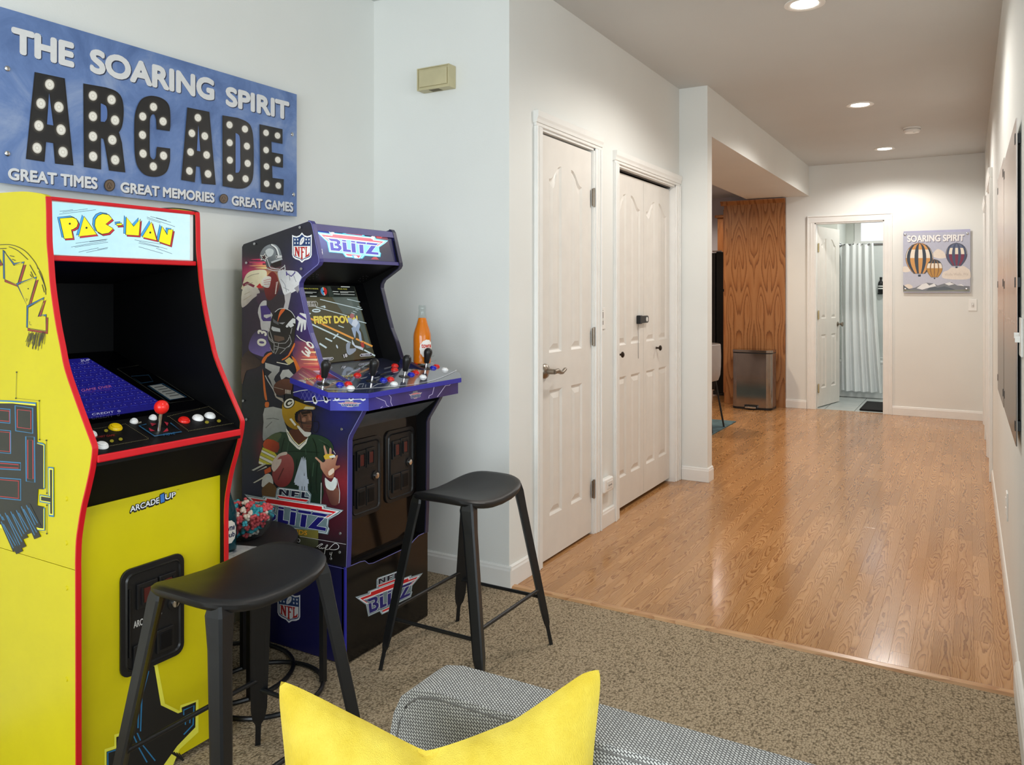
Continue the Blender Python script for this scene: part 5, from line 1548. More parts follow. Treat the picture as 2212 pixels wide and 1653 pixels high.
A.line((236, 238, 244), [(560, 598), (960, 578)], 9)
for x in (612, 785, 932): A.poly((236, 238, 244), [(x - 30, 548), (x + 30, 546), (x + 30, 590), (x, 606), (x - 30, 592)]); A.poly((14, 16, 30), [(x - 16, 550), (x + 16, 548), (x + 16, 580), (x - 16, 582)])
blitz(A, [(620, 618), (910, 618), (900, 668), (640, 668)], True)
A.build('skirt_print', m_print_flat, BC)
A = Art(SK[2]); A.field(skq(6, 7), blobs((36, 36, 134), [(690, 870, 12, 40, (50, 56, 170), 0.8)]), 6, 3)
A.c = (620, 760, 0.17631)
A.line((236, 238, 244), [(75, 500), (180, 475), (300, 465), (400, 475)], 8, smooth=3); A.line((236, 238, 244), [(210, 612), (540, 592)], 8)
for k in range(6): A.line((130, 130, 200), [(170 + k * 50, 480), (225 + k * 50, 590)], 3); A.line((130, 130, 200), [(220 + k * 50, 480), (165 + k * 50, 590)], 3)
A.poly((12, 12, 20), [(80, 540), (140, 560), (210, 620), (70, 580)])
for x, y in ((345, 590), (480, 575)): A.poly((236, 238, 244), [(x - 36, y - 30), (x - 4, y - 56), (x + 30, y + 30), (x + 10, y + 56), (x - 20, y + 40)]); A.poly((14, 16, 30), [(x - 26, y - 22), (x - 4, y - 44), (x + 18, y + 24), (x - 12, y + 26)])
A.build('skirt_print', m_print_flat, BC)
dn = Vector((SL, 0, 1)).normalized()
for (x, y, c) in ((863, 292, 'red'), (1322, 177, 'red'), (1318, 226, 'red'), (1565, 167, 'red'), (398, 320, 'red'), (750, 400, 'red'), (648, 408, 'blue'), (780, 450, 'white'), (1183, 352, 'blue'), (1268, 342, 'red'), (1312, 400, 'white'), (1520, 284, 'blue'), (1576, 262, 'red'), (1665, 314, 'white'), (1790, 203, 'blue'), (1830, 184, 'red'), (1933, 225, 'white')):
    button(on(dk, 620 + x * 0.17631, 760 + y * 0.17631), dn, c, BC, 0.0122)
for (x, y) in ((443, 398), (1037, 368), (1437, 308), (1698, 205)):
    p = on(dk, 620 + x * 0.17631, 760 + y * 0.17631)
    j = G().lathe([(0.021, 0.0005), (0.021, 0.002), (0.008, 0.0035), (0, 0.0035)], p, 22, tilt(dn), cap=False).build('joystick', m_black, BC, smooth=True)
    G().lathe([(0.0045, 0.0), (0.0045, 0.03)], p, 12, tilt(dn)).build('shaft', m_chrome, j, smooth=True)
    G().lathe([(0.0085, 0.022), (0.010, 0.024), (0.0125, 0.042), (0.0165, 0.060), (0.0168, 0.068), (0.0145, 0.076), (0.008, 0.0825), (0, 0.084)], p, 20, tilt(dn), cap=False).build('bat_top', M('joystick_black', (24, 24, 25), 0.36), j, smooth=True)

# ---- coin doors, riser
for (a, b, z0, z1) in ((2.108, 2.283, 0.478, 0.758), (2.309, 2.484, 0.490, 0.762)):
    m = (a + b) / 2
    coin_door(BC, -1.89, a, b, z0, z1, [(m - 0.030, z1 - 0.075, 0.046, 0.07, 'slot'), (m + 0.020, z1 - 0.072, 0.046, 0.07, 'slot'), (m - 0.030, z0 + 0.07, 0.046, 0.07, 'ret'), (m + 0.020, z0 + 0.072, 0.046, 0.07, 'ret')], (b - 0.036, z0 + 0.135), label='black coin door, ' + ('nearer the yellow cabinet' if a < 2.2 else 'nearer the room corner'))
G().box(-2.37, -1.856, BY0 - 0.003, BY0 + 0.015, 0.004, 0.337).build('riser_side', m_navy, BC)
G().box(-2.37, -1.856, BY1 - 0.013, BY1 + 0.005, 0.004, 0.337).build('riser_side', m_navy, BC)
rf = [(BY0 - 0.003, 0.004), (BY1 + 0.005, 0.004), (BY1 + 0.005, 0.339), (2.47, 0.338), (2.44, 0.328), (2.41, 0.313), (2.20, 0.311), (2.175, 0.316), (2.155, 0.332), (2.13, 0.336), (BY0 - 0.003, 0.337)]
G().prism(rf, 'x', -1.868, -1.853).build('riser_front', m_gloss_black, BC)
G().box(-1.858, -1.8518, BY0 - 0.0038, BY0 + 0.004, 0.004, 0.338).build('riser_edge', m_blue_edge, BC)
G().box(-2.36, -1.868, BY0 + 0.01, BY1 - 0.01, 0.325, 0.334).build('riser_shelf', m_satin_black, BC)
A = Art(PX(-1.853), (480, 1150, 0.3345))
blitz(A, [(868, 395), (1290, 240), (1250, 400), (900, 560)], True)
A.line((120, 120, 190), [proj((-1.853, y, z)) and ((proj((-1.853, y, z))[0] - 480) / 0.3345, (proj((-1.853, y, z))[1] - 1150) / 0.3345) for y, z in [(p[0], p[1] - 0.001) for p in rf[2:]]], 4)
A.build('riser_print', m_print_flat, BC)
A = Art(PY(BY0 - 0.003), (480, 1150, 0.3345))
shield(A, [(362, 385), (500, 400), (500, 590), (362, 560)])
A.line((120, 120, 190), [(300, 130), (800, 238)], 4)
A.build('riser_side_print', m_print_flat, BC)

# ================================================================== WALL SIGN
SXF = -2.450
pa, pb = on(PX(SXF), -3, 18), on(PX(SXF), 641, 468)
sy0, sy1 = pa.y, pb.y
sz0, sz1 = pb.z, on(PX(SXF), 641, 204).z
SG = root('wall_sign', (SXF - 0.004, (sy0 + sy1) / 2, sz0), 'large blue metal sign with white lettering above the arcade cabinets', 'sign')
m_blue_metal = M('weathered_blue_metal', (92, 122, 178), 0.42, var=0.02)
t = NT('weathered_blue')
co = t.coord()
n1 = t.noise(co, 5.0, 6.0, 0.65, 0.6); n2 = t.noise(co, 30.0, 4.0, 0.7)
c1 = t.ramp(n1, [(0.32, (82, 108, 158)), (0.5, (104, 131, 182)), (0.68, (140, 158, 194))])
c2 = t.mix(t.ramp(n2, [(0.68, (0, 0, 0)), (0.76, (120, 120, 120))]), c1, rgb((150, 156, 172)))
t.l(c2, t.b.inputs['Base Color']); t.b.inputs['Roughness'].default_value = 0.4
G().box(SXF - 0.005, SXF, sy0, sy1, sz0, sz1).build('sign_board', t.m, SG)
def curve(*segs):
    out = []
    for pts_, sm in segs: out += catmull(pts_, sm, False) if sm else list(pts_)
    return out
A = Art(PX(SXF), (0, 0, 0.30247))
WT, SH = (226, 226, 226), (44, 52, 78)
for st, q, b in (('THE', [(80, 187), (530, 308), (530, 487), (80, 372)], 0.085), ('SOARING', [(640, 340), (1530, 566), (1530, 726), (640, 518)], 0.08), ('SPIRIT', [(1610, 612), (2065, 728), (2065, 862), (1610, 756)], 0.08),
                 ('GREAT TIMES', [(55, 1196), (695, 1268), (695, 1354), (55, 1284)], 0.065), ('GREAT MEMORIES', [(858, 1298), (1530, 1378), (1530, 1450), (858, 1374)], 0.065), ('GREAT GAMES', [(1652, 1396), (2092, 1446), (2092, 1516), (1652, 1467)], 0.065)):
    A.text(SH, st, [(x + 5, y + 6) for x, y in q], b + 0.012)
    A.text(WT, st, q, b)
def marquee_letter(outer, hole, bulbs, r):
    A.line((60, 66, 84), outer, 12, True)
    A.poly((34, 33, 34), outer)
    A.line((22, 21, 22), outer, 9, True)
    if hole: A.poly((92, 120, 178), hole); A.line((22, 21, 22), hole, 9, True)
    for (x, y) in bulbs:
        A.ell((46, 44, 42), x, y, r * 1.5, r * 1.7, n=18); A.ell((66, 62, 56), x, y, r * 1.25, r * 1.45, n=18); A.ell((206, 200, 188), x, y, r * 0.98, r * 1.16, -20, 18); A.ell((240, 236, 226), x, y, r * 0.78, r * 0.92, -20, 18); A.ell((222, 214, 200), x, y, r * 0.42, r * 0.5, -20, 14); A.ell((246, 242, 232), x, y, r * 0.28, r * 0.34, -20, 12)
marquee_letter([(250, 517), (455, 562), (517, 1182), (395, 1165), (383, 1020), (322, 1012), (312, 1152), (188, 1135)], [(349, 660), (383, 898), (329, 889)], [(352, 605), (290, 740), (418, 765), (275, 898), (433, 927), (262, 1058), (447, 1087)], 34)
marquee_letter(curve(([(597, 598)], 0), ([(750, 630), (820, 655), (860, 700), (874, 770), (872, 850), (860, 910), (840, 945)], 4), ([(862, 1020), (887, 1230)], 0), ([(780, 1215), (752, 1040), (740, 990), (712, 985), (714, 1208), (602, 1192)], 0)), curve(([(712, 738)], 0), ([(735, 742), (758, 758), (767, 800), (764, 850), (745, 876)], 4), ([(712, 870)], 0)), [(660, 685), (793, 713), (660, 832), (818, 860), (660, 975), (798, 1000), (661, 1118), (818, 1143)], 31)
marquee_letter(curve(([(960, 950), (965, 820), (1000, 725), (1060, 692), (1130, 700), (1182, 732), (1205, 790), (1207, 932)], 4), ([(1118, 920)], 0), ([(1116, 855), (1104, 818), (1082, 812), (1064, 840), (1060, 900), (1060, 1090), (1072, 1132), (1095, 1145), (1114, 1120), (1118, 1055)], 4), ([(1207, 1065)], 0), ([(1205, 1150), (1185, 1218), (1145, 1250), (1090, 1258), (1030, 1242), (985, 1190), (966, 1120), (961, 1030)], 4)), None, [(1092, 765), (1015, 833), (1160, 868), (1013, 965), (1017, 1098), (1163, 1113), (1090, 1190)], 27)
marquee_letter([(1338, 770), (1485, 802), (1530, 1320), (1440, 1308), (1428, 1190), (1390, 1185), (1382, 1298), (1295, 1285)], [(1412, 890), (1430, 1083), (1397, 1078)], [(1408, 842), (1365, 953), (1457, 973), (1355, 1087), (1470, 1108), (1347, 1222), (1480, 1243)], 25)
marquee_letter(curve(([(1588, 826)], 0), ([(1690, 848), (1760, 880), (1790, 935), (1800, 1050), (1798, 1240), (1780, 1308), (1740, 1338), (1690, 1342)], 4), ([(1590, 1328)], 0)), curve(([(1672, 950)], 0), ([(1694, 954), (1711, 985), (1714, 1100), (1714, 1205), (1698, 1238)], 4), ([(1672, 1235)], 0)), [(1633, 893), (1743, 923), (1634, 1020), (1757, 1045), (1635, 1145), (1762, 1168), (1637, 1272), (1747, 1278)], 23)
marquee_letter([(1852, 890), (2007, 928), (2007, 1025), (1928, 1008), (1930, 1092), (2010, 1107), (2010, 1195), (1932, 1180), (1935, 1275), (2015, 1285), (2015, 1390), (1860, 1370)], None, [(1893, 950), (1975, 970), (1893, 1073), (1977, 1143), (1896, 1190), (1897, 1313), (1980, 1327)], 21)
for x, y, r_ in ((775, 1325, 38), (1590, 1420, 30)):
    A.ell((50, 40, 34), x, y, r_ * 1.04, r_ * 1.14); A.ell((110, 92, 76), x, y, r_ * 0.88, r_ * 0.98); A.ell((84, 68, 56), x - 2, y + 3, r_ * 0.5, r_ * 0.66); A.line((140, 120, 100), [(x - r_ * 0.3, y + r_ * 0.4), (x, y - r_ * 0.4), (x + r_ * 0.3, y + r_ * 0.3)], 4)
A.build('sign_print', m_print_flat, SG, 'white words and black bulb letters')
for (x, y) in ((50, 490), (50, 1097), (2085, 960), (2094, 1390)):
    p = on(PX(SXF), x * 0.30247, y * 0.30247)
    G().lathe([(0.008, -0.033), (0.008, 0.003), (0.006, 0.0045), (0, 0.0045)], (SXF, p.y, p.z), 16, 'x', cap=False).build('standoff_bolt', m_screw, SG, smooth=True)

# ================================================================== STOOLS
m_stool = M('black_powder_coat', (19, 20, 22), 0.34, bump=0.03, bscale=500)
m_seat = M('black_seat', (21, 21, 22), 0.42, bump=0.03, bscale=500)


def stool_root(loc, label):
    ST = root('bar_stool', (0, 0, 0), label, 'stool', 'black saddle seat stools in front of the arcade cabinets')
    a, b = 0.143, 0.198
    N = 48
    def edge(k, s):
        t_ = 2 * math.pi * k / N
        c, sn = math.cos(t_), math.sin(t_)
        e = 2 / 3.6
        return (a * s * math.copysign(abs(c) ** e, c), b * s * math.copysign(abs(sn) ** e, sn))
    def zt(x, y): return 0.588 + 0.030 * (y / b) ** 2 - 0.006 * (x / a) ** 2
    v = []; f = []
    levels = [(0.0, 0.0), (0.35, 0.0), (0.65, 0.0), (0.88, 0.0), (0.96, -0.002), (1.0, -0.009), (1.0, -0.018), (0.96, -0.026), (0.88, -0.028), (0.5, -0.024)]
    for s_, dzz in levels[1:]:
        for k in range(N):
            x, y = edge(k, s_); v.append((x, y, zt(x, y) + dzz))
    m_ = len(levels) - 1
    for i in range(m_ - 1):
        for k in range(N): f.append((i * N + k, i * N + (k + 1) % N, (i + 1) * N + (k + 1) % N, (i + 1) * N + k))
    v.append((0, 0, zt(0, 0))); c0 = len(v) - 1
    for k in range(N): f.append((c0, (k + 1) % N, k))
    f.append(tuple(range((m_ - 1) * N, m_ * N)))
    G().add(v, f).build('seat', m_seat, ST, smooth=True)
    tops, feet = {}, {}
    for sx in (-1, 1):
        for sy in (-1, 1):
            T, B = Vector((sx * 0.108, sy * 0.158, 0.592)), Vector((sx * 0.207, sy * 0.232, 0.001))
            o = Vector((sx, sy * 0.75, 0)).normalized(); s_ = Vector((-o.y, o.x, 0))
            v = []; f = []
            lv_ = [(0, 0.024, 0.014), (0.04, 0.031, 0.018), (0.16, 0.026, 0.016), (0.55, 0.0235, 0.015), (0.80, 0.022, 0.014), (0.86, 0.016, 0.012), (0.885, 0.0085, 0.008), (0.90, 0.0075, 0.007), (1.0, 0.0075, 0.007)]
            for (t_, w_, d_) in lv_:
                c = T.lerp(B, t_)
                for (p, q) in ((-1, -1), (-0.9, -0.55), (-0.14, 0.9), (0.14, 0.9), (0.9, -0.55), (1, -1), (0.5, -0.9), (-0.5, -0.9)): v.append(tuple(c + s_ * (w_ * p) + o * (d_ * q)))
            n = 8
            for i in range(len(lv_) - 1):
                for k in range(n): f.append((i * n + k, i * n + (k + 1) % n, (i + 1) * n + (k + 1) % n, (i + 1) * n + k))
            f += [tuple(range(n - 1, -1, -1)), tuple(range((len(lv_) - 1) * n, len(lv_) * n))]
            G().add(v, f).build('leg', m_stool, ST)
            tops[(sx, sy)], feet[(sx, sy)] = T, B
    def at_h(k, h):
        T, B = tops[k], feet[k]
        return T.lerp(B, (T.z - h) / (T.z - B.z))
    for k1, k2, h in (((-1, -1), (-1, 1), 0.205), ((1, -1), (1, 1), 0.205), ((-1, -1), (1, -1), 0.175), ((-1, 1), (1, 1), 0.175)):
        G().tube([at_h(k1, h), at_h(k1, h).lerp(at_h(k2, h), 0.06), at_h(k1, h).lerp(at_h(k2, h), 0.94), at_h(k2, h)], [0.009, 0.0065, 0.0065, 0.009], 10).build('footrest_bar', m_stool, ST, smooth=True)
    ST.location = loc
    return ST


s1 = stool_root((-1.537, 1.338, 0), 'black metal stool in front of the yellow cabinet, partly behind the cushion')
s2 = copy_tree(s1, None, (-1.522, 2.322, 0)); s2['label'] = 'black metal stool at the football cabinet, beside the wall corner'

# ================================================================== NESTING TABLES
m_tabtop = M('black_tabletop', (40, 37, 37), 0.5, bump=0.04, bscale=300)
def side_table(c, r_, z, rr, label, legs, ring_c=None):
    T = root('side_table', (c[0], c[1], 0), label, 'table', 'nested round side tables between the cabinets')
    G().lathe([(0, z - 0.022), (r_ - 0.003, z - 0.022), (r_, z - 0.019), (r_, z - 0.003), (r_ - 0.003, z), (0, z)], (c[0], c[1], 0), 56, cap=False).build('table_top', m_tabtop, T, smooth=True)
    rc = ring_c or c
    ring = [(rc[0] + rr * math.cos(2 * math.pi * k / 48), rc[1] + rr * math.sin(2 * math.pi * k / 48), 0.008) for k in range(48)]
    G().tube(ring, 0.0075, 8, closed=True).build('base_ring', m_stool, T, smooth=True)
    for a in legs:
        x, y = rc[0] + rr * math.cos(R(a)), rc[1] + rr * math.sin(R(a))
        G().box(x - 0.009, x + 0.009, y - 0.009, y + 0.009, 0.008, z - 0.02).build('leg', m_stool, T, 0.001)
    return T
side_table((-2.160, 1.803), 0.238, 0.455, 0.222, 'taller round black side table carrying the popcorn bowl', (100, 220, 340))
side_table((-1.972, 1.815), 0.182, 0.410, 0.182, 'lower round black side table nested in front of the taller one', (44, 160, 268), (-1.960, 1.795))

# marble coaster, bottles
def thin_glass(name, tint, ior=1.45, rough=0.02):
    t = NT(name)
    nt = t.t
    tr = nt.nodes.new('ShaderNodeBsdfTransparent'); tr.inputs[0].default_value = rgb(tint)
    gl = nt.nodes.new('ShaderNodeBsdfGlossy'); gl.inputs['Roughness'].default_value = rough
    lw_ = nt.nodes.new('ShaderNodeLayerWeight'); lw_.inputs[0].default_value = 0.5
    nz = t.noise(t.coord(), 40.0, 2.0)
    fac = t.math('ADD', t.math('MULTIPLY', t.math('POWER', lw_.outputs['Facing'], 3.5), 0.75), t.math('MULTIPLY', nz, 0.06 * (ior - 0.6)))
    mx = nt.nodes.new('ShaderNodeMixShader')
    t.l(fac, mx.inputs[0]); t.l(tr.outputs[0], mx.inputs[1]); t.l(gl.outputs[0], mx.inputs[2])
    t.l(mx.outputs[0], nt.nodes['Material Output'].inputs[0])
    return t.m
m_glass = thin_glass('clear_glass', (244, 248, 247))
m_bowlglass = thin_glass('cut_glass', (240, 243, 243), 1.6)
t = NT('marble'); nz = t.noise(t.coord(), 14.0, 6.0, 0.6, 2.0)
t.l(t.ramp(nz, [(0.35, (120, 126, 148)), (0.5, (214, 214, 218)), (0.65, (232, 230, 228))]), t.b.inputs['Base Color']); t.b.inputs['Roughness'].default_value = 0.25
bp = (-2.052, 1.712, 0.455)
o = G().prism([(-2.09, 1.635), (-1.93, 1.66), (-1.962, 1.80), (-2.10, 1.76)], 'z', 0.4555, 0.4605).build('tray', t.m, None, 0.001)
tag(o, 'white marbled square tray under the teal bottle', 'tray')
BOT = [(0.0, 0.0), (0.032, 0.0), (0.0365, 0.004), (0.0375, 0.012), (0.0375, 0.108), (0.0365, 0.122), (0.031, 0.142), (0.0235, 0.164), (0.0185, 0.184), (0.0155, 0.205), (0.0142, 0.222), (0.0152, 0.224), (0.0152, 0.234), (0.0138, 0.236), (0.0138, 0.241), (0.011, 0.241)]
def label_patch(B, loc, ang, zc, hw, hh, scal, word1, word2, cc, tc):
    def cyl(u, z, dr): return (loc[0] + (0.0375 + dr) * math.cos(ang + u / 0.0375), loc[1] + (0.0375 + dr) * math.sin(ang + u / 0.0375), loc[2] + z)
    N = 26
    v = [cyl(0, zc, 0.0004)]; f = []
    nr = 4
    for q in range(1, nr + 1):
        for k in range(N):
            rr = (1.0 + (0.06 if k % 2 and q == nr else 0)) * q / nr
            v.append(cyl(hw * rr * math.cos(2 * math.pi * k / N), zc + hh * rr * math.sin(2 * math.pi * k / N), 0.0004))
    f += [(0, 1 + k, 1 + (k + 1) % N) for k in range(N)]
    for q in range(nr - 1):
        f += [(1 + q * N + k, 1 + q * N + (k + 1) % N, 1 + (q + 1) * N + (k + 1) % N, 1 + (q + 1) * N + k) for k in range(N)]
    lb = G().add(v, f).build('bottle_label', cc, B, smooth=True)
    g = G()
    for wd, z0, z1, x0, x1 in ((word1, zc + 0.004, zc + 0.021, -0.024, 0.024), (word2, zc - 0.017, zc - 0.001, -0.014, 0.024)):
        V, Fc = glyphs(wd, 0.03)
        g.add([cyl(x0 + (x1 - x0) * x, z0 + (z1 - z0) * y, 0.0008) for x, y in V], Fc)
    g.build('label_lettering', tc, B)
def bottle(loc, lq, fill, label, ang, lab, let, glass):
    B = root('soda_bottle', loc, label, 'bottle', 'longneck soda bottles')
    G().lathe(BOT, loc, 28, cap=False).build('glass', glass, B, smooth=True)
    prof = [(0, 0.005)] + [(r_ - 0.0022, h + 0.003) for r_, h in BOT[2:] if h < fill] + [(0.0140, fill), (0, fill)]
    G().lathe(prof, loc, 28, cap=False).build('liquid', lq, B, smooth=True)
    label_patch(B, loc, ang, 0.066, 0.030, 0.036, 1, 'towne', 'club', lab, let)
    return B
m_orange = M('orange_soda', (255, 134, 20), 0.2, var=0.02, trans=0.15, ior=1.33)
m_teal = M('teal_soda', (20, 104, 120), 0.15, var=0.02, trans=0.25, ior=1.33)
m_lab_white = M('label_white', (236, 232, 226), 0.5); m_lab_red = M('label_red', (200, 52, 36), 0.5); m_lab_navy = M('label_navy', (22, 40, 84), 0.5)
bo = on(dk, 912, 789)
toc = lambda p: math.atan2(-p[1], -p[0])
bottle((bo.x, bo.y, bo.z + 0.002), m_orange, 0.190, 'clear glass bottle of orange soda standing on the football cabinet deck', toc(bo) + 0.55, m_lab_white, m_lab_red, m_glass)
bottle((bp[0], bp[1], 0.461), m_teal, 0.205, 'teal glass soda bottle on the marbled tray beside the popcorn bowl', toc(bp) + 0.3, m_lab_white, m_lab_navy, thin_glass('teal_glass', (150, 206, 210)))

# popcorn bowl
bc = (-2.115, 1.850, 0.4552)
BW = root('glass_bowl', bc, 'cut glass bowl full of red and teal popcorn on the taller side table', 'bowl')
def bowl_mesh():
    v = []; f = []
    N = 64
    prof = [(0.030, 0.0), (0.046, 0.001), (0.062, 0.012), (0.079, 0.036), (0.090, 0.062), (0.096, 0.084), (0.0985, 0.092), (0.0955, 0.092), (0.087, 0.062), (0.075, 0.037), (0.058, 0.016), (0.040, 0.007), (0.0, 0.006)]
    for i, (r_, h) in enumerate(prof):
        for k in range(N):
            rip = 1 + (0.028 * math.cos(k * math.pi * 2 * 16 / N) if 0 < i < 5 else 0) + (0.012 * (1 if k % 8 < 4 else -1) if i in (5, 6, 7) else 0)
            a = 2 * math.pi * k / N
            v.append((bc[0] + r_ * rip * math.cos(a), bc[1] + r_ * rip * math.sin(a), bc[2] + h))
    for i in range(len(prof) - 1):
        for k in range(N): f.append((i * N + k, i * N + (k + 1) % N, (i + 1) * N + (k + 1) % N, (i + 1) * N + k))
    f.append(tuple(range(N - 1, -1, -1)))
    return G().add(v, f)
bowl_mesh().build('bowl_body', m_bowlglass, BW, smooth=True)
m_pop = {'red': M('red_popcorn', (238, 96, 104), 0.4, var=0.1), 'teal': M('teal_popcorn', (62, 168, 184), 0.4, var=0.14), 'cream': M('cream_popcorn', (244, 226, 212), 0.5, var=0.05)}
rn = random.Random(21)
kernels = {}
for c in m_pop:
    for q in range(3):
        g = G()
        g.ball((0, 0, 0), 0.0078, 8)
        for k in range(5):
            d_ = Vector((rn.gauss(0, 1), rn.gauss(0, 1), rn.gauss(0, 1))).normalized() * 0.0078
            g.ball(tuple(d_), 0.0052 + rn.random() * 0.0022, 8)
        me = bpy.data.meshes.new('popcorn'); me.from_pydata(g.v, [], g.f); me.materials.append(m_pop[c])
        for p in me.polygons: p.use_smooth = True
        kernels[(c, q)] = me
pts = []
tries = 0
while len(pts) < 150 and tries < 60000:
    tries += 1
    rr_, a = 0.088 * math.sqrt(rn.random()), rn.random() * 2 * math.pi
    x, y = rr_ * math.cos(a), rr_ * math.sin(a)
    top_z = 0.086 + 0.036 * (1 - (rr_ / 0.09) ** 2)
    bot = 0.020 if rr_ < 0.045 else 0.020 + (rr_ - 0.045) / 0.043 * 0.056
    z = rn.uniform(bot, top_z)
    if z < top_z - 0.020 and (bot + 0.02 < z): continue
    if all((x - p[0]) ** 2 + (y - p[1]) ** 2 + (z - p[2]) ** 2 > 0.0152 ** 2 for p in pts): pts.append((x, y, z))
for (x, y, z) in pts:
    c = rn.choices(('red', 'teal', 'cream'), (50, 36, 14))[0]
    o = bpy.data.objects.new('popcorn', kernels[(c, rn.randrange(3))]); col.objects.link(o)
    o.location = (bc[0] + x, bc[1] + y, bc[2] + z); o.rotation_euler = (rn.random() * 6, rn.random() * 6, rn.random() * 6)
    tag(o, {'red': 'red candied popcorn piece in the cut glass bowl', 'teal': 'teal candied popcorn piece in the cut glass bowl', 'cream': 'cream coloured popcorn piece in the cut glass bowl'}[c], 'popcorn', 'candied popcorn in the glass bowl')

# ================================================================== SMALL WALL THINGS
CH = root('door_chime', (-2.08, YJ, 2.18), 'beige plastic door chime box high on the corner wall', 'door chime')
m_beige = M('aged_beige_plastic', (196, 186, 148), 0.45)
yc = YJ - 0.055
a0, a1 = on(PY(yc), 901, 148), on(PY(yc), 970, 190)
cx0, cx1, cz0, cz1 = a0.x, a1.x, on(PY(yc), 901, 197).z, on(PY(yc), 901, 149).z
G().box(cx0, cx1, yc + 0.004, YJ - 0.001, cz0, cz1).build('box_body', m_beige, CH, 0.002)
G().box(cx0 + 0.012, cx1 - 0.012, yc - 0.003, yc + 0.006, cz0 + 0.014, cz1 - 0.012).build('front_cover', m_beige, CH, 0.003)
for (bx0, bx1, bz0, bz1) in ((cx0, cx1, cz1 - 0.005, cz1), (cx0, cx1, cz0, cz0 + 0.006), (cx0, cx0 + 0.005, cz0 + 0.006, cz1 - 0.005), (cx1 - 0.005, cx1, cz0 + 0.006, cz1 - 0.005)): G().box(bx0, bx1, yc - 0.002, yc + 0.0045, bz0, bz1).build('cover_rim', m_beige, CH, 0.001)
for k in range(8): G().box(cx0 + 0.06 + k * 0.007, cx0 + 0.063 + k * 0.007, yc + 0.008, YJ - 0.012, cz0 - 0.0012, cz0 + 0.001).build('vent_slot', M('vent_dark', (96, 90, 70), 0.6), CH)

def plate(name, label, plane, px, py, wd, ht, nrm, parts, cat, group=None):
    p = on(plane, px, py)
    r = root(name, tuple(p), label, cat, group)
    r.rotation_euler.z = {'x': R(90), '-x': R(-90), '-y': 0}[nrm]
    G().box(-wd / 2, wd / 2, -0.006, 0, -ht / 2, ht / 2).build('cover_plate', m_white, r, 0.002, local=True)
    for (nm, x0, x1, y0, y1, z0, z1, m) in parts: G().box(x0, x1, y0, y1, z0, z1).build(nm, m, r, 0.001, local=True)
    return r
m_grey = M('slot_grey', (120, 118, 114), 0.5)
plate('dimmer_switch', 'white dimmer switch plate between the narrow door and bifold doors', PX(XD), 1300, 688, 0.072, 0.118, 'x', [('dimmer_track', -0.006, 0.006, -0.0068, -0.005, -0.035, 0.035, m_grey), ('dimmer_slider', -0.007, 0.007, -0.014, -0.006, -0.012, 0.002, m_white), ('indicator', -0.004, 0.004, -0.0072, -0.005, 0.042, 0.046, m_grey)], 'switch')
plate('light_switch', 'white toggle light switch under the balloon sign on the end wall', PY(YE), 2101, 659, 0.074, 0.118, '-y', [('toggle_frame', -0.012, 0.012, -0.0072, -0.005, -0.024, 0.024, M('switch_shade', (214, 212, 208), 0.4)), ('toggle', -0.005, 0.005, -0.018, -0.006, -0.002, 0.014, m_white)], 'switch')
plate('light_switch', 'white double toggle switch plate beside the large print at the frame edge', PX(XR), 2208, 728, 0.118, 0.118, '-x', [('toggle', -0.032, -0.022, -0.020, -0.006, -0.006, 0.012, m_white), ('toggle', 0.022, 0.032, -0.020, -0.006, -0.016, 0.004, m_white)], 'switch')
plate('wall_outlet', 'white power outlet low on the wall of prints', PX(XR), 2177, 1093, 0.072, 0.116, '-x', [('socket', -0.016, 0.016, -0.0085, -0.005, 0.006, 0.036, m_white), ('socket', -0.016, 0.016, -0.0085, -0.005, -0.036, -0.006, m_white)], 'outlet')
# plug-in alarm below the dimmer
p = on(PX(XD), 1304, 1046)
AL = root('gas_alarm', tuple(p), 'white plug-in alarm low between the two closet doors', 'alarm'); AL.rotation_euler.z = R(90)
G().box(-0.062, 0.062, -0.034, 0.0, -0.038, 0.038).build('alarm_body', m_white, AL, 0.010, local=True, seg=3)
G().box(-0.030, 0.040, -0.037, -0.030, -0.020, 0.022).build('alarm_face', M('alarm_face_grey', (220, 218, 214), 0.4), AL, 0.004, local=True)
for k in (-0.012, 0.004, 0.022): G().cyl((k, -0.0385, 0.0), 0.004, 0.003, 'y', 10).build('alarm_button', m_grey, AL, local=True)
# black sensor on the bifold doors
p = on(PX(XD - 0.035), 1385, 690)
SE = root('door_lock_clip', tuple(p), 'small black clip with a white button on the bifold doors', 'lock'); SE.rotation_euler.z = R(90)
G().prism(rrect(-0.075, 0.075, -0.022, 0.022, 0.018), 'y', -0.022, -0.002).build('clip_body', m_black, SE, 0.002, local=True)
G().box(-0.08, -0.05, -0.028, 0.0, -0.026, 0.026).build('clip_end', m_black, SE, 0.003, local=True)
G().lathe([(0.0145, -0.021), (0.0145, -0.0245), (0.0, -0.0255)], (0.042, 0, 0), 20, 'y', cap=False).build('clip_button', m_white, SE, smooth=True, local=True)
G().tube([(-0.066, -0.006, -0.024), (-0.062, -0.004, -0.07), (-0.055, -0.003, -0.16), (-0.052, -0.002, -0.24)], 0.0012, 6).build('clip_cord', m_grey, SE, local=True)
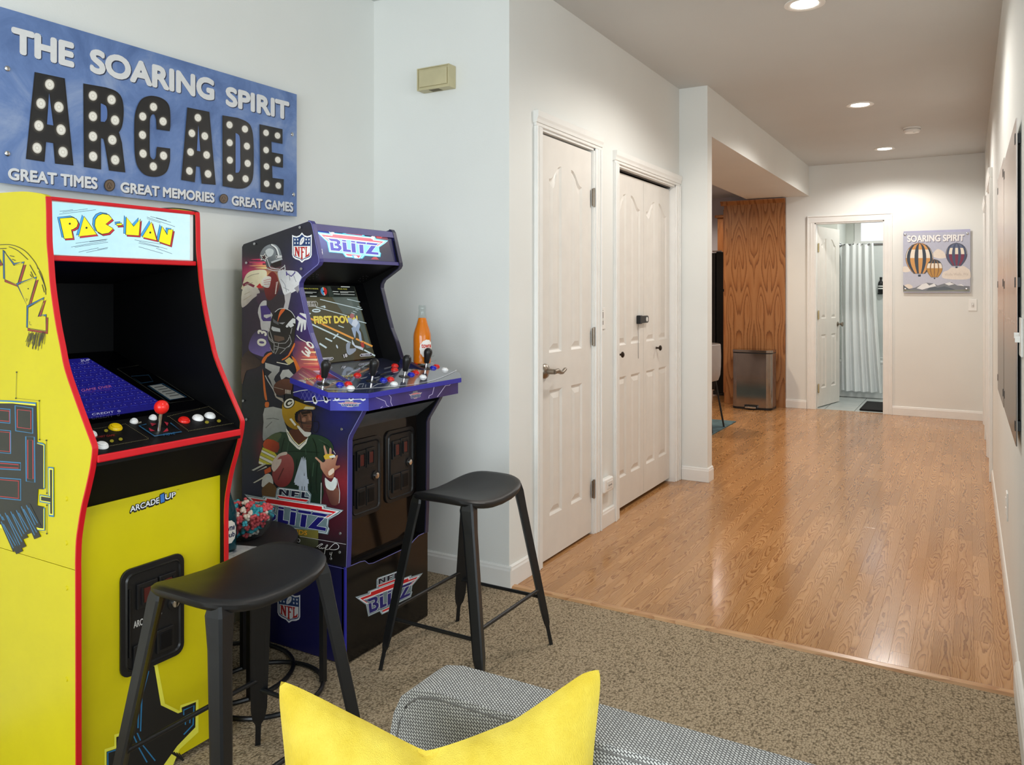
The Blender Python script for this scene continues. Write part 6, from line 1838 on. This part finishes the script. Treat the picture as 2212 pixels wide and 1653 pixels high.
# smoke detector
p = on(PZ(CE), 1970, 276)
SD = root('smoke_detector', tuple(p), 'round white smoke detector on the hallway ceiling', 'smoke detector')
G().lathe([(0.070, 0), (0.070, -0.010), (0.066, -0.014)], tuple(p), 32, cap=False).build('mount', m_white, SD, smooth=True)
G().lathe([(0.058, -0.012), (0.058, -0.018)], tuple(p), 32, cap=False).build('vent_gap', m_grey, SD, smooth=True)
G().lathe([(0.0, -0.017), (0.064, -0.017), (0.065, -0.030), (0.056, -0.042), (0.030, -0.045), (0.0, -0.0455)], tuple(p), 32, cap=False).build('detector_cover', m_white, SD, smooth=True)
G().lathe([(0.010, -0.044), (0.010, -0.0475), (0.0, -0.048)], (p.x + 0.02, p.y - 0.03, p.z), 16, cap=False).build('test_button', m_white, SD, smooth=True)

# ================================================================== BALLOON SIGN
yb_ = YE - 0.022
q0, q1 = on(PY(yb_), 1952, 500), on(PY(yb_), 2096, 632)
BS = root('balloon_sign', ((q0.x + q1.x) / 2, YE, q1.z), 'lilac sign with three hot air balloons on the end wall', 'sign')
G().box(q0.x, q1.x, yb_, yb_ + 0.005, q1.z, q0.z).build('sign_board', M('sign_lilac', (176, 176, 204), 0.4), BS)
A = Art(PY(yb_), (1720, 440, 0.30238))
CL, NV, GD, CR = (232, 220, 206), (38, 48, 62), (212, 152, 78), (240, 228, 208)
A.poly((184, 186, 204), [(764, 208), (1243, 202), (1243, 630), (764, 628)], grad=((194, 195, 208), (1000, 202), (1000, 600)))
for cl in ([(975, 375), (985, 345), (1010, 325), (1040, 335), (1060, 355), (1070, 385), (1020, 392)], [(764, 452), (790, 450), (810, 465), (812, 485), (764, 488)], [(1040, 520), (1050, 490), (1085, 475), (1110, 455), (1150, 460), (1190, 445), (1220, 460), (1240, 480), (1240, 535), (1140, 542), (1060, 535)], [(764, 590), (800, 575), (830, 590), (820, 610), (764, 610)]): A.poly(CL, cl, smooth=3)
A.poly((120, 122, 128), [(764, 585), (800, 610), (850, 600), (900, 575), (930, 565), (980, 570), (1010, 585), (1060, 570), (1110, 562), (1150, 585), (1240, 590), (1240, 630), (764, 630)])
A.poly((86, 92, 100), [(764, 580), (790, 600), (830, 625), (764, 628)]); A.poly((86, 92, 100), [(930, 620), (970, 585), (1010, 600), (1060, 590), (1110, 605), (1160, 625)])
for q in ([(860, 605), (900, 575), (930, 567), (950, 585), (985, 570), (1000, 590), (950, 600), (900, 615)], [(1060, 572), (1095, 562), (1130, 575), (1090, 585)], [(1150, 582), (1180, 575), (1200, 590)]): A.poly((232, 232, 232), q)
A.poly((132, 134, 120), [(764, 612), (900, 625), (1240, 612), (1240, 630), (764, 630)])
def balloon(cx, cy, rx, ry, top, mid, low, cb, st):
    def ov(w0, w1, y0, y1):
        a = []; b = []
        for i in range(13):
            y = y0 + (y1 - y0) * i / 12
            wd = math.sqrt(max(0, 1 - (y if y < 0 else y * 0.86) ** 2)) if y < 0 else math.sqrt(max(0, 1 - (y * 0.80) ** 2)) * (1 - 0.30 * y * y)
            a.append((cx + rx * wd * w0, cy + ry * y)); b.append((cx + rx * wd * w1, cy + ry * y))
        return a + b[::-1]
    A.poly(top, ov(-1, 1, -1, -0.55)); A.poly(mid, ov(-1, 1, -0.56, 0.0)); A.poly(low, ov(-1, 1, -0.01, 1.0))
    for u0, u1 in st: A.poly(cb, ov(u0, u1, -1, 1.0))
    A.line((70, 60, 50), ov(-1, 1, -1, 1.0), 3, True)
    A.poly(NV, [(cx - rx * 0.11, cy + ry * 1.06), (cx + rx * 0.11, cy + ry * 1.06), (cx + rx * 0.09, cy + ry * 1.2), (cx - rx * 0.09, cy + ry * 1.2)])
balloon(880, 390, 98, 110, GD, CR, GD, NV, ((-0.92, -0.68), (-0.36, -0.08), (0.24, 0.5), (0.78, 0.95)))
balloon(988, 462, 56, 64, NV, CR, (190, 138, 50), (140, 96, 40), ((-0.6, -0.45), (-0.1, 0.05), (0.45, 0.6)))
balloon(1145, 362, 76, 82, (96, 104, 132), CR, (124, 32, 62), (66, 76, 104), ((-0.96, -0.72), (-0.42, -0.14), (0.16, 0.42), (0.74, 0.96)))
A.text((120, 116, 132), 'SOARING SPIRIT', [(796, 232), (1206, 224), (1204, 272), (798, 280)], 0.055); A.text((246, 244, 242), 'SOARING SPIRIT', [(792, 227), (1202, 219), (1200, 267), (794, 275)], 0.05)
A.text((206, 192, 178), 'Walla Walla, Wa', [(1060, 498), (1228, 494), (1228, 514), (1060, 518)], 0.0)
A.build('sign_print', m_print_flat, BS, 'balloons, clouds and snowy mountains')
for x, y in ((778, 222), (1224, 214), (778, 610), (1216, 610)):
    p = on(PY(yb_), 1720 + x * 0.30238, 440 + y * 0.30238)
    G().lathe([(0.012, 0.020), (0.012, -0.004), (0.008, -0.006), (0, -0.006)], (p.x, yb_, p.z), 16, 'y', cap=False).build('standoff_bolt', m_screw, BS, smooth=True)

# ================================================================== PRINTS ON THE RIGHT WALL
t = NT('sunset_print')
co = t.coord('Generated'); sep = t.n('ShaderNodeSeparateXYZ'); t.l(co, sep.inputs[0])
nz = t.noise(co, 6.0, 5.0, 0.6, 0.5)
k = t.math('ADD', sep.outputs[2], t.math('MULTIPLY', t.math('SUBTRACT', nz, 0.5), 0.12))
t.l(t.ramp(k, [(0.0, (96, 84, 74)), (0.22, (116, 98, 84)), (0.36, (176, 132, 104)), (0.5, (206, 160, 130)), (0.62, (222, 200, 184)), (1.0, (218, 206, 200))]), t.b.inputs['Base Color']); t.b.inputs['Roughness'].default_value = 0.25
m_sunset = t.m
for k, (y0, y1, z0, z1, lb) in enumerate(((2.90, 3.85, 0.805, 1.825, 'large sunset print on black standoffs, nearest the frame edge'), (3.90, 4.66, 0.800, 1.850, 'narrow sunset print on black standoffs, beyond the larger print'))):
    r = root('wall_print', (XR, (y0 + y1) / 2, z0), lb, 'picture', 'sunset prints along the hallway wall')
    b_ = G().box(XR - 0.0145, XR - 0.0112, y0, y1, z0, z1).build('print_board', m_sunset, r)
    G().box(XR - 0.0112, XR - 0.0105, y0 - 0.0004, y1 + 0.0004, z0 - 0.0004, z1 + 0.0004).build('print_backing', m_white, r)
    for y in (y0 + 0.036, y1 - 0.036):
        for z in (z0 + 0.06, (z0 + z1) / 2, z1 - 0.06):
            G().box(XR - 0.0165, XR - 0.0005, y - 0.016, y + 0.016, z - 0.016, z + 0.016).build('standoff', m_black, r, 0.001)

# ================================================================== KITCHEN
m_pantry = oak('oak_veneer', (188, 134, 86), (170, 113, 66), (122, 76, 42), 0.30, 9.0, 9.0, 'Z', mirror=0.17)
m_oakedge = oak('oak_frame', (182, 124, 74), (168, 108, 60), (136, 84, 44), 0.32, 9.0, 5.0, 'Z')
PN = root('pantry_cabinet', (-2.46, 9.17, 0), 'tall oak pantry cabinet behind the steel bin', 'cabinet')
def pbox(nm, m, x0, x1, y0, y1, z0, z1, par, bv=0.002): return G().box(x0, x1, y0, y1, z0, z1).build(nm, m, par, bv)
pbox('side_panel', m_pantry, -2.440, -1.777, 9.17, 9.19, 0.001, 2.30, PN, 0)
pbox('carcass', m_oakedge, -2.435, -1.78, 9.19, 9.79, 0.001, 2.30, PN, 0)
pbox('face_frame', m_oakedge, -2.462, -2.440, 9.168, 9.795, 0.001, 2.30, PN)
d_ = pbox('door', m_oakedge, -2.482, -2.463, 9.21, 9.75, 0.12, 1.30, PN)
d_ = pbox('door', m_oakedge, -2.482, -2.463, 9.21, 9.75, 1.33, 2.26, PN)
G().prism([(9.17, 2.30), (9.165, 2.305), (9.158, 2.318), (9.140, 2.336), (9.137, 2.348), (9.20, 2.348), (9.20, 2.30)], 'x', -2.50, -1.777).build('crown', m_oakedge, PN)
G().prism([(-2.46, 2.30), (-2.468, 2.305), (-2.475, 2.318), (-2.494, 2.336), (-2.497, 2.348), (-2.43, 2.348), (-2.43, 2.30)], 'y', 9.138, 9.80).build('crown', m_oakedge, PN)
FR = root('refrigerator', (-2.4, 10.2, 0), 'black refrigerator beyond the oak pantry', 'refrigerator')
pbox('fridge_body', m_satin_black, -2.74, -2.0, 9.83, 10.7, 0.03, 1.80, FR, 0.006)
pbox('door', M('fridge_black', (24, 21, 19), 0.3), -2.80, -2.745, 9.82, 10.7, 0.07, 1.79, FR, 0.01)
pbox('hinge_cover', m_chrome, -2.79, -2.68, 9.84, 9.90, 1.80, 1.818, FR, 0.004)
pbox('toe_grille', m_black, -2.78, -2.72, 9.83, 10.7, 0.01, 0.06, FR)
UC = root('wall_cabinet', (-3.2, 11.45, 1.45), 'oak wall cabinet above the refrigerator on the far kitchen wall', 'cabinet')
pbox('carcass', m_oakedge, -3.12, -2.3, 11.27, 11.599, 1.5, 2.36, UC)
for x in (-3.11, -2.70): d_ = pbox('door', m_oakedge, x, x + 0.39, 11.25, 11.27, 1.52, 2.30, UC); pbox('door_panel', m_oakedge, x + 0.06, x + 0.33, 11.243, 11.252, 1.6, 2.22, d_, 0.004)
pbox('crown', m_oakedge, -3.15, -2.27, 11.22, 11.599, 2.36, 2.40, UC, 0.01)
RG = G().box(-3.4, -2.0, 6.4, 7.90, 0.001, 0.009).build('area_rug', M('teal_rug', (74, 98, 104), 0.95, var=0.2, bump=0.6, bscale=300), None, 0.002)
tag(RG, 'teal woven rug on the kitchen floor past the column', 'rug')
CHR = root('dining_chair', (-2.22, 7.30, 0.009), 'grey shell dining chair with thin black legs behind the column', 'chair')
m_shell = M('grey_shell', (150, 142, 138), 0.4)
G().lathe([(0.0, 0.45), (0.14, 0.452), (0.20, 0.47), (0.218, 0.52), (0.224, 0.60), (0.226, 0.70), (0.222, 0.80), (0.214, 0.808), (0.212, 0.70), (0.206, 0.56), (0.18, 0.49), (0.12, 0.47), (0, 0.468)], (-2.22, 7.30, 0), 32, cap=False).build('seat_shell', m_shell, CHR, smooth=True)
for sx in (-1, 1):
    for sy in (-1, 1): G().tube([(-2.22 + sx * 0.14, 7.30 + sy * 0.14, 0.46), (-2.22 + sx * 0.205, 7.30 + sy * 0.2, 0.0095)], 0.009, 8).build('leg', m_stool, CHR, smooth=True)
# steel bin
TC = root('trash_can', (-2.072, 8.985, 0), 'stainless steel pedal bin against the oak pantry', 'trash can')
m_steel = M('stainless_steel', (158, 150, 143), 0.13, metal=1.0, var=0.03)
out = rrect(-0.215, 0.215, -0.14, 0.14, 0.055, 6)
out = [(-2.072 + x, 8.985 + y - 0.03 * (1 - (x / 0.215) ** 2) * (1 if y < 0 else 0)) for x, y in out]
G().prism(out, 'z', 0.022, 0.62).build('bin_body', m_steel, TC, 0.002)
G().prism([(-2.072 + (x + 2.072) * 1.01, 8.985 + (y - 8.985) * 1.01) for x, y in out], 'z', 0.001, 0.024).build('base_rim', m_black, TC)
G().prism([(-2.072 + (x + 2.072) * 1.005, 8.985 + (y - 8.985) * 1.005) for x, y in out], 'z', 0.616, 0.628).build('lid_seal', m_black, TC)
G().prism([(-2.072 + (x + 2.072) * 1.012, 8.985 + (y - 8.985) * 1.012) for x, y in out], 'z', 0.628, 0.655).build('lid', m_steel, TC, 0.01, seg=3)
G().box(-2.13, -2.01, 8.775, 8.83, 0.018, 0.036).build('pedal', m_chrome, TC, 0.006)
G().box(-2.14, -2.00, 8.80, 8.832, 0.0235, 0.05).build('pedal_recess', m_black, TC)

# ================================================================== BATHROOM
TU = root('bathtub', (-0.6, 10.85, 0), 'white bathtub behind the shower curtain', 'bathtub')
m_tub = M('tub_acrylic', (226, 230, 228), 0.18, var=0.01)
G().box(-1.395, 0.255, 10.50, 10.56, 0.001, 0.43).build('apron', m_tub, TU, 0.006)
G().box(-1.395, 0.255, 10.49, 10.62, 0.42, 0.46).build('rim', m_tub, TU, 0.012)
G().box(-1.395, 0.255, 11.16, 11.249, 0.40, 0.46).build('rim', m_tub, TU, 0.012)
G().box(-1.395, 0.255, 10.56, 11.249, 0.06, 0.10).build('basin_floor', m_tub, TU)
G().box(-1.395, 0.255, 11.235, 11.249, 0.46, 1.92).build('surround_panel', m_tub, TU, 0.004)
G().box(-1.395, -1.382, 10.56, 11.235, 0.46, 1.92).build('surround_panel', m_tub, TU, 0.004)
RD = root('shower_rod', (-1.4, 10.47, 1.875), 'chrome shower curtain rod', 'rod')
G().tube([(-1.40, 10.47, 1.875), (0.26, 10.47, 1.875)], 0.013, 14).build('rod', M('rod_grey', (150, 152, 154), 0.25, metal=1.0), RD, smooth=True)
G().lathe([(0.034, 0.0), (0.034, 0.008), (0.022, 0.03), (0.016, 0.04)], (-1.399, 10.47, 1.875), 20, 'x').build('flange', M('flange_grey', (150, 152, 154), 0.25, metal=1.0), RD, smooth=True)
CU = root('shower_curtain', (-1.16, 10.45, 0.08), 'white shower curtain gathered to one side of the tub', 'curtain')
t = NT('curtain_cloth'); t.b.inputs['Base Color'].default_value = rgb((232, 236, 236)); t.b.inputs['Roughness'].default_value = 0.8
t.b.inputs['Subsurface Weight'].default_value = 0.0; t.bump(t.noise(t.coord(), 220.0, 2.0), 0.1)
def cur(nx=150, nz=30):
    v = []; f = []
    for s_ in (0, 1):
        for i in range(nx + 1):
            u = i / nx
            for j in range(nz + 1):
                h = j / nz
                wd = 0.36 + 0.10 * (1 - h) ** 1.3
                x = -1.355 + wd * u
                amp = 0.012 + 0.026 * (1 - h)
                y = 10.448 + amp * math.sin(u * 2 * math.pi * 5.0 + 0.8 * math.sin(h * 3)) + 0.008 * math.sin(u * 23 + 1) - 0.05 * (1 - h) ** 2 * 0.6
                v.append((x, y + s_ * 0.0022, 0.085 + 1.80 * h + 0.010 * math.sin(u * 2 * math.pi * 7.5) * (1 if j == nz else 0)))
    n = (nx + 1) * (nz + 1)
    for i in range(nx):
        for j in range(nz):
            a = i * (nz + 1) + j
            f.append((a, a + 1, a + nz + 2, a + nz + 1)); f.append((n + a, n + a + nz + 1, n + a + nz + 2, n + a + 1))
    return G().add(v, f)
cur().build('curtain_cloth', t.m, CU, smooth=True)
for k in range(7): G().tube([(-1.34 + k * 0.052, 10.47 + 0.019 * math.cos(a), 1.875 + 0.019 * math.sin(a)) for a in [2 * math.pi * q / 12 for q in range(12)]], 0.0035, 6, closed=True).build('curtain_ring', m_white, CU, smooth=True)
p = on(PY(11.19), 1903, 632)
DB = root('soap_dispenser', (p.x, 11.2, 1.28), 'black pump bottle in a holder on the tub wall', 'dispenser')
G().lathe([(0, 1.285), (0.034, 1.285), (0.036, 1.292), (0.036, 1.40), (0.030, 1.425), (0.014, 1.442), (0.012, 1.46), (0.016, 1.462), (0.016, 1.49), (0, 1.49)], (p.x, 11.185, 0), 20, cap=False).build('bottle_body', m_black, DB, smooth=True)
for z in (1.335, 1.365): G().lathe([(0.0365, z), (0.0368, z + 0.002), (0.0368, z + 0.014), (0.0365, z + 0.016)], (p.x, 11.185, 0), 20, cap=False).build('bottle_label', m_white, DB)
G().box(p.x - 0.04, p.x + 0.04, 11.19, 11.2345, 1.27, 1.284).build('holder', m_black, DB, 0.002)
BM = G().box(-1.03, -0.45, 9.33, 10.05, 0.0015, 0.022).build('bath_mat', M('black_shag', (15, 15, 17), 0.95, bump=1.0, bscale=120), None, 0.008)
tag(BM, 'black bath mat on the tiled bathroom floor', 'mat')
LS = root('towel_shelf', (-1.4, 10.42, 1.88), 'small white corner box beside the curtain rod', 'box')
G().box(-1.44, -1.385, 10.36, 10.419, 1.82, 1.93).build('shelf_body', m_white, LS, 0.006)

# ================================================================== SOFA AND CUSHION
t = NT('basket_weave')
uv = t.coord('UV')
br = t.t.nodes.new('ShaderNodeTexBrick')
mp_ = t.t.nodes.new('ShaderNodeMapping'); mp_.inputs['Rotation'].default_value = (0, 0, R(38)); t.l(uv, mp_.inputs[0]); t.l(mp_.outputs[0], br.inputs['Vector'])
br.inputs['Color1'].default_value = rgb((214, 213, 210)); br.inputs['Color2'].default_value = rgb((190, 189, 187)); br.inputs['Mortar'].default_value = rgb((78, 76, 76))
br.inputs['Scale'].default_value = 1.0; br.inputs['Mortar Size'].default_value = 0.00075; br.inputs['Mortar Smooth'].default_value = 0.25
br.inputs['Brick Width'].default_value = 0.0062; br.inputs['Row Height'].default_value = 0.0034
nz = t.noise(uv, 700.0, 2.0)
t.l(t.mix(t.math('MULTIPLY', nz, 0.25), br.outputs[0], rgb((120, 118, 116))), t.b.inputs['Base Color'])
t.b.inputs['Roughness'].default_value = 0.95; t.b.inputs['Specular IOR Level'].default_value = 0.15
t.bump(t.math('SUBTRACT', 1.0, br.outputs[1]), 0.5, 0.001)
m_weave = t.m
m_seam = M('dark_welt', (66, 58, 54), 0.8)
SO = root('sofa', (0.02, 0.6, 0), 'grey basket-weave sofa seen from its front, back towards the hallway', 'sofa')
def box_uv(o):
    me = o.data
    ul = me.uv_layers.new(name='UVMap')
    for pl in me.polygons:
        n = pl.normal
        for li in pl.loop_indices:
            c = me.vertices[me.loops[li].vertex_index].co
            ax = max(range(3), key=lambda i: abs(n[i]))
            ul.data[li].uv = (c.x, c.y) if ax == 2 else (c.x, c.z) if ax == 1 else (c.y, c.z)
half = [(-0.715, 0.30), (-0.711, 0.58), (-0.703, 0.65), (-0.693, 0.695), (-0.680, 0.722), (-0.660, 0.737), (-0.630, 0.743), (-0.4, 0.744)]
sil = half + [(0.04 - x, z) for x, z in half[::-1]]
g = G().prism(sil, 'y', 0.866, 0.948)
bk = g.build('backrest', m_weave, SO, 0.016, seg=4, smooth=True); box_uv(bk)
rim = [(x, 0.9465, z - 0.010) for x, z in sil]
rim = [(0.02 + (x - 0.02) * 0.994, 0.9475, z + 0.004) for x, _, z in rim]
G().tube(rim, 0.0045, 8).build('back_welt', m_seam, SO, smooth=True)
fr_ = [(0.02 + (x - 0.02) * 0.985, 0.8665 + 0.004 * 0, z - 0.009) for x, z in sil]
G().tube(fr_, 0.0016, 6).build('front_seam', M('seam_grey', (110, 108, 106), 0.9), SO, smooth=True)
for nm, bx in (('seat_base', (-0.70, 0.74, 0.16, 0.866, 0.12, 0.30)), ('seat_cushion', (-0.58, 0.62, 0.14, 0.866, 0.30, 0.44)), ('armrest', (-0.71, -0.585, 0.16, 0.866, 0.30, 0.56)), ('armrest', (0.625, 0.75, 0.16, 0.866, 0.30, 0.56))):
    o = G().box(*bx).build(nm, m_weave, SO, 0.03, seg=4, smooth=True); box_uv(o)
for x in (-0.64, 0.68):
    for y in (0.22, 0.84): G().lathe([(0.014, 0.001), (0.022, 0.125)], (x, y, 0), 14).build('leg', M('dark_wood_leg', (50, 36, 28), 0.4), SO, smooth=True)

t = NT('yellow_velvet')
co = t.coord(); n1 = t.noise(co, 14.0, 4.0, 0.6); n2 = t.noise(t.vmul(co, (900, 900, 160)), 1.0, 2.0)
t.l(t.mix(t.math('MULTIPLY', n2, 0.3), t.ramp(n1, [(0.3, (202, 174, 50)), (0.7, (224, 202, 84))]), rgb((192, 162, 44))), t.b.inputs['Base Color'])
t.b.inputs['Roughness'].default_value = 0.8; t.b.inputs['Sheen Weight'].default_value = 0.3; t.b.inputs['Sheen Roughness'].default_value = 0.4; t.b.inputs['Sheen Tint'].default_value = rgb((255, 246, 190))
t.b.inputs['Specular IOR Level'].default_value = 0.15
t.bump(t.math('ADD', n2, t.math('MULTIPLY', t.noise(co, 9.0, 3.0, 0.55, 1.0), 6.0)), 0.45, 0.004)
m_velvet = t.m
TL = EYEV + ray(598, 1462) * 0.905
TR = EYEV + ray(1302, 1437) * 0.930
side = (TR - TL); Wp = side.length; side.normalize()
hor = Vector((side.x, side.y, 0)).normalized(); fwd_ = Vector((hor.y, -hor.x, 0))   # towards the viewer
dn_ = Vector((0, 0, -1)) * 0.385 + fwd_ * 0.10
BL_, BR_ = TL + dn_, TR + dn_
nrm_ = side.cross(dn_.normalized()).normalized()
if nrm_.dot(EYEV - TL) < 0: nrm_ = -nrm_
def pillow():
    N = 44
    v = []; f = []
    for sgn in (1, -1):
        for i in range(N + 1):
            for j in range(N + 1):
                u = -1 + 2 * i / N; q = -1 + 2 * j / N     # q: -1 bottom .. 1 top
                s_ = (u + 1) / 2; h = (q + 1) / 2
                rc_ = 1 - 0.055 * abs(u * q) ** 9
                s_ = (u * rc_ * 1.03 + 1) / 2; h = (q * rc_ * 1.03 + 1) / 2
                p = BL_ * ((1 - s_) * (1 - h)) + BR_ * (s_ * (1 - h)) + TL * ((1 - s_) * h) + TR * (s_ * h)
                pin = 0.028
                p = p + side * (-u * pin * (1 - q * q)) + dn_.normalized() * (q * pin * 0.55 * (1 - u * u))
                # chopped top: the middle of the upper edge is pushed down
                tab = ((-1, 0), (-0.71, 0.30), (-0.43, 0.60), (-0.14, 0.95), (-0.085, 1.0), (0.02, 0.94), (0.14, 0.86), (0.43, 0.65), (0.65, 0.37), (0.85, 0.11), (1.0, 0))
                tt = next(k for k in range(len(tab) - 1) if tab[k][0] <= u <= tab[k + 1][0])
                e = tab[tt][1] + (tab[tt + 1][1] - tab[tt][1]) * (u - tab[tt][0]) / (tab[tt + 1][0] - tab[tt][0])
                chop = e * max(0, (q + 0.6) / 1.6) ** 2.0
                p = p + dn_.normalized() * (0.074 * chop)
                b = (max(0, 1 - u * u) ** 0.62) * (max(0, 1 - q * q) ** 0.62)
                fold = 0.030 * math.exp(-((u + 0.085 - (1 - q) * 0.05) / 0.11) ** 2) * max(0, (q + 0.5) / 1.5) + 0.010 * math.exp(-((u - 0.10 - (1 - q) * 0.16) / 0.04) ** 2) * max(0, q + 0.2) + 0.008 * math.exp(-((u + 0.40 - (1 - q) * 0.30) / 0.05) ** 2) * max(0, q) + 0.007 * math.exp(-((u - 0.28 - (1 - q) * 0.05) / 0.035) ** 2) * max(0, q + 0.3)
                th = 0.066 * b * (1 - 0.25 * chop) - fold * (0.35 + 0.65 * b) * (1 if b > 0.02 else 0) + 0.003 * b * math.sin(u * 9 + q * 5)
                v.append(tuple(p + nrm_ * (sgn * th)))
    n = (N + 1) ** 2
    for i in range(N):
        for j in range(N):
            a = i * (N + 1) + j
            f.append((a, a + 1, a + N + 2, a + N + 1)); f.append((n + a, n + a + N + 1, n + a + N + 2, n + a + 1))
    return G().add(v, f)
CSH = root('throw_cushion', tuple((BL_ + BR_) / 2), 'bright yellow velvet cushion propped on the grey sofa', 'cushion')
pillow().build('cushion_cover', m_velvet, CSH, smooth=True)
